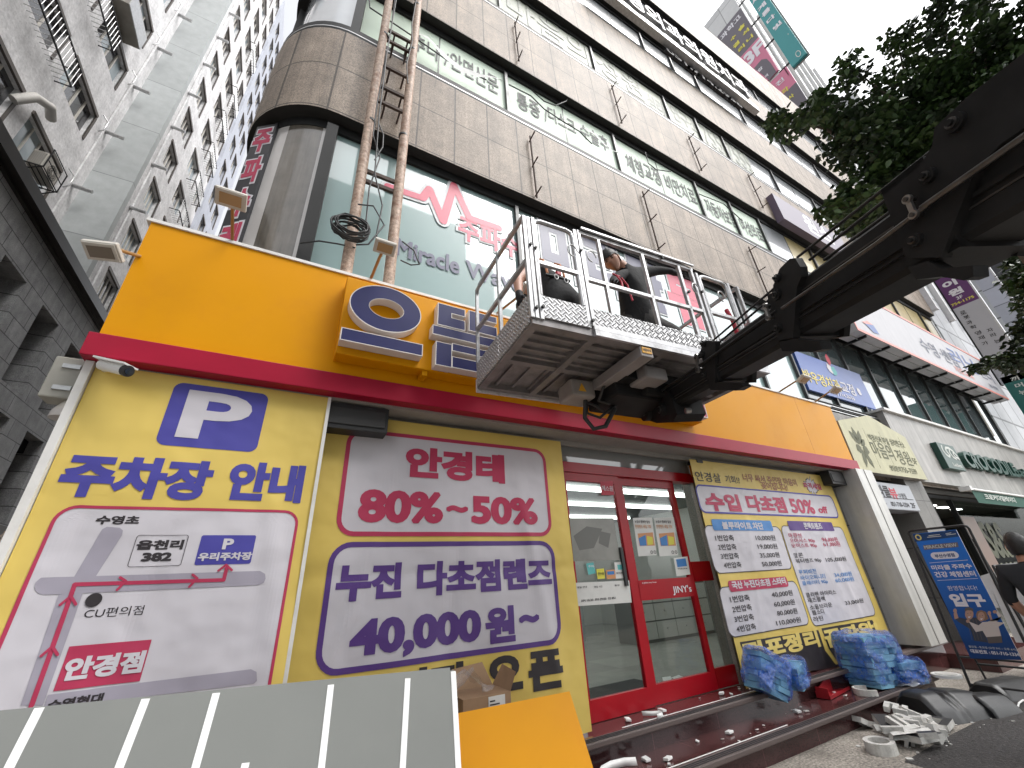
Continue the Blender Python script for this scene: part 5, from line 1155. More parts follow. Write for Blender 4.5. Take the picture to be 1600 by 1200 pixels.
# air conditioners in cages
ACW = mat("ac_casing", (0.50, 0.47, 0.42), rough=0.5, var=0.12, dirt=(0.25, 0.2, 0.15), dirt_amt=0.5); ACD = mat("ac_fan_dark", (0.09, 0.085, 0.08), rough=0.5)
def aircon(x, y, z, label, group="air conditioners hung on the alley wall"):
    t = thing("air_conditioner", label, "air conditioner", (x, y, z), group)
    mb = MB(); mb.bb((x+0.12, y-0.42, z), (x+0.45, y+0.42, z+0.62), ACW, bev=0.015); mb.build("casing", t)
    mb = MB(); n = 24; c = Vector((x+0.455, y+0.08, z+0.31))
    mb.cyl(c-Vector((0.01, 0, 0)), c, 0.25, ACD, n); mb.cyl(c, c+Vector((0.015, 0, 0)), 0.05, ACW, 12)
    for k in range(12): mb.cyl(c+Vector((0.006, 0.05*math.cos(k*.5236), 0.05*math.sin(k*.5236))), c+Vector((0.006, 0.25*math.cos(k*.5236), 0.25*math.sin(k*.5236))), 0.006, ACW, 4, caps=False)
    for r in (0.13, 0.2, 0.25): mb.tube([c+Vector((0.008, r*math.cos(k*.3927), r*math.sin(k*.3927))) for k in range(16)], 0.006, ACW, 4, closed=True)
    mb.build("fan_grille", t)
    mb = MB()
    for k in range(7): mb.bb((x+0.14+k*0.043, y-0.426, z+0.05), (x+0.16+k*0.043, y-0.42, z+0.57), ACD)
    mb.build("side_louvre", t)
    mb = MB()
    for dy in (-0.5, 0.5):
        mb.beam((x, y+dy, z-0.03), (x+0.55, y+dy, z-0.03), 0.03, 0.03, BLACKF); mb.beam((x+0.55, y+dy, z-0.03), (x+0.55, y+dy, z+0.75), 0.025, 0.025, BLACKF); mb.beam((x, y+dy, z-0.45), (x+0.5, y+dy, z-0.05), 0.025, 0.025, BLACKF)
    for h in (-0.03, 0.3, 0.75): mb.beam((x+0.55, y-0.5, z+h), (x+0.55, y+0.5, z+h), 0.02, 0.02, BLACKF)
    for k in range(4): mb.beam((x+0.1+k*0.13, y-0.5, z-0.03), (x+0.1+k*0.13, y+0.5, z-0.03), 0.02, 0.02, BLACKF)
    mb.build("cage", t); return t
ac0 = aircon(-8.5, 14.0, 13.55, "air conditioner just above the black podium ledge at the left edge")
for x, y, z, l in ((-8.5, 13.6, 16.75, "caged air conditioner on the white tower second above the podium ledge"), (-7.27, 19.8, 19.4, "air conditioner lowest on the wall right of the grey strip, above the fascia corner"), (-7.27, 22.7, 22.3, "air conditioner low at the edge of the bluish block, left of its windows"), (-7.27, 19.8, 27.6, "air conditioner halfway up the wall right of the grey strip"), (-7.27, 19.6, 32.8, "air conditioner highest on the wall right of the grey strip"),
                   (-7.1, 25.1, 24.5, "air conditioner lowest on the bluish block behind the standing floodlight"), (-7.1, 23.9, 29.8, "left of the two middle air conditioners on the bluish block"), (-7.1, 25.4, 29.6, "right of the two middle air conditioners on the bluish block"), (-7.1, 24.2, 35.2, "air conditioner on the upper bluish block"), (-7.1, 25.4, 40.0, "topmost air conditioner on the bluish block near the granite corner"), (-7.27, 22.4, 31.0, "air conditioner high at the edge of the bluish block"), (-7.27, 18.0, 11.2, "air conditioner in the low window between lamp and orange fascia")):
    copy_thing(ac0, (x, y, z), l)
# railing cages under windows
def railing(x, y0, y1, z, h, label):
    t = thing("window_railing", label, "railing", (x, (y0+y1)/2, z), "metal window railings on the white tower")
    mb = MB(); d = 0.4
    for zz in (z, z+h): mb.beam((x+d, y0, zz), (x+d, y1, zz), 0.04, 0.04, BLACKF); mb.beam((x, y0, zz), (x+d, y0, zz), 0.03, 0.03, BLACKF); mb.beam((x, y1, zz), (x+d, y1, zz), 0.03, 0.03, BLACKF)
    mb.build("rail", t); mb = MB(); n = int((y1-y0)/0.16)
    for i in range(n+1): yy = y0+(y1-y0)*i/n; mb.cyl((x+d, yy, z), (x+d, yy, z+h), 0.013, STEEL, 4, caps=False); mb.cyl((x+0.02, yy, z), (x+d, yy, z), 0.012, STEEL, 4, caps=False)
    mb.build("bars", t); return t
rl0 = railing(-8.5, 9.6, 12.9, 16.5, 0.8, "long railing below the wide second window row at the top left")
railing(-8.5, 11.0, 13.4, 19.6, 0.8, "shorter railing on the third window row at the top left")
for y0, y1, z, l in ((20.0, 21.6, 19.0, "lowest railing right of the grey strip"), (20.4, 22.2, 21.6, "second railing above the fascia right of the grey strip"), (20.6, 22.4, 24.3, "third railing above the fascia right of the grey strip"), (20.4, 22.0, 27.0, "fourth railing above the fascia right of the grey strip"), (20.6, 22.2, 29.8, "fifth railing above the fascia right of the grey strip"), (20.6, 22.2, 35.0, "topmost railing right of the grey strip")): railing(-7.27, y0, y1, z, 0.8, l)
mb = MB(); mb.bb((-8.5, 12.6, 21.4), (-8.0, 14.2, 22.3), mat("beige_shutter_box", (0.26, 0.24, 0.21), rough=0.6, var=0.15)); mb.bb((-8.0, 12.6, 21.4), (-7.97, 14.2, 22.2), STEEL); tag(mb.build("wall_cabinet", loc=(-8.3, 13.4, 21.8)), "beige box cabinet fixed high on the white tower at the top edge", "cabinet")
mb = MB(); mb.tube([(-8.45, 12.2, 14.4), (-8.2, 12.3, 14.9), (-8.15, 12.8, 15.25), (-8.3, 13.3, 15.3)], 0.13, mat("duct_foil", (0.5, 0.48, 0.45), rough=0.6, bump=0.6, bscale=30), 10); tag(mb.build("flexible_duct", loc=(-8.3, 12.7, 14.8)), "pale flexible duct curving out of a window at the far left edge", "duct")
# vertical sign on the alley side of the granite building's corner
t = thing("corner_sign", "vertical crimson lettered black sign on the alley side of the rounded corner", "sign", (-1.3, 5.3, 5.7))
q0, q1 = Vector((-1.10, 4.33, 0)), Vector((-0.87, 4.16, 0)); cu_ = (q1-q0).normalized(); fc = Frame(q0, cu_, (0, 0, 1)); wl = (q1-q0).length
mb = MB(); mb.prism([fc.P(a_, b_) for a_, b_ in ((0, 4.3), (wl, 4.3), (wl, 7.1), (0, 7.1))], fc.N, 0.05, mat("black_sign_back", (0.03, 0.03, 0.035), rough=0.4)); mb.build("sign_board", t)
mb = MB()
for i, ch in enumerate("주파수케어"):
    z_ = 6.52-i*0.56
    text_rect(mb, fc, ch, (0.005, z_, wl-0.005, z_+0.52), WINK, c=0.004, bold=0.09); text_rect(mb, fc, ch, (0.025, z_+0.03, wl-0.025, z_+0.49), CRIM, c=0.008, bold=0.045)
mb.build("lettering", t)

# ================================================================ ACROSS THE STREET (behind the camera, seen in the glass)
ab = thing("opposite_building", "grid windowed office block across the street mirrored in the glass", "building", (0, -32, 0))
GLZ = brick_mat("opposite_grid", (0.30, 0.36, 0.36), 0.45, 1.2, 1.2, 'XZ', 0.06, 0.0, rough=0.3, speck=0.02, var=0.1)
mb = MB(); mb.bb((-16, -44, -0.2), (26, -30, 34), GLZ); mb.bb((-9, -44, 34), (20, -30, 40), GLZ); mb.bb((-4, -44, 40), (16, -30, 46), GLZ); mb.build("wall", ab)

# ================================================================ AERIAL WORK PLATFORM
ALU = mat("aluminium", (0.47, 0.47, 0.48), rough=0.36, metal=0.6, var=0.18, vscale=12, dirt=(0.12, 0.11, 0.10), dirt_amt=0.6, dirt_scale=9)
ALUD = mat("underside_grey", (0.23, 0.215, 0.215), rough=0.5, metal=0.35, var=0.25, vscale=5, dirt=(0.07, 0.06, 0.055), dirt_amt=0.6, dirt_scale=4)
def tread_plate():
    m = mat("tread_plate", (0.50, 0.50, 0.51), rough=0.38, metal=0.45, var=0.15, vscale=8, dirt=(0.2, 0.19, 0.18), dirt_amt=0.4, dirt_scale=6)
    n = m.node_tree.nodes; L = m.node_tree.links; p = n['Principled BSDF']
    geo = [x for x in n if x.type == 'NEW_GEOMETRY'][0]
    sp = n.new("ShaderNodeSeparateXYZ"); L.new(geo.outputs['Position'], sp.inputs[0])
    ad = n.new("ShaderNodeMath"); L.new(sp.outputs['X'], ad.inputs[0]); L.new(sp.outputs['Y'], ad.inputs[1])
    def m2(op, a, b):
        x = n.new("ShaderNodeMath"); x.operation = op
        for i, q in enumerate((a, b)):
            if isinstance(q, (int, float)): x.inputs[i].default_value = q
            else: L.new(q, x.inputs[i])
        return x.outputs[0]
    s = m2('MULTIPLY', m2('ADD', ad.outputs[0], sp.outputs['Z']), 17); t = m2('MULTIPLY', m2('SUBTRACT', ad.outputs[0], sp.outputs['Z']), 17)
    ck = n.new("ShaderNodeTexChecker"); ck.inputs['Scale'].default_value = 1; cb = n.new("ShaderNodeCombineXYZ"); L.new(s, cb.inputs[0]); L.new(t, cb.inputs[1]); cb.inputs[2].default_value = 0.5; L.new(cb.outputs[0], ck.inputs['Vector'])
    ws, wt = m2('SINE', m2('MULTIPLY', s, 9.42), 0), m2('SINE', m2('MULTIPLY', t, 9.42), 0)
    h = m2('ADD', m2('MULTIPLY', ck.outputs['Fac'], ws), m2('MULTIPLY', m2('SUBTRACT', 1.0, ck.outputs['Fac']), wt))
    b = n.new("ShaderNodeBump"); b.inputs['Strength'].default_value = 0.9; b.inputs['Distance'].default_value = 0.006; L.new(h, b.inputs['Height']); L.new(b.outputs[0], p.inputs['Normal'])
    # worn raised bars are a little brighter than the plate between them
    mr = n.new("ShaderNodeMapRange"); mr.inputs['From Min'].default_value = -1; mr.inputs['To Min'].default_value = 0.7; mr.inputs['To Max'].default_value = 1.15; L.new(h, mr.inputs['Value'])
    mx = n.new("ShaderNodeMix"); mx.data_type = 'RGBA'; mx.blend_type = 'MULTIPLY'; mx.inputs['Factor'].default_value = 1
    L.new(p.inputs['Base Color'].links[0].from_socket, mx.inputs['A']); L.new(mr.outputs[0], mx.inputs['B']); L.new(mx.outputs['Result'], p.inputs['Base Color'])
    return m
TREAD = tread_plate()
PO = Vector((1.28, 1.89, 3.16)); PU = Vector((math.cos(R_(-4.5)), math.sin(R_(-4.5)), 0)); PV = Vector((-PU.y, PU.x, 0)); PZ = Vector((0, 0, 1))
def pp_(u, v, w_): return PO+PU*u+PV*v+PZ*w_
LP, DP = 2.38, 1.10
plat = thing("work_platform", "aluminium aerial work platform with railings hanging in front of the orange fascia", "work platform", tuple(PO))
PR = Matrix((PU, PV, PZ)).transposed()
def pbox(mb, u0, v0, w0, u1, v1, w1, m, bev=0): mb.box(pp_((u0+u1)/2, (v0+v1)/2, (w0+w1)/2), (u1-u0, v1-v0, w1-w0), m, PR, bev)
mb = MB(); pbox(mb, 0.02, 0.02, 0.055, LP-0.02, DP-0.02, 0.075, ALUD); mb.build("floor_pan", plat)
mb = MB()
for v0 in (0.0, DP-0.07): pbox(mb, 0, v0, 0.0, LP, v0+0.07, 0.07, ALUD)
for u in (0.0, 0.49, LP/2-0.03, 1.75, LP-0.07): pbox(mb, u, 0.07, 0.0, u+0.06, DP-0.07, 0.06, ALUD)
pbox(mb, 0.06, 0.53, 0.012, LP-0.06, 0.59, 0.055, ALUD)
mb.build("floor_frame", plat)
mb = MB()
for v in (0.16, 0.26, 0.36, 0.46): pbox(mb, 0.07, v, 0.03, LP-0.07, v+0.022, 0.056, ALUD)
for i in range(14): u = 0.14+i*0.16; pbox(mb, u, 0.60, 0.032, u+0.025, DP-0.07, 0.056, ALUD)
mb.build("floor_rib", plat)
mb = MB(); pbox(mb, -0.01, DP-0.012, -0.025, LP, DP+0.01, 0.10, mat("scuffed_white", (0.55, 0.52, 0.53), rough=0.5, var=0.1, dirt=(0.15, 0.12, 0.11), dirt_amt=0.9, dirt_scale=9)); mb.build("far_kick_plate", plat)
for nm, a in (("toe_board", (0.07, -0.014, 0.06, 0.475, -0.004, 0.245)), ("toe_board", (0.50, -0.014, 0.095, 1.80, -0.004, 0.24)), ("toe_board", (1.86, -0.014, 0.095, LP, -0.004, 0.24)), ("toe_board", (-0.012, 0.03, 0.02, -0.002, 0.56, 0.25)), ("toe_board", (-0.012, 0.57, 0.02, -0.002, 1.08, 0.25)), ("toe_board", (LP+0.002, 0.02, 0.02, LP+0.012, 1.08, 0.24))):
    mb = MB(); pbox(mb, *a, TREAD); mb.build(nm, plat)
mb = MB(); pbox(mb, 0.50, -0.022, 0.0, LP, 0.0, 0.045, ALU); pbox(mb, 0.50, -0.018, 0.05, LP, 0.0, 0.092, ALU); mb.build("edge_channel", plat)
TB = 0.030
def post(u, v, w0, w1, s=TB): mb = MB(); pbox(mb, u-s/2, v-s/2, w0, u+s/2, v+s/2, w1, ALU, 0.003); return mb.build("rail_post", plat)
for u in (0.0, 0.035, 0.075): post(u, 0.0, 0.04, 1.0+0.01*(u > 0.05))
for u in (0.465, 0.505): post(u, 0.0, 0.08, 1.03)
for u in (0.70, 1.17, 1.60, 1.76): post(u, 0.0, 0.22, 1.02)
for u in (1.82, 2.24, LP): post(u, 0.0, 0.04, 0.99)
for v in (0.52, 1.07): post(0.0, v, 0.25, 1.10)
for v in (0.55, 1.07): post(LP, v, 0.22, 1.0)
mb = MB()
def rail(a, b, s=TB): mb.beam(pp_(*a), pp_(*b), s, s, ALU)
rail((0.49, 0, 1.02), (1.78, 0, 1.02)); rail((0.52, -0.03, 1.05), (1.78, -0.03, 1.05), 0.018); rail((0.52, 0, 0.53), (1.76, 0, 0.53))
mb.build("front_rail", plat)
mb = MB(); r = 0.06
mb.tube([pp_(0.085, 0, 0.25), pp_(0.085, 0, 0.94), pp_(0.10, 0, 0.985), pp_(0.145, 0, 1.0), pp_(0.38, 0, 1.0), pp_(0.425, 0, 0.985), pp_(0.44, 0, 0.94), pp_(0.44, 0, 0.25)], 0.018, ALU, 8); mb.beam(pp_(0.085, 0, 0.56), pp_(0.44, 0, 0.56), 0.03, 0.03, ALU); mb.build("gate", plat)
mb = MB(); mb.tube([pp_(1.85, 0, 0.25), pp_(1.85, 0, 0.92), pp_(1.87, 0, 0.965), pp_(1.92, 0, 0.98), pp_(2.14, 0, 0.98), pp_(2.19, 0, 0.965), pp_(2.21, 0, 0.92), pp_(2.21, 0, 0.25)], 0.018, ALU, 8); mb.beam(pp_(1.85, 0, 0.55), pp_(2.21, 0, 0.55), 0.03, 0.03, ALU); mb.build("gate", plat)
mb = MB(); mb.beam(pp_(0, 0.0, 1.0), pp_(0, 1.0, 1.10), TB, TB, ALU); mb.tube([pp_(0, 0.98, 1.10), pp_(0, 1.05, 1.085), pp_(0, 1.07, 1.02)], 0.017, ALU, 8); mb.beam(pp_(0, 0.0, 0.56), pp_(0, 1.07, 0.62), TB, TB, ALU); mb.build("end_rail", plat)
mb = MB(); mb.beam(pp_(LP, 0.0, 0.98), pp_(LP, 1.07, 0.98), TB, TB, ALU); mb.beam(pp_(LP, 0.0, 0.55), pp_(LP, 1.07, 0.55), TB, TB, ALU); mb.build("end_rail", plat)
mb = MB()
for u, w_ in ((0.03, 0.70), (0.07, 0.68), (0.03, 0.12), (0.08, 0.14), (0.49, 0.12), (0.49, 0.80), (1.4, 1.03), (1.80, 0.75), (1.62, 0.70)): mb.cyl(pp_(u, -0.035, w_), pp_(u, -0.015, w_), 0.012, BLK, 8)
for u in (0.40, 0.58, 2.05, 1.72): mb.tube([pp_(u+0.045*math.cos(k*.524), -0.03, 0.76+0.06*math.sin(k*.524)) for k in range(10)], 0.006, STEEL, 5)
mb.build("latch", plat)
# mounting gear under the floor
MGR = mat("mount_grey_paint", (0.25, 0.23, 0.225), rough=0.5, var=0.2); BOOMM = mat("boom_black_paint", (0.017, 0.017, 0.0175), rough=0.5, var=0.35, vscale=5, bump=0.05, bscale=40, spec=0.1, dirt=(0.022, 0.022, 0.0225), dirt_amt=0.5, dirt_scale=3)
mb = MB(); pbox(mb, 0.90, -0.01, -0.09, 1.02, 0.62, 0.0, MGR, 0.006); pbox(mb, 1.0, 0.30, -0.10, 1.9, 0.42, -0.01, BOOMM, 0.006); mb.build("support_beam", plat)
mb = MB(); pbox(mb, 0.915, -0.016, -0.06, 1.005, -0.01, -0.012, mat("caution_orange", (0.75, 0.38, 0.03), rough=0.4)); fpl = Frame(PO-PV*0.0165, PU, PZ); text_rect(mb, fpl, "버튼주의", (0.922, -0.05, 0.998, -0.022), INK, c=0.0015, bold=0.03); mb.build("caution_plate", plat)
mb = MB(); pbox(mb, 0.68, 0.62, -0.16, 0.92, 0.86, 0.0, mat("beige_grey_box", (0.30, 0.27, 0.25), rough=0.5, var=0.2), 0.02); q = pp_(0.74, 0.615, -0.12); mb.add([q, q+PU*0.08, q+PU*0.04+PZ*0.08], [(0, 1, 2)], MATS["caution_orange"]); mb.build("control_box", plat)
mb = MB(); pbox(mb, 1.12, 0.20, -0.13, 1.36, 0.42, -0.01, MGR, 0.02); pbox(mb, 0.98, 0.42, -0.2, 1.75, 0.85, -0.02, BOOMM, 0.02); mb.build("rotator", plat)
mb = MB()
for pts, r in (([(0.86, 0.7, -0.14), (0.84, 0.72, -0.32), (0.9, 0.7, -0.42), (1.0, 0.66, -0.40), (1.1, 0.62, -0.24)], 0.02), ([(0.9, 0.74, -0.12), (0.9, 0.76, -0.25), (1.0, 0.72, -0.30), (1.12, 0.66, -0.2)], 0.014), ([(0.82, 0.8, -0.1), (0.93, 0.66, -0.22), (1.05, 0.7, -0.26), (1.2, 0.6, -0.15)], 0.012), ([(0.95, 0.5, -0.05), (0.92, 0.6, -0.2), (1.05, 0.62, -0.2)], 0.014)):
    mb.tube([pp_(*p) for p in pts], r, BLK, 7)
mb.build("hose", plat)

# ================================================================ TELESCOPIC BOOM
K = 0.85
BD = Vector((295, 582, 110.6)).normalized(); BS = BD.cross(PZ).normalized(); BN = BS.cross(BD)
BO = EYE+(Vector((2.253, .585, 2.72))-EYE)*K
def bp(t, a, b): return BO+(BD*t+BS*a+BN*b)*K
boom = thing("telescopic_boom", "black telescopic crane boom reaching from the upper right to the work platform", "boom", tuple(BO))
def section(t0, t1, a0, a1, b0, b1, name="boom_section"):
    ch = 0.022; prof = [(a0+ch, b0), (a1-ch, b0), (a1, b0+ch), (a1, b1-ch), (a1-ch, b1), (a0+ch, b1), (a0, b1-ch), (a0, b0+ch)]
    mb = MB(); v = [bp(t0, a, b) for a, b in prof]+[bp(t1, a, b) for a, b in prof]; n = 8
    mb.add(v, [(i, (i+1) % n, n+(i+1) % n, n+i) for i in range(n)]+[tuple(range(n-1, -1, -1)), tuple(range(n, 2*n))], BOOMM)
    h = b1-b0                                           # pressed grooves along the flank
    for f in (0.26, 0.36, 0.74): mb.beam(bp(t0, a0-0.002, b0+h*f), bp(t1, a0-0.002, b0+h*f), 0.004, 0.006, mat("boom_edge_wear", (0.05, 0.048, 0.046), rough=0.35, metal=0.4))
    return mb.build(name, boom)
section(1.2, 2.62, 0.03, 0.20, -0.005, 0.235); section(0.4, 1.34, 0.015, 0.212, -0.005, 0.265); section(-0.45, 0.5, 0.0, 0.228, 0.0, 0.292); section(-6.0, -0.32, -0.015, 0.238, -0.008, 0.36)
mb = MB()
for b in (0.08, 0.11): mb.beam(bp(-0.32, -0.004, b), bp(0.5, -0.004, b), 0.012, 0.01, BOOMM); mb.beam(bp(0.4, 0.012, b), bp(1.34, 0.012, b), 0.012, 0.01, BOOMM)
mb.beam(bp(-5, -0.022, 0.12), bp(-0.32, -0.022, 0.12), 0.012, 0.014, BOOMM); mb.build("guide_strip", boom)
def bframe(a): return Frame(bp(0, a, 0), -BD, BN)
def plate(name, fr, pts, th, m=BOOMM):
    poly = ppoly(fr, pts); mb = MB(); mb.prism([fr.P(x, y) for x, y in poly], fr.N, th, m); return mb.build(name, boom)
def roller(mb, fr, x, y, r_px, depth, m, hub=True):
    a, b = fr.pix(x, y); c = fr.P(a, b); k = 0.5*(math.dist(fr.pix(x+r_px, y), (a, b))+math.dist(fr.pix(x, y+r_px), (a, b)))
    mb.cyl(c-fr.N*0.02, c+fr.N*depth, k, m, 20); 
    if hub:
        mb.cyl(c+fr.N*depth, c+fr.N*(depth+0.008), k*0.6, STEEL2, 16); mb.cyl(c+fr.N*(depth+0.008), c+fr.N*(depth+0.016), k*0.36, BOOMM, 12)
STEEL2 = mat("worn_steel", (0.10, 0.097, 0.095), rough=0.35, metal=0.8, var=0.3, vscale=20)
for (z, a, plate_pts, rl_, lk, guard) in (
    ((1160, 380, 5), -0.035, [(370, 120), (412, 116), (452, 185), (462, 260), (425, 340), (395, 740), (285, 760), (240, 640), (240, 330), (290, 200)], ((283, 272, 26), (275, 402, 36), (288, 662, 30)), ((216, 490), (240, 580)), [(285, 780), (400, 745), (600, 765), (620, 830), (540, 852), (310, 842)]),
    ((1180, 0, 2.857), -0.055, [(680, 1150), (700, 1020), (740, 900), (735, 740), (790, 650), (800, 570), (960, 420), (1200, 235), (1420, 60), (1420, 420), (1100, 640), (980, 760), (830, 1150)], ((900, 548, 42), (778, 785, 34), (722, 1072, 30)), ((712, 890), (741, 958)), [(680, 1195), (770, 1165), (830, 1200), (970, 1185), (975, 1235), (930, 1252), (830, 1235), (720, 1248)]),
    ((920, 520, 5), -0.01, [(880, 110), (905, 62), (988, 66), (990, 170), (985, 400), (935, 400), (895, 240), (870, 160)], ((900, 85, 18), (890, 170, 20), (910, 330, 16)), ((868, 190), (880, 285)), [(930, 400), (1010, 385), (1180, 392), (1212, 420), (1150, 452), (950, 445)])):
    fr = bframe(a).z(*z); plate("collar_plate", fr, plate_pts, 0.035)
    fr2 = Frame(fr.O+BS*0.30*K, fr.U, fr.V); poly = ppoly(fr, plate_pts); mb = MB(); mb.prism([fr2.P(x, y) for x, y in poly], fr2.N, 0.03, BOOMM); mb.build("collar_plate", boom)
    for x, y, r in rl_: mb = MB(); roller(mb, fr, x, y, r, 0.014, BOOMM); mb.build("roller", boom)
    (x0, y0), (x1, y1) = lk; fz_ = fr; A, B = fz_.pix(x0, y0), fz_.pix(x1, y1); k = 0.5*(math.dist(fz_.pix(x0+26, y0), A)+math.dist(fz_.pix(x0, y0+26), A)); mb = MB()
    mb.beam(fz_.P(*A, 0.024), fz_.P(*B, 0.024), 0.010, k*0.8, mat("chain_steel", (0.32, 0.31, 0.30), rough=0.35, metal=0.9), fz_.U)
    for q in (A, B): mb.cyl(fz_.P(*q, 0.02), fz_.P(*q, 0.031), k*0.75, MATS["chain_steel"], 14); mb.cyl(fz_.P(*q, 0.0), fz_.P(*q, 0.036), k*0.4, STEEL2, 10)
    mb.build("chain_link", boom)
    poly = ppoly(fr, guard); mb = MB(); mb.prism([fr.P(x, y, 0.0) for x, y in poly], fr.N, 0.05, BOOMM); mb.build("roller_guard", boom)
    tt = [-fr.pix(*p)[0]/K for p in plate_pts[-3:]]; t_ = sum(tt)/3
mb = MB()
for t0, t1, A0, A1, B0, B1 in ((1.22, 1.34, 0.0, 0.225, -0.018, 0.28), (0.36, 0.5, -0.015, 0.243, -0.015, 0.315), (-0.5, -0.32, -0.035, 0.258, -0.03, 0.38)):
    for a0, a1, b0, b1 in ((A0, A0+0.03, B0, B1), (A1-0.03, A1, B0, B1), (A0, A1, B0, B0+0.03), (A0, A1, B1-0.03, B1)):
        c = bp((t0+t1)/2, (a0+a1)/2, (b0+b1)/2); mb.box(c, ((t1-t0)*K, (a1-a0)*K, (b1-b0)*K), BOOMM, Matrix((BD, BS, BN)).transposed())
mb.build("collar_ring", boom)
# ropes, rod and hose along the boom
ROPE = mat("steel_rope", (0.03, 0.03, 0.03), rough=0.4, metal=0.5)
fr = bframe(0.10)
for p0, p1 in (((1112, 534), (1209, 451)), ((1118, 540), (1207, 464)), ((1246, 402), (1456, 236)), ((1265, 406), (1458, 254)), ((1288, 406), (1450, 289))):
    mb = MB(); mb.tube([fr.P(*fr.pix(*p0)), fr.P(*fr.pix(*p1))], 0.0075, ROPE, 6); mb.build("rope", boom)
fr = bframe(-0.075); mb = MB(); mb.tube([fr.P(*fr.pix(1222, 482)), fr.P(*fr.pix(1370, 380)), fr.P(*fr.pix(1450, 320))], 0.008, STEEL2, 8); mb.tube([fr.P(*fr.pix(1440, 325)), fr.P(*fr.pix(1700, 143))], 0.010, STEEL2, 8); mb.build("extension_rod", boom)
fr = bframe(-0.03); mb = MB(); mb.tube([fr.P(*fr.pix(*p)) for p in ((985, 648), (998, 636), (1040, 606), (1096, 569), (1160, 524), (1214, 486))], 0.010, BOOMM, 8); mb.build("extension_rod", boom)
fr = bframe(0.0).z(920, 520, 5); mb = MB(); roller(mb, fr, 465, 592, 55, 0.05, BOOMM); roller(mb, fr, 590, 600, 30, 0.04, BOOMM); roller(mb, fr, 775, 608, 14, 0.02, MATS["chain_steel"], False); mb.build("pivot", boom)
plate("boom_head", fr, [(400, 560), (520, 490), (600, 440), (650, 520), (690, 640), (655, 700), (530, 705), (420, 670)], 0.24)
fr3 = bframe(0.05); c = bp(2.5, 0.12, 0.18); mb = MB(); mb.cyl(c, Vector((c.x, c.y, PO.z-0.02)), 0.09, BOOMM, 16); pbox(mb, 1.25, 0.35, -0.18, 1.75, 0.85, -0.02, BOOMM, 0.02); mb.build("swivel", boom)

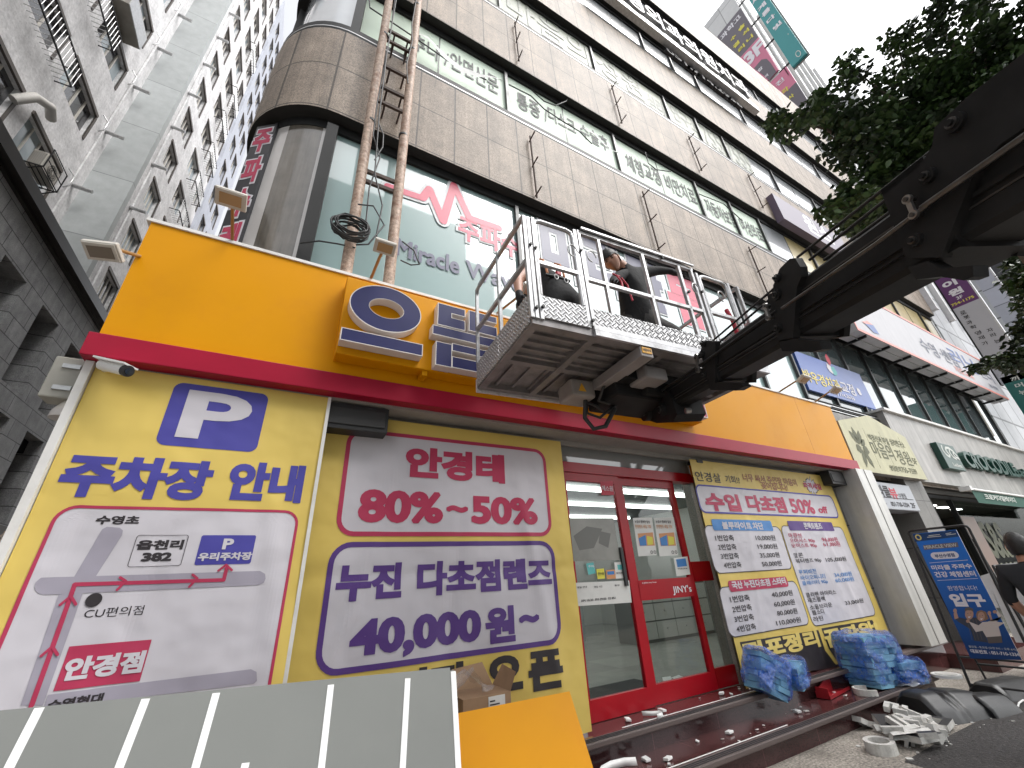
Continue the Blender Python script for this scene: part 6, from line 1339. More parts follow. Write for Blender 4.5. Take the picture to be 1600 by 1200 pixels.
# ================================================================ PEOPLE
SKIN = mat("skin", (0.42, 0.22, 0.15), rough=0.5, var=0.06); SHIRT = mat("black_shirt", (0.011, 0.011, 0.012), rough=0.85, bump=0.4, bscale=14, bdist=0.02, var=0.2); TROU = mat("dark_grey_trousers", (0.055, 0.052, 0.05), rough=0.8, bump=0.4, bscale=14, bdist=0.02); SHOE = mat("black_shoe", (0.012, 0.012, 0.012), rough=0.5); HAIR = mat("black_hair", (0.008, 0.007, 0.007), rough=0.45, bump=0.6, bscale=120); GLOVE = mat("dark_glove", (0.02, 0.02, 0.022), rough=0.8)
def person(label, J, bones, fing, head, loc, hair_back=0.0, cap=None):
    """one continuous skinned body: joints J name->(pos, radius), bones (a, b, material); fingers; head (centre, facing, up)"""
    names = list(J); P = [Vector(J[n][0]) for n in names]; rad = [J[n][1] for n in names]
    E = [(names.index(a), names.index(b)) for a, b, _ in bones]; BM = [m for *_, m in bones]
    for hand, dr, spread, m in fing:
        h = P[names.index(hand)]; d = Vector(dr).normalized(); s = Vector(spread).normalized(); nn = d.cross(s)
        for i, (off, ln) in enumerate(((-0.030, 0.062), (-0.010, 0.072), (0.010, 0.068), (0.030, 0.054))):
            k = len(P); P += [h+s*off*1.1+d*0.03, h+s*off*1.25+d*(0.03+ln*0.55)+nn*0.012, h+s*off*1.3+d*(0.03+ln*0.9)+nn*0.04]; rad += [0.011, 0.0095, 0.008]; E += [(names.index(hand), k), (k, k+1), (k+1, k+2)]; BM += [m]*3
        k = len(P); P += [h-s*0.045+d*0.0+nn*0.01, h-s*0.06+d*0.035+nn*0.03]; rad += [0.012, 0.009]; E += [(names.index(hand), k), (k, k+1)]; BM += [m]*2
    me = bpy.data.meshes.new("person"); me.from_pydata(P, E, []); ob = bpy.data.objects.new("person", me); C.objects.link(ob)
    md = ob.modifiers.new("skin", 'SKIN'); md.use_smooth_shade = True
    for i, sv in enumerate(me.skin_vertices[0].data): sv.radius = (rad[i], rad[i]); sv.use_root = (i == 0)
    ob.modifiers.new("sub", 'SUBSURF').levels = 2
    dg = bpy.context.evaluated_depsgraph_get(); dg.update(); m2 = bpy.data.meshes.new_from_object(ob.evaluated_get(dg))
    bpy.data.objects.remove(ob); bm = bmesh.new(); bm.from_mesh(m2); bpy.data.meshes.remove(m2)
    mats = []
    for m in BM+[SKIN, HAIR]:
        if m not in mats: mats.append(m)
    A = [P[a] for a, b in E]; B = [P[b] for a, b in E]
    for f in bm.faces:
        c = f.calc_center_median(); best, bi = 9, 0
        for i in range(len(E)):
            ab = B[i]-A[i]; t_ = max(0, min(1, (c-A[i]).dot(ab)/max(1e-9, ab.length_squared))); dd = (c-A[i]-ab*t_).length-0.5*rad[E[i][1]]
            if dd < best: best, bi = dd, i
        f.material_index = mats.index(BM[bi]); f.smooth = True
    hc, fd_, up_ = (Vector(x) for x in head); fd_.normalize(); up_ = (up_-fd_*up_.dot(fd_)).normalized(); sd_ = fd_.cross(up_)
    def hv(x, y, z): return hc+sd_*x+fd_*y+up_*z
    nu, nv = 28, 20; vs = []
    for j in range(nv+1):
        ph = math.pi*j/nv
        for i in range(nu):
            th = 2*math.pi*i/nu; x, y, z = math.sin(ph)*math.cos(th), math.sin(ph)*math.sin(th), math.cos(ph)
            wx, wy, wz = 0.076*x, 0.094*y, 0.118*z
            if z < 0: wx *= 1-0.30*(-z)**1.5; wy *= 1-0.12*(-z) if y > 0 else 1-0.45*(-z)
            if y > 0:
                wy += 0.026*math.exp(-((x/0.16)**2+((z+0.12)/0.17)**2))            # nose
                wy -= 0.010*(math.exp(-(((abs(x)-0.40)/0.16)**2+((z-0.10)/0.12)**2)))  # eye sockets
                wy += 0.010*math.exp(-((x/0.3)**2+((z+0.50)/0.09)**2))+0.012*math.exp(-((x/0.3)**2+((z+0.85)/0.15)**2))
            vs.append(bm.verts.new(hv(wx, wy, wz)))
    si = mats.index(SKIN)
    for j in range(nv):
        for i in range(nu):
            q = [vs[j*nu+i], vs[j*nu+(i+1) % nu], vs[(j+1)*nu+(i+1) % nu], vs[(j+1)*nu+i]]
            try: f = bm.faces.new(q[::-1]); f.material_index = si; f.smooth = True
            except ValueError: pass
    def blob(c, r, m, n=8):
        g = bmesh.ops.create_uvsphere(bm, u_segments=n, v_segments=6, radius=1)['verts']
        for v in g: v.co = hv(c[0]+v.co.x*r[0], c[1]+v.co.y*r[1], c[2]+v.co.z*r[2])
        for f in {f for v in g for f in v.link_faces}: f.material_index = mats.index(m); f.smooth = True
    for sx in (-1, 1): blob((0.076*sx, -0.005, -0.005), (0.012, 0.022, 0.034), SKIN); blob((0.031*sx, 0.083, 0.014), (0.012, 0.006, 0.005), HAIR); blob((0.031*sx, 0.088, 0.030), (0.017, 0.005, 0.004), HAIR)
    blob((0, 0.093, -0.062), (0.022, 0.006, 0.005), mat("lip", (0.22, 0.08, 0.07), rough=0.5))if False else None
    bmesh.ops.recalc_face_normals(bm, faces=bm.faces[:])
    m3 = bpy.data.meshes.new("person"); bm.to_mesh(m3); bm.free()
    for m in mats: m3.materials.append(m)
    L0 = Vector(loc); m3.transform(Matrix.Translation(-L0)); o = bpy.data.objects.new("person", m3); C.objects.link(o); o.location = L0; tag(o, label, "person")
    # hair: a shell over the skull, ragged at the hairline
    mb = MB(); rnd = random.Random(9); V = []; F = []; nu, nv = 32, 12
    for j in range(nv+1):
        for i in range(nu):
            th = 2*math.pi*i/nu; y = math.sin(th); lim = (0.40 if y > 0.25 else 0.47 if y > -0.1 else 0.64+hair_back)
            ph = math.pi*lim*j/nv; e = 1.10+0.035*math.sin(7*th+3*j)+rnd.uniform(-.015, .02)
            V.append(hv(0.078*e*math.sin(ph)*math.cos(th), 0.097*e*math.sin(ph)*y, 0.121*e*math.cos(ph)))
    for j in range(nv):
        for i in range(nu): F.append((j*nu+i, (j+1)*nu+i, (j+1)*nu+(i+1) % nu, j*nu+(i+1) % nu))
    mb.add(V, F, HAIR, True); mb.build("hair", o)
    return o
def PJ(d): return {k: (pp_(*v[:3]), v[3]) for k, v in d.items()}
w1 = person("worker in a long black shirt with bowed head, arm stretched along the platform rail", PJ(dict(
    pelvis=(1.50, .52, .72, .145), belly=(1.49, .50, .90, .135), chest=(1.47, .47, 1.14, .155), neckb=(1.36, .43, 1.27, .075), neck=(1.30, .41, 1.29, .058), skull=(1.25, .395, 1.30, .055),
    shA=(1.64, .46, 1.32, .075), elA=(1.84, .44, 1.40, .055), wrA=(2.02, .40, 1.42, .035), haA=(2.08, .385, 1.40, .032),
    shB=(1.32, .42, 1.17, .075), elB=(1.14, .36, .99, .052), wrB=(1.05, .26, .86, .034), haB=(1.02, .22, .80, .032),
    hipA=(1.60, .46, .66, .105), knA=(1.76, .30, .47, .075), anA=(1.74, .40, .14, .045), toA=(1.78, .26, .105, .04),
    hipB=(1.42, .58, .66, .105), knB=(1.30, .42, .42, .075), anB=(1.32, .58, .14, .045), toB=(1.26, .45, .105, .04))),
    [("pelvis", "belly", SHIRT), ("belly", "chest", SHIRT), ("chest", "neckb", SHIRT), ("neckb", "neck", SKIN), ("neck", "skull", SKIN), ("chest", "shA", SHIRT), ("shA", "elA", SHIRT), ("elA", "wrA", SHIRT), ("wrA", "haA", GLOVE), ("chest", "shB", SHIRT), ("shB", "elB", SHIRT), ("elB", "wrB", SHIRT), ("wrB", "haB", GLOVE),
     ("pelvis", "hipA", TROU), ("hipA", "knA", TROU), ("knA", "anA", TROU), ("anA", "toA", SHOE), ("pelvis", "hipB", TROU), ("hipB", "knB", TROU), ("knB", "anB", TROU), ("anB", "toB", SHOE)],
    [("haA", PU*0.9-PV*0.2-PZ*0.3, PZ, GLOVE), ("haB", -PU*0.2-PV*0.6-PZ*0.6, PU, GLOVE)],
    (pp_(1.19, .39, 1.285), -PU*0.62-PV*0.45-PZ*0.62, PZ-PU*0.5), pp_(1.5, .5, .1))
w2 = person("worker in black with an orange strapped harness bending over at the platform left end", PJ(dict(
    pelvis=(.60, .50, .74, .155), belly=(.57, .56, .90, .145), chest=(.53, .64, 1.06, .165), neckb=(.51, .80, 1.10, .08), neck=(.50, .87, 1.08, .06), skull=(.50, .92, 1.05, .055),
    shA=(.36, .62, 1.08, .08), elA=(.20, .55, .88, .052), wrA=(.16, .47, .66, .036), haA=(.155, .455, .58, .034),
    shB=(.70, .68, 1.10, .08), elB=(.80, .80, .90, .055), wrB=(.74, .92, .72, .036), haB=(.72, .95, .66, .034),
    hipA=(.49, .47, .68, .115), knA=(.47, .50, .42, .08), anA=(.46, .40, .15, .048), toA=(.45, .54, .105, .042),
    hipB=(.72, .47, .68, .115), knB=(.75, .50, .42, .08), anB=(.74, .40, .15, .048), toB=(.76, .54, .105, .042))),
    [("pelvis", "belly", SHIRT), ("belly", "chest", SHIRT), ("chest", "neckb", SHIRT), ("neckb", "neck", SKIN), ("neck", "skull", SKIN), ("chest", "shA", SHIRT), ("shA", "elA", SKIN), ("elA", "wrA", SKIN), ("wrA", "haA", GLOVE), ("chest", "shB", SHIRT), ("shB", "elB", SKIN), ("elB", "wrB", SKIN), ("wrB", "haB", GLOVE),
     ("pelvis", "hipA", SHIRT), ("hipA", "knA", SHIRT), ("knA", "anA", SHIRT), ("anA", "toA", SHOE), ("pelvis", "hipB", SHIRT), ("hipB", "knB", SHIRT), ("knB", "anB", SHIRT), ("anB", "toB", SHOE)],
    [("haA", -PZ+PV*0.1, PV, GLOVE), ("haB", -PZ, PV, GLOVE)],
    (pp_(.50, 1.0, 1.0), PV*0.4-PZ*0.9, PV*0.9+PZ*0.4), pp_(.6, .5, .1))
HARN = mat("orange_webbing", (0.45, 0.17, 0.07), rough=0.7)
mb = MB()
for u in (.45, .63):
    mb.tube([pp_(u, .44, .93), pp_(u, .455, 1.02), pp_(u, .49, 1.13), pp_(u, .56, 1.205), pp_(u, .68, 1.24)], 0.013, HARN, 6)
mb.tube([pp_(.42, .43, .90), pp_(.54, .40, .88), pp_(.67, .43, .90)], 0.016, BLK, 6); mb.build("harness_strap", w2)
mb = MB(); mb.box(pp_(.54, .40, .93), (0.04, 0.03, 0.05), REDP, PR)
for u, w_ in ((.50, .86), (.60, .85)): mb.tube([pp_(u+0.02*math.cos(k*.785), .38, w_+0.028*math.sin(k*.785)) for k in range(8)], 0.004, STEEL, 5, closed=True)
mb.build("buckles", w2)
mb = MB()
for pts in ([(1.0, .14, .82), (0.95, .12, .80), (0.99, .12, .74), (0.97, .10, .66)], [(0.99, .16, .84), (0.93, .14, .83)], [(1.01, .13, .80), (1.05, .12, .72), (1.06, .11, .55)]): mb.tube([pp_(*p) for p in pts], 0.009, REDP, 6)
tag(mb.build("safety_strap", loc=pp_(1.04, .15, .8)), "red webbing strap hanging by the bowed worker's lower hand", "strap")
mb = MB(); mb.tube([pp_(2.26, .1, .75), pp_(2.27, .08, .6), pp_(2.3, .1, .4), pp_(2.28, .12, .3)], 0.02, REDP, 6); tag(mb.build("safety_strap", loc=pp_(2.26, .1, .6)), "red strap at the right gate of the work platform", "strap")
mb = MB(); pbox(mb, 1.45, 0.93, 0.55, 1.75, 0.95, 0.80, mat("grey_sheet_metal", (0.3, 0.31, 0.32), rough=0.4, var=0.1)); pbox(mb, 1.5, 0.9, 0.08, 1.7, 0.95, 0.55, ALU); tag(mb.build("sheet_panel", loc=pp_(1.6, .94, .1)), "small grey sheet standing on the work platform behind the bowed worker", "sheet")

# ---- pedestrian by the clothes shop
gx, gy = 6.47, 1.36
def G(a, b, z): return Vector((gx+a, gy+b, z))
TEE = mat("navy_black_tee", (0.014, 0.015, 0.019), rough=0.85, bump=0.3, bscale=14, bdist=0.02)
w3 = person("person in a black t-shirt seen from behind at the right edge by the clothes racks", {k: (G(*v[:3]), v[3]) for k, v in dict(
    pelvis=(0, 0, .95, .15), belly=(0, 0, 1.12, .145), chest=(0, 0, 1.34, .165), neckb=(0, .02, 1.50, .075), neck=(0, .03, 1.55, .06), skull=(0, .035, 1.60, .055),
    shA=(-.08, .20, 1.44, .085), elA=(-.04, .27, 1.20, .052), wrA=(.10, .22, 1.02, .036), haA=(.15, .19, .97, .034), shB=(.08, -.20, 1.44, .085), elB=(.10, -.27, 1.16, .055), wrB=(.16, -.22, .96, .036), haB=(.18, -.2, .9, .034),
    hipA=(-.02, .10, .88, .11), knA=(0, .11, .50, .08), anA=(0, .11, .10, .048), toA=(.14, .12, .045, .042), hipB=(.02, -.10, .88, .11), knB=(.02, -.11, .50, .08), anB=(-.02, -.11, .10, .048), toB=(.12, -.12, .045, .042)).items()},
    [("pelvis", "belly", TEE), ("belly", "chest", TEE), ("chest", "neckb", TEE), ("neckb", "neck", SKIN), ("neck", "skull", SKIN), ("chest", "shA", TEE), ("shA", "elA", TEE), ("elA", "wrA", SKIN), ("wrA", "haA", SKIN), ("chest", "shB", TEE), ("shB", "elB", TEE), ("elB", "wrB", SKIN), ("wrB", "haB", SKIN),
     ("pelvis", "hipA", TROU), ("hipA", "knA", TROU), ("knA", "anA", TROU), ("anA", "toA", SHOE), ("pelvis", "hipB", TROU), ("hipB", "knB", TROU), ("knB", "anB", TROU), ("anB", "toB", SHOE)],
    [("haA", (0.3, 0, -1), (1, 0, 0), SKIN), ("haB", (0.3, 0, -1), (1, 0, 0), SKIN)], (G(.02, .035, 1.66), (1, 0.35, 0.0), (0, 0, 1)), (gx, gy, 0), hair_back=0.06)

# ================================================================ STREET TREE
LEAF = [mat("leaf_dark", (0.035, 0.068, 0.020), rough=0.45, var=0.3, vscale=2), mat("leaf_mid", (0.058, 0.105, 0.028), rough=0.45, var=0.3, vscale=2), mat("leaf_deep", (0.020, 0.038, 0.015), rough=0.5, var=0.3, vscale=2)]
BARK = mat("bark", (0.10, 0.08, 0.065), rough=0.9, var=0.3, vscale=8, bump=0.6, bscale=25)
tree = thing("street_tree", "leafy dark green street tree overhanging from the right above the boom", "tree", (7.6, 0.2, 0))
rnd = random.Random(12); rs = np.random.RandomState(3)
mb = MB(); TR = [Vector((7.6, .2, 0)), Vector((7.55, .22, 2.2)), Vector((7.6, .15, 4.0)), Vector((7.5, .2, 6.2)), Vector((7.55, .1, 9.0))]
mb.tube(TR, [0.19, 0.16, 0.13, 0.08, 0.006], BARK, 12)
clumps = []
LIMBS = [((1216, 186), 5.6, 3.4), ((1268, 150), 5.8, 3.8), ((1330, 105), 5.9, 4.2), ((1400, 55), 6.0, 4.8), ((1455, 15), 6.0, 5.4), ((1298, 215), 5.2, 3.6), ((1360, 190), 5.4, 4.2), ((1420, 140), 5.6, 4.8), ((1480, 100), 5.5, 5.2), ((1540, 60), 5.4, 5.6), ((1530, -30), 5.6, 6.2), ((1600, 20), 5.2, 5.8),
         ((1310, 325), 5.0, 4.5), ((1352, 290), 5.2, 4.6), ((1330, 340), 5.4, 4.5), ((1390, 250), 5.2, 4.7), ((1440, 210), 5.0, 4.6), ((1400, 320), 5.4, 4.7), ((1450, 270), 5.6, 4.8), ((1500, 190), 5.0, 5.0), ((1560, 120), 4.8, 5.2), ((1620, 90), 5.0, 5.4), ((1580, 200), 5.4, 4.6), ((1540, 250), 6.0, 4.9), ((1480, 150), 6.4, 5.2), ((1420, 330), 6.0, 4.8), ((1470, 320), 6.2, 4.8), ((1650, 130), 5.0, 4.6),
         ((1578, 412), 6.2, 3.5), ((1598, 470), 5.6, 3.3), ((1612, 425), 5.4, 3.6), ((1530, 574), 6.4, 3.0), ((1590, 568), 6.0, 3.1), ((1605, 505), 6.0, 3.2), ((1700, 100), 5.2, 5.0), ((1700, -60), 5.0, 5.6), ((1750, 0), 5, 6.2), ((1820, -150), 5, 6.6), ((1850, 20), 4.6, 5.2)]
for (px, py), dep, zstart in LIMBS:
    tip = EYE+ROT @ (Vector((px-800, py-600, FPX))*(dep/FPX))
    base = Vector((7.57+rnd.uniform(-.1, .1), .18, max(2.9 if py > 400 else 5.3, min(8.0, zstart-0.2)))); mid = base.lerp(tip, 0.5)+Vector((rnd.uniform(-.2, .2), rnd.uniform(-.2, .2), 0.25))
    pts = [base, base.lerp(mid, 0.5)+Vector((0, 0, .08)), mid, mid.lerp(tip, 0.55)+Vector((rnd.uniform(-.1, .1), rnd.uniform(-.1, .1), 0.05)), tip]
    mb.tube(pts, [0.05, 0.04, 0.028, 0.017, 0.005], BARK, 6)
    low = py > 400
    for k in range(5 if low else 13):
        t = (0.62+0.38*k/4) if low else 0.32+0.68*k/12
        seg = min(3, int(t*4)); q = pts[seg].lerp(pts[seg+1], t*4-seg)
        sz = (0.26 if low else 0.40)*(1.15-t*0.75)
        clumps.append((q+Vector((rnd.uniform(-1, 1), rnd.uniform(-1, 1), rnd.uniform(-.5, .5)))*sz*0.9, sz))
mb.build("trunk", tree)
cv, cf, cm = [], [], []
for c, sz in clumps:
    n = int(60+190*sz); kind = rnd.choice((0, 0, 1, 1, 2))
    for _ in range(n):
        o = Vector(rs.normal(size=3)); o = o.normalized()*sz*(rs.rand()**0.45)*1.05; o.z *= 0.75
        p = c+o; a = Vector(rs.normal(size=3)); a.z *= 0.5; a.normalize(); nn = Vector((rs.normal()*.6, rs.normal()*.6, 1)).normalized(); b = a.cross(nn).normalized(); L = rs.uniform(.050, .082); W_ = L*rs.uniform(.38, .52)
        dr = Vector((0, 0, -L*0.28)); k = len(cv)
        cv += [p, p+a*L*0.35+b*W_*0.9, p+a*L*0.75+b*W_*0.75+dr*0.4, p+a*L*1.25+dr, p+a*L*0.75-b*W_*0.75+dr*0.4, p+a*L*0.35-b*W_*0.9]
        cf.append((k, k+1, k+2, k+3)); cf.append((k, k+3, k+4, k+5)); mi = kind if rs.rand() > .25 else rs.randint(3); cm += [mi, mi]
me = bpy.data.meshes.new("crown"); me.from_pydata([tuple(v-Vector(tree.location)) for v in cv], [], cf)
for m in LEAF: me.materials.append(m)
me.polygons.foreach_set("material_index", cm); me.update(); cr = bpy.data.objects.new("crown", me); C.objects.link(cr); cr.parent = tree

# ================================================================ SHEETS LEANING IN THE FOREGROUND
GSHEET = mat("grey_sheet_paint", (0.195, 0.202, 0.192), rough=0.45, var=0.04, vscale=1.2, dirt=(0.22, 0.225, 0.21), dirt_amt=0.3, dirt_scale=2, rvar=0.1)
TAPE = mat("white_foam_tape", (0.80, 0.80, 0.80), rough=0.6)
A0 = atY(0, 1110, 2.6); A1 = atY(703, 1043, 2.6); gu = (A1-A0).normalized(); gv = Vector((.029, .324, .946)); gv = (gv-gu*gv.dot(gu)).normalized()
gfr = Frame(A1, gu, gv)
def sheet(name, label, fr, a0, b0, a1, b1, th, m):
    mb = MB(); mb.prism([fr.P(a, b) for a, b in ((a0, b0), (a1, b0), (a1, b1), (a0, b1))], fr.N, th, m, TAPE if m is GSHEET else m)
    return tag(mb.build(name, loc=fr.P((a0+a1)/2, b0)), label, "panel")
g1 = sheet("grey_sheet", "front grey sheet with white tape lines leaning at the bottom left", gfr, -2.15, -1.28, 0.0, 0.0, 0.004, GSHEET)
g2fr = Frame(A1-gfr.N*0.012+gu*0.030-gv*0.012, gu, gv)
g2 = sheet("grey_sheet", "rear grey sheet whose white taped right edge shows behind the front one", g2fr, -2.0, -1.27, 0.0, 0.0, 0.004, GSHEET)
def tape(fr, parent, p0, p1, wd=0.029):
    a, b = fr.pix(*p0), fr.pix(*p1); d = (Vector(b)-Vector(a)).normalized(); e = Vector(a)+d*min(1.35, (1.24+a[1])/max(0.2, abs(d.y)))
    mb = MB(); n = Vector((-d.y, d.x))*wd/2
    P = [Vector(a)-n, Vector(a)+n, e+n, e-n]; mb.prism([fr.P(q.x, q.y, 0.003) for q in P], fr.N, 0.0028, TAPE); mb.build("tape_strip", parent)
for p0, p1 in (((62, 1106), (14, 1200)), ((228, 1092), (186, 1200)), ((338, 1083), (308, 1190)), ((517, 1070), (502, 1200)), ((637, 1060), (629, 1200)), ((384, 1192), (382, 1200))): tape(gfr, g1, p0, p1)
tape(g2fr, g2, (708, 1049), (716, 1200), 0.03)
OS = mat("orange_sheet_paint", (0.61, 0.262, 0.001), rough=0.45, spec=0.15, var=0.03, rvar=0.06, dirt=(0.6, 0.22, 0.01), dirt_amt=0.3)
B1 = atY(890, 1080, 2.9); B0 = atY(722, 1113, 2.9); Bd = atY(912, 1200, 2.72); ou = (B1-B0).normalized(); ov = (B1-Bd); ov = (ov-ou*ov.dot(ou)).normalized()
ofr = Frame(B1, ou, ov)
sheet("orange_sheet", "plain orange sheet leaning beside the grey sheets before the eyeglass banner", ofr, -1.1, -0.92, 0.0, 0.0, 0.004, OS)
# cardboard box behind the orange sheet
CARD = mat("cardboard", (0.30, 0.19, 0.11), rough=0.85, var=0.15, vscale=6); CLR = mat("clear_wrap", (0.55, 0.5, 0.47), rough=0.1, alpha=0.35, coat=0.6, bump=0.8, bscale=14)
cb0 = atY(757, 1092, 3.22); bt = thing("cardboard_box", "open brown cardboard box with a white label behind the orange sheet", "box", (cb0.x, 3.3, .384))
zt = cb0.z+0.02
mb = MB(); mb.bb((cb0.x-0.17, 3.2, .384), (cb0.x+0.20, 3.5, zt), CARD); mb.build("carton", bt)
mb = MB(); mb.add([(cb0.x-0.17, 3.2, zt), (cb0.x-0.17, 3.5, zt), (cb0.x-0.29, 3.48, zt+0.07), (cb0.x-0.28, 3.22, zt+0.06)], [(0, 1, 2, 3)], CARD); mb.add([(cb0.x+0.20, 3.2, zt), (cb0.x+0.20, 3.5, zt), (cb0.x+0.27, 3.46, zt+0.13), (cb0.x+0.25, 3.2, zt+0.11)], [(0, 1, 2, 3)], CARD); mb.add([(cb0.x-0.17, 3.5, zt), (cb0.x+0.2, 3.5, zt), (cb0.x+0.16, 3.6, zt+0.14), (cb0.x-0.1, 3.6, zt+0.12)], [(0, 1, 2, 3)], CARD); mb.build("flap", bt)
mb = MB(); mb.bb((cb0.x+0.02, 3.195, zt-0.16), (cb0.x+0.15, 3.2, zt-0.01), PAPER)
for i in range(6): mb.bb((cb0.x+0.03, 3.193, zt-0.14+i*0.02), (cb0.x+0.07+0.06*((i*7) % 5)/5, 3.195, zt-0.132+i*0.02), INK)
mb.build("label", bt)
mb = MB(); rnd = random.Random(2); V = []
for j in range(7):
    for i in range(9): V.append((cb0.x-0.24+i*0.04+rnd.uniform(-.02, .02), 3.22+j*0.03+rnd.uniform(-.02, .02), zt+0.02+0.13*math.exp(-((i-3.5)/2.2)**2)+rnd.uniform(-.035, .035)))
mb.add(V, [(j*9+i, j*9+i+1, j*9+10+i, j*9+9+i) for j in range(6) for i in range(8)], CLR, True); mb.build("plastic_wrap", bt)

# ================================================================ BLUE WRAPPED BUNDLES
SLAB = mat("pale_blue_slab", (0.20, 0.44, 0.60), rough=0.6, var=0.15, vscale=10); 
def film_mat():
    m = mat("blue_film", (0.001, 0.13, 0.66), rough=0.08, coat=1.0, spec=1.0, bump=1.0, bscale=24, bdist=0.06, alpha=0.5, var=0.3, vscale=7)
    n = m.node_tree.nodes; L = m.node_tree.links; p = n['Principled BSDF']; geo = [x for x in n if x.type == 'NEW_GEOMETRY'][0]
    t = n.new("ShaderNodeTexNoise"); t.inputs['Scale'].default_value = 4.5; t.inputs['Detail'].default_value = 6; L.new(geo.outputs['Position'], t.inputs['Vector'])
    mr = n.new("ShaderNodeMapRange"); mr.inputs['From Min'].default_value = 0.40; mr.inputs['From Max'].default_value = 0.60; mr.inputs['To Min'].default_value = 0.15; mr.inputs['To Max'].default_value = 0.85
    L.new(t.outputs[0], mr.inputs[0]); L.new(mr.outputs[0], p.inputs['Alpha']); return m
FILM = film_mat()
def bundle(label, c, size, rot, layers, seed, loose=0.02):
    rnd = random.Random(seed); t = thing("wrapped_bundle", label, "bundle", c); c = Vector(c); sx, sy, sz = size; h = sz/layers
    mb = MB()
    for k in range(layers):
        x = -sx/2; 
        while x < sx/2-0.02:
            L_ = rnd.uniform(0.22, 0.5); x1 = min(sx/2, x+L_); gap = rnd.uniform(0, .05)
            dx = rnd.uniform(-loose, loose); hh = h*rnd.uniform(.72, .94)
            mb.box(c+rot @ Vector(((x+x1)/2+dx, rnd.uniform(-loose, loose), h*(k+0.5))), (max(.04, x1-x-gap), sy*rnd.uniform(.88, 1), hh), SLAB, rot); x = x1
    mb.build("slabs", t)
    bm = bmesh.new(); bmesh.ops.create_cube(bm, size=1); bmesh.ops.subdivide_edges(bm, edges=bm.edges[:], cuts=11, use_grid_fill=True)
    for v in bm.verts:
        q = v.co.copy(); r_ = (abs(q.x)**6+abs(q.y)**6+abs(q.z)**6)**(1/6)*2
        q = q/max(r_, 1e-3)*1.0 if r_ > 0 else q
        q = Vector((q.x*(sx+0.07), q.y*(sy+0.07), (q.z+0.5)*(sz+0.05)))
        nz = math.sin(q.x*31+seed)*math.sin(q.y*27+q.z*23)+0.7*math.sin(q.z*47+q.x*19+seed*2)
        q += Vector((rnd.uniform(-1, 1)*.006+nz*.010, rnd.uniform(-1, 1)*.006+nz*.008, (rnd.uniform(-1, 1)*.006+nz*.010) if v.co.z > -0.45 else 0.0))
        v.co = c+rot @ q
    bm.verts.index_update(); mb = MB(); mb.add([v.co.copy() for v in bm.verts], [[v.index for v in f.verts] for f in bm.faces], FILM, False); bm.free(); mb.build("blue_wrap", t)
    return t
def RZ(z, x=0, y=0): return Matrix.Rotation(R_(z), 3, 'Z') @ Matrix.Rotation(R_(y), 3, 'Y') @ Matrix.Rotation(R_(x), 3, 'X')
bundle("blue film wrapped bundle of slabs tilted against the price banner corner", (4.90, 3.44, 0.385), (0.40, 0.22, 0.36), RZ(-8, 0, 26), 6, 5)
bundle("small crumpled blue film bundle right of the tilted one on the landing", (5.42, 3.40, 0.39), (0.30, 0.20, 0.22), RZ(12, 0, -8), 3, 8)
bundle("big stack of pale blue slabs in blue film sitting on the lower step", (7.02, 3.33, 0.20), (0.70, 0.40, 0.54), RZ(-6, 0, 3), 8, 13, 0.04)
bundle("low blue film pouch bulging from the foot of the big wrapped stack", (7.30, 3.12, 0.2), (0.34, 0.26, 0.24), RZ(-20), 3, 17)

# ================================================================ LITTER OF THE DISMANTLED SIGN
RCH = mat("red_channel_paint", (0.30, 0.012, 0.018), rough=0.35, var=0.15)
r0, r1 = Vector((5.92, 3.36, .2)), Vector((6.55, 3.44, .2)); dr = (r1-r0).normalized(); sr = Vector((-dr.y, dr.x, 0)); mb = MB()
mb.add([r0, r1, r1+sr*0.13, r0+sr*0.13], [(0, 1, 2, 3)], RCH); mb.prism([r0+sr*0.13, r1+sr*0.13, r1+sr*0.13+PZ*0.15, r1+sr*.13-dr*.2+PZ*0.16, r0+sr*0.13+PZ*0.06], -sr, 0.012, RCH); mb.prism([r0, r0+sr*0.13, r0+sr*0.13+PZ*0.11, r0+PZ*0.10], -dr, 0.012, RCH); mb.prism([r0, r1, r1+PZ*0.03, r0+PZ*0.03], -sr, 0.01, RCH)
tag(mb.build("red_channel", loc=r0), "red sheet metal channel lying on the lower step", "sheet metal")
DIRTYW = mat("dirty_white_plastic", (0.60, 0.59, 0.56), rough=0.5, var=0.2, vscale=12, dirt=(0.22, 0.2, 0.18), dirt_amt=0.7, dirt_scale=9); DKFACE = mat("dark_acrylic_face", (0.025, 0.025, 0.028), rough=0.4, var=0.3)
rnd = random.Random(21)
def scrap(ch, x, y, z, w_, h_, yaw, tilt, th, label, mf, group="dismantled letter pieces on the paving"):
    rt = Matrix.Rotation(yaw, 3, 'Z') @ Matrix.Rotation(tilt, 3, 'X'); fr = Frame((x, y, z), rt @ Vector((1, 0, 0)), rt @ Vector((0, 1, 0)))
    mb = MB(); text_rect(mb, fr, ch, (-w_/2, -h_/2, w_/2, h_/2), mf, c=0.0, bold=0.035, thick=th, mside=DIRTYW); return tag(mb.build("letter_scrap", loc=(x, y, z)), label, "scrap", group)
same = "grubby white plastic letter piece lying jumbled in the heap on the paving"
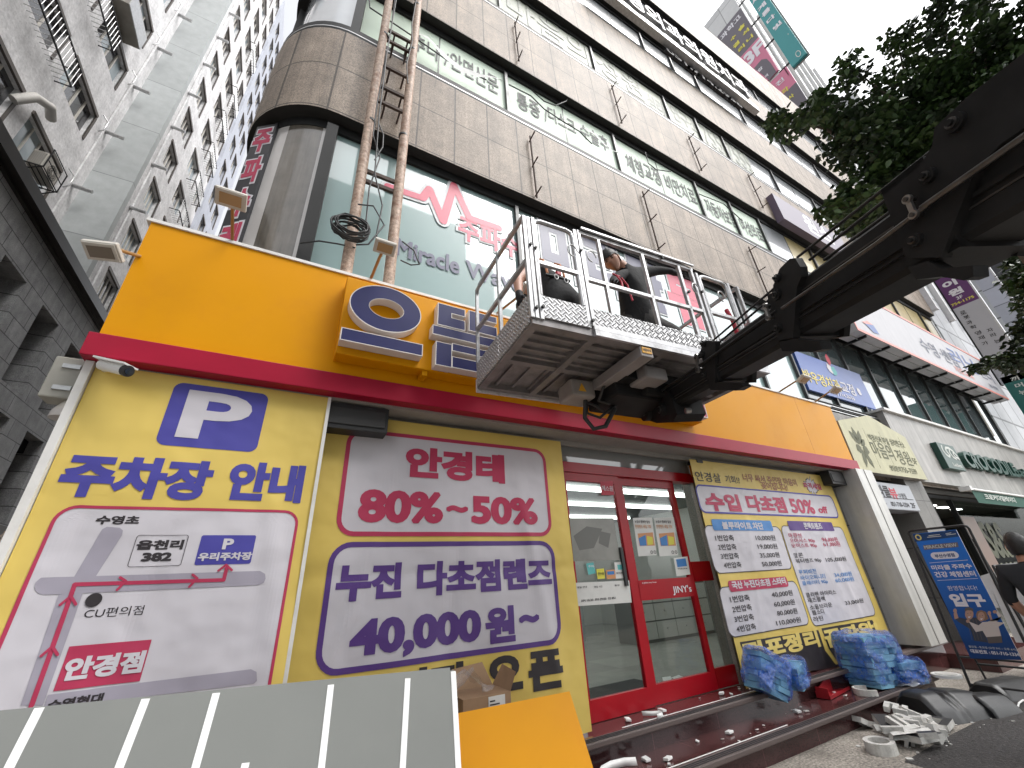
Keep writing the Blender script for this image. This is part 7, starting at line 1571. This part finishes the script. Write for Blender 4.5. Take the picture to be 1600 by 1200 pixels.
for i, ch in enumerate("ㄱㄴㄷㅏㅓㄹㅗㄱㅅㅡㄴㅣㅂㅜㄷㅡㅣㅈㄴㅏㅡㄱㅣㅛ"):
    x = 5.88+rnd.gauss(0, .24); y = 2.70+rnd.gauss(0, .12); s = rnd.uniform(.18, .32)
    thin = ch in "ㅡㅣ"
    scrap(ch, x, y, 0.035+0.022*(i % 6), s if ch != "ㅣ" else .05, (s*.8 if ch != "ㅡ" else .05), rnd.uniform(0, 6.28), rnd.uniform(-.45, .45), 0.05, same, DIRTYW if rnd.random() < .7 else DKFACE)
scrap("ㅗ", 5.62, 2.58, 0.05, 0.42, 0.2, R_(-22), R_(-60), 0.035, "dark faced letter piece in front of the white heap beside the ring", DKFACE)
scrap("ㅡ", 6.15, 2.52, 0.03, 0.34, 0.06, R_(20), 0, 0.05, "single straight white bar in front of the heap of letter pieces", DIRTYW)
mb = MB(); c = Vector((5.32, 2.70, 0.04)); n = 28
for r0_, r1_ in ((0.095, 0.14),):
    V = []
    for i in range(n):
        t_ = 2*math.pi*i/n; d_ = Vector((math.cos(t_), math.sin(t_)*0.85, 0)); V += [c+d_*r1_+PZ*(-.04), c+d_*r1_+PZ*.045, c+d_*r0_+PZ*.045, c+d_*r0_+PZ*(-.04)]
    mb.add(V, [tuple(((i*4+k), (i*4+(k+1) % 4), ((i+1) % n*4+(k+1) % 4), ((i+1) % n*4+k)) for k in (0,))[0] if False else (i*4+k, ((i+1) % n)*4+k, ((i+1) % n)*4+(k+1) % 4, i*4+(k+1) % 4) for i in range(n) for k in range(4)], DIRTYW)
tag(mb.build("letter_ring", loc=c), "white plastic ring at the left end of the heap of letter pieces", "scrap", "dismantled letter pieces on the paving")
mb = MB(); c = Vector((6.45, 3.22, 0.2)); n = 14; V = []
for i in range(n+1):
    t_ = R_(20+240*i/n); d_ = Vector((math.cos(t_), math.sin(t_), 0)); V += [c+d_*0.13, c+d_*0.13+PZ*0.06, c+d_*0.11+PZ*.06, c+d_*0.11]
mb.add(V, [(i*4+k, (i+1)*4+k, (i+1)*4+(k+1) % 4, i*4+(k+1) % 4) for i in range(n) for k in range(4)], DIRTYW); tag(mb.build("letter_ring", loc=c), "broken white ring beside the red channel on the lower step", "scrap")
def curl(pts, h, label, m=WHITEP, name="plastic_strip"):
    mb = MB(); V = []; P = [Vector(p) for p in pts]
    for i, p in enumerate(P): V += [p, p+Vector((0.0, 0.01, h))]
    mb.add(V, [(2*i, 2*i+1, 2*i+3, 2*i+2) for i in range(len(P)-1)], m, True); ob = tag(mb.build(name, loc=P[0]), label, "strip"); sd_ = ob.modifiers.new("solid", 'SOLIDIFY'); sd_.thickness = 0.006; return ob
curl([(3.38, 3.72, .39), (3.45, 3.66, .39), (3.52, 3.62, .39), (3.50, 3.57, .39), (3.42, 3.56, .39)], 0.035, "white curled plastic strip on the landing before the doors")
curl([(2.52, 3.36, .2), (2.6, 3.42, .2), (2.72, 3.45, .2), (2.85, 3.43, .2), (2.93, 3.38, .2)], 0.05, "white bent plastic strip on the lower step at the bottom centre")
curl([(7.32, 3.30, .2), (7.42, 3.27, .3), (7.55, 3.24, .32), (7.62, 3.2, .2)], 0.03, "white looped strip beside the big blue stack")
curl([(7.9, 2.75, .02), (8.2, 2.72, .02), (8.5, 2.6, .02), (8.62, 2.45, .02), (8.5, 2.35, .02)], 0.03, "long white strip curving on the paving at the right edge")
curl([(7.75, 2.35, .01), (7.95, 2.38, .02), (8.2, 2.4, .01)], 0.012, "thin white strip on the paving right of the black plastic base")
rnd = random.Random(33); mb = MB()
for (x0, x1, y0, y1, z, n) in ((3.0, 5.0, 3.6, 3.82, .389, 6), (2.6, 5.5, 3.2, 3.5, .2, 12), (5.0, 7.2, 3.2, 3.5, .2, 9), (5.2, 7.2, 2.35, 2.9, .004, 34), (6.5, 8.6, 2.0, 2.9, .004, 12)):
    for _ in range(n):
        s = rnd.choice((.01, .014, .02, .03)); x, y = rnd.uniform(x0, x1), rnd.uniform(y0, y1)
        mb.box((x, y, z+s*0.15), (s*rnd.uniform(.7, 2), s, s*0.3), DIRTYW if rnd.random() < .6 else WHITEP, RZ(rnd.uniform(0, 180), rnd.uniform(-20, 20)))
tag(mb.build("debris"), kind='stuff')
for x, y, z, l in ((3.17, 3.70, .39, "white scrap piece on the landing near the left door"), (3.62, 3.70, .39, "small white scrap on the landing at the door middle"), (4.55, 3.72, .39, "white stub on the landing before the right door"), (4.12, 3.38, .2, "white square piece on the lower step under the price banner"), (3.05, 3.4, .2, "white folded piece on the lower step below the doors"), (3.2, 3.3, .2, "white flat piece next to the folded one on the lower step"), (5.2, 3.34, .2, "white tile shaped piece on the lower step towards the red channel")):
    mb = MB(); mb.box((x, y, z+.012), (0.075, 0.05, 0.02), WHITEP, RZ(rnd.uniform(0, 90), rnd.uniform(-8, 8)), bev=0.004); tag(mb.build("plastic_piece", loc=(x, y, z)), l, "scrap")
mb = MB(); n = 24; c = Vector((7.95, 2.95, 0.21)); mb.cyl(c, c+PZ*0.03, 0.15, WHITEP, n); mb.cyl(c+PZ*0.03, c+PZ*0.034, 0.11, DIRTYW, n); tag(mb.build("plastic_disc", loc=c), "white round lid lying on the ledge by the blue standing sign", "lid")

# ---- black moulded plastic bases
BPL = mat("black_moulded_plastic", (0.011, 0.0115, 0.0125), rough=0.42, var=0.2, vscale=6, bump=0.15, bscale=60, dirt=(0.035, 0.034, 0.032), dirt_amt=0.5, dirt_scale=5)
def moulded(c, L_, W_, H_, yaw, label, groove=True):
    rt = Matrix.Rotation(yaw, 3, 'Z'); c = Vector(c); mb = MB(); n = 16; m_ = 26; V = []
    for j in range(m_+1):
        u = j/m_; x = L_*(u-0.5); hs = 1.0-0.12*(2*u-1)-0.1*abs(2*u-1)**3
        if groove and (0.34 < u < 0.40 or 0.44 < u < 0.50): hs *= 0.80
        if j in (0, m_): hs *= 0.82
        for i in range(n+1):
            t = i/n; y = W_*(t-0.5)*(1.0 if 0 < i < n else 1.0); z = H_*hs*min(1.0, 0.25+2.6*min(t, 1-t) if 0 < i < n else 0.0)
            V.append(c+rt @ Vector((x, y*(1.0 if j not in (0, m_) else 0.94), z)))
    mb.add(V, [(j*(n+1)+i, (j+1)*(n+1)+i, (j+1)*(n+1)+i+1, j*(n+1)+i+1) for j in range(m_) for i in range(n)], BPL, True)
    k = (n+1)*m_; mb.add(V, [tuple(range(n+1))], BPL); mb.add(V, [tuple(range(k+n, k-1, -1))], BPL)
    return (lambda o_: (o_.modifiers.new("bevel", "BEVEL"), tag(o_, label, "weight"))[1])(mb.build("plastic_weight", loc=c))
moulded((7.0, 2.74, 0), 0.86, 0.52, 0.24, R_(-16), "black moulded plastic base lying in front of the steps beside the scrap heap")
moulded((7.45, 2.50, 0), 0.5, 0.34, 0.18, R_(-10), "lower black plastic lobe joined behind the moulded base", False)
moulded((8.55, 2.62, 0), 0.95, 0.42, 0.16, R_(-6), "flat black plastic base under the blue standing sign", False)
mb = MB(); rnd = random.Random(6); V = []
for j in range(7):
    for i in range(12): V.append((7.05+i*0.045+rnd.uniform(-.015, .015), 2.98+j*0.04+rnd.uniform(-.015, .015), 0.2+0.10*math.sin(math.pi*i/11)*math.sin(math.pi*j/6)+rnd.uniform(0, .035)))
mb.add(V, [(j*12+i, j*12+i+1, j*12+13+i, j*12+12+i) for j in range(6) for i in range(11)], mat("grey_clear_film", (0.42, 0.43, 0.45), rough=0.12, alpha=0.6, coat=0.7, bump=0.8, bscale=18), True); tag(mb.build("plastic_bag", loc=(7.3, 3.1, .2)), "crumpled clear plastic bag behind the black moulded base", "bag")

# ================================================================ BLUE STANDING SIGN
sg = thing("standing_sign", "blue standing sign with white Korean lettering in a black tube frame", "sign", (8.15, 2.45, 0))
mb = MB(); r = 0.016
mb.tube([(8.15, 2.83, 0), (8.15, 2.75, 1.94), (8.15, 2.73, 1.97), (8.15, 2.70, 1.975), (8.15, 2.14, 1.975), (8.15, 2.11, 1.96), (8.15, 2.10, 1.93), (8.15, 2.14, 0)], r, BLK, 8)
mb.cyl((8.15, 2.81, 0.42), (8.15, 2.12, 0.42), r*.8, BLK, 8); mb.cyl((8.15, 2.81, 0.12), (8.15, 2.12, 0.12), r*.8, BLK, 8)
mb.tube([(8.17, 2.76, 1.8), (8.6, 2.78, 0)], r*.8, BLK, 8); mb.tube([(8.17, 2.12, 1.8), (8.6, 2.14, 0)], r*.8, BLK, 8); mb.cyl((8.52, 2.78, 0.3), (8.52, 2.14, 0.3), r*.8, BLK, 8)
for y in (2.83, 2.14): mb.cyl((8.0, y, 0.012), (8.4, y, 0.012), r*.8, BLK, 8)
mb.build("tube_frame", sg)
sf = side(8.135).z(1400, 800, 4.8)
pa = ppoly(sf, [(125, 165), (450, 132), (945, 1110), (560, 1098)]); BLA = mat("board_blue", (0.012, 0.13, 0.50), rough=0.35); BLB = mat("board_navy", (0.008, 0.05, 0.16), rough=0.35)
# printed blend from bright blue to navy down the poster
nt_ = BLA.node_tree; gN = nt_.nodes.new("ShaderNodeNewGeometry"); spN = nt_.nodes.new("ShaderNodeSeparateXYZ"); nt_.links.new(gN.outputs['Position'], spN.inputs[0]); mrN = nt_.nodes.new("ShaderNodeMapRange"); mrN.inputs['From Min'].default_value = 0.5; mrN.inputs['From Max'].default_value = 1.7; nt_.links.new(spN.outputs['Z'], mrN.inputs[0]); mxN = nt_.nodes.new("ShaderNodeMix"); mxN.data_type = 'RGBA'; mxN.inputs['A'].default_value = (0.008, 0.045, 0.17, 1); mxN.inputs['B'].default_value = (0.012, 0.16, 0.60, 1); nt_.links.new(mrN.outputs[0], mxN.inputs['Factor']); nt_.links.new(mxN.outputs['Result'], nt_.nodes['Principled BSDF'].inputs['Base Color'])
mb = MB(); mb.prism([sf.P(a, b) for a, b in pa], sf.N, 0.012, BLA, STEEL); mb.build("poster_board", sg)
mb = MB(); add_flat(mb, sf, [ppoly(sf, [(128, 168), (449, 136), (472, 184), (142, 224)])], BLB, 0.002)
c = sf.pix(168, 190); add_flat(mb, sf, [[(c[0]+.035*math.cos(i*.45), c[1]+.04*math.sin(i*.45)) for i in range(14)]], YINK, 0.004); add_flat(mb, sf, [[(c[0]+.02*math.cos(i*.45), c[1]+.024*math.sin(i*.45)) for i in range(14)]], BLB, 0.006)
for x0, x1, y in ((245, 330, 178), (235, 340, 190), (372, 415, 165), (378, 450, 173)): add_flat(mb, sf, [ppoly(sf, [(x0, y-3), (x1, y-12), (x1, y-7), (x0, y+2)])], PALE, 0.004)
add_flat(mb, sf, [ppoly(sf, [(203, 250), (462, 226), (470, 262), (210, 284)])], mat("board_brown", (0.16, 0.14, 0.16), rough=0.5), 0.002)
a0, b0, a1, b1 = sf.lrtb((262, 330), (470, 320), (366, 298), (366, 352)); add_flat(mb, sf, [rrect(a0, b0, a1, b1, 0.045)], WINK, 0.002)
for p0, p1 in (((250, 381), (540, 358)), ((312, 512), (616, 496))): add_flat(mb, sf, [ppoly(sf, [p0, p1, (p1[0], p1[1]+3), (p0[0], p0[1]+3)])], WINK, 0.002)
mb.build("poster_marks", sg)
mb = MB(); ST = lambda s, xl, yl, xr, yr, h, m=WINK, b=0.02: T(mb, sf, s, xl, yl, xr, yr, h, m, bold=b, c=0.005)
ST("MIRACLE VIEW", 213, 266, 455, 246, 26, PALE, .01); ST("부산수영점", 292, 330, 440, 322, 28, BLB, .03); ST("미라클", 268, 420, 405, 411, 38, WINK, .03); ST("주파수", 420, 411, 568, 402, 38, WINK, .03); ST("건강", 290, 470, 388, 466, 44, WINK, .03); ST("체험센터", 402, 466, 597, 462, 44, WINK, .03); ST("환영합니다!", 388, 572, 608, 568, 36, WINK, .0); ST("입구", 408, 660, 672, 662, 100, WINK, .055)
ST("월요일 - 토요일 (오전 9시 ~ 오후 6시)", 550, 1016, 900, 1027, 20, PALE, .01); ST("대표번호 : 051-710-1334", 565, 1050, 922, 1061, 30, WINK, .03); mb.build("lettering", sg)
# the two people printed on the poster (flat print)
mb = MB(); PSK = mat("print_skin", (0.45, 0.27, 0.2), rough=0.5); PHR = mat("print_grey_hair", (0.12, 0.10, 0.09), rough=0.5); PPL = mat("print_plaid", (0.045, 0.05, 0.07), rough=0.5); PSW = mat("print_sweater", (0.60, 0.53, 0.49), rough=0.5); PHB = mat("print_brown_hair", (0.25, 0.15, 0.09), rough=0.5)
def el(cx_, cy_, rx, ry): return [(cx_+rx*math.cos(i*math.pi/8), cy_+ry*math.sin(i*math.pi/8)) for i in range(16)]
def PF(pts, m, c): add_flat(mb, sf, [ppoly(sf, pts)], m, c)
PF([(440, 800), (470, 790), (520, 800), (600, 790), (640, 830), (690, 980), (585, 965), (560, 880), (470, 825)], PPL, .002); PF([(432, 760), (455, 750), (470, 795), (440, 805)], PSK, .0024); PF(el(443, 740, 14, 16), PSK, .003); PF(el(550, 765, 32, 42), PSK, .003); PF([(515, 745), (520, 720), (550, 712), (578, 725), (580, 750), (565, 738), (535, 738)], PHR, .0036)
for k in range(4): PF([(530+k*22, 800), (533+k*22, 800), (573+k*25, 960), (570+k*25, 960)], PHR, .0026)
PF([(600, 770), (610, 745), (640, 735), (675, 750), (695, 800), (670, 815), (610, 805)], PHB, .0034); PF(el(640, 785, 27, 36), PSK, .004); PF([(690, 820), (760, 815), (800, 780), (765, 745), (748, 750), (775, 800), (740, 840)], PSW, .003); PF([(545, 820), (570, 830), (620, 850), (650, 825), (720, 820), (815, 830), (770, 860), (790, 930), (680, 940), (650, 890), (600, 900)], PSW, .0042); PF([(680, 938), (792, 930), (800, 980), (695, 985)], PHR, .0046); PF(el(742, 748, 15, 13), PSK, .005); PF(el(540, 818, 14, 13), PSK, .005); PF(el(700, 758, 13, 16), PSK, .003); PF([(695, 770), (712, 770), (725, 810), (710, 812)], PSK, .0028)
for q in ((540, 762), (562, 758), (630, 780), (650, 776)): PF(el(q[0], q[1], 4, 3), PHR, .0055)
PF([(540, 785), (562, 782), (555, 792), (545, 793)], WINK, .0055); PF([(632, 800), (652, 797), (646, 807), (638, 808)], WINK, .0055); mb.build("printed_people", sg)

# ================================================================ CLOTHES RACKS
GARM = [mat("cloth_white", (0.60, 0.60, 0.62), rough=0.9, bump=0.3, bscale=10), mat("cloth_grey", (0.22, 0.22, 0.23), rough=0.9, bump=0.3, bscale=10), mat("cloth_black", (0.02, 0.02, 0.022), rough=0.9), mat("cloth_pink", (0.45, 0.10, 0.2), rough=0.9)]
def rack(x0, x1, y, h, label):
    t = thing("clothes_rack", label, "clothes rack", ((x0+x1)/2, y, 0)); mb = MB()
    for x in (x0, x1): mb.cyl((x, y, 0.08), (x, y, h), 0.016, BLK, 8); mb.cyl((x, y-0.25, 0.08), (x, y+0.25, 0.08), 0.016, BLK, 8)
    mb.cyl((x0, y, h), (x1, y, h), 0.014, BLK, 8); mb.cyl((x0, y, 0.25), (x1, y, 0.25), 0.012, BLK, 8); mb.cyl((x0, y, 0.7), (x1, y, 0.7), 0.012, BLK, 8); mb.build("rack_frame", t)
def garment(x, y, h, L_, m, label, i):
    rnd = random.Random(i); mb = MB(); w_ = 0.22; fr = Frame((x, y, h), (0, -1, 0), (0, 0, 1)); a = rnd.uniform(-.15, .15)
    pts = [(-.05, -.05), (-w_, -.10), (-w_-.07, -.55*L_), (-w_+.03, -.55*L_), (-w_+.05, -.25), (-w_+.02, -L_), (w_-.02, -L_), (w_-.05, -.25), (w_-.03, -.55*L_), (w_+.07, -.55*L_), (w_, -.10), (.05, -.05)]
    mb.prism([fr.P(p, q, 0.01*math.sin(p*9+i)) for p, q in pts], fr.N, 0.03, m); mb.tube([(x, y, h+.03), (x, y+.02, h+.01), (x, y, h-.04)], 0.004, STEEL, 5)
    tag(mb.build("garment", loc=(x, y, h)), label, "garment", "clothes on the shop racks")
rack(9.3, 10.6, 2.35, 1.45, "black tube clothes rack with hanging garments right of the blue sign"); rack(9.6, 11.0, 1.65, 1.25, "lower black clothes rack near the pedestrian at the right edge")
for i, (x, m, l) in enumerate(((9.42, 0, "white garment at the near end of the rack beside the blue sign"), (9.55, 1, "grey garment second on the rack beside the blue sign"), (9.68, 2, "black garment third on the rack beside the blue sign"), (9.80, 0, "white garment fourth on the rack beside the blue sign"), (9.95, 2, "black garment fifth on the rack beside the blue sign"), (10.1, 0, "white garment sixth on the rack beside the blue sign"), (10.3, 1, "grey garment at the far end of the rack beside the blue sign"))):
    garment(x, 2.35, 1.42, 0.95, GARM[m], l, i)
for i, (x, m, l) in enumerate(((9.75, 0, "white garment at the near end of the lower rack"), (9.95, 2, "black garment second on the lower rack"), (10.15, 0, "white garment third on the lower rack"), (10.4, 3, "pink garment on the lower rack"))):
    garment(x, 1.65, 1.22, 0.8, GARM[m], l, i+20)
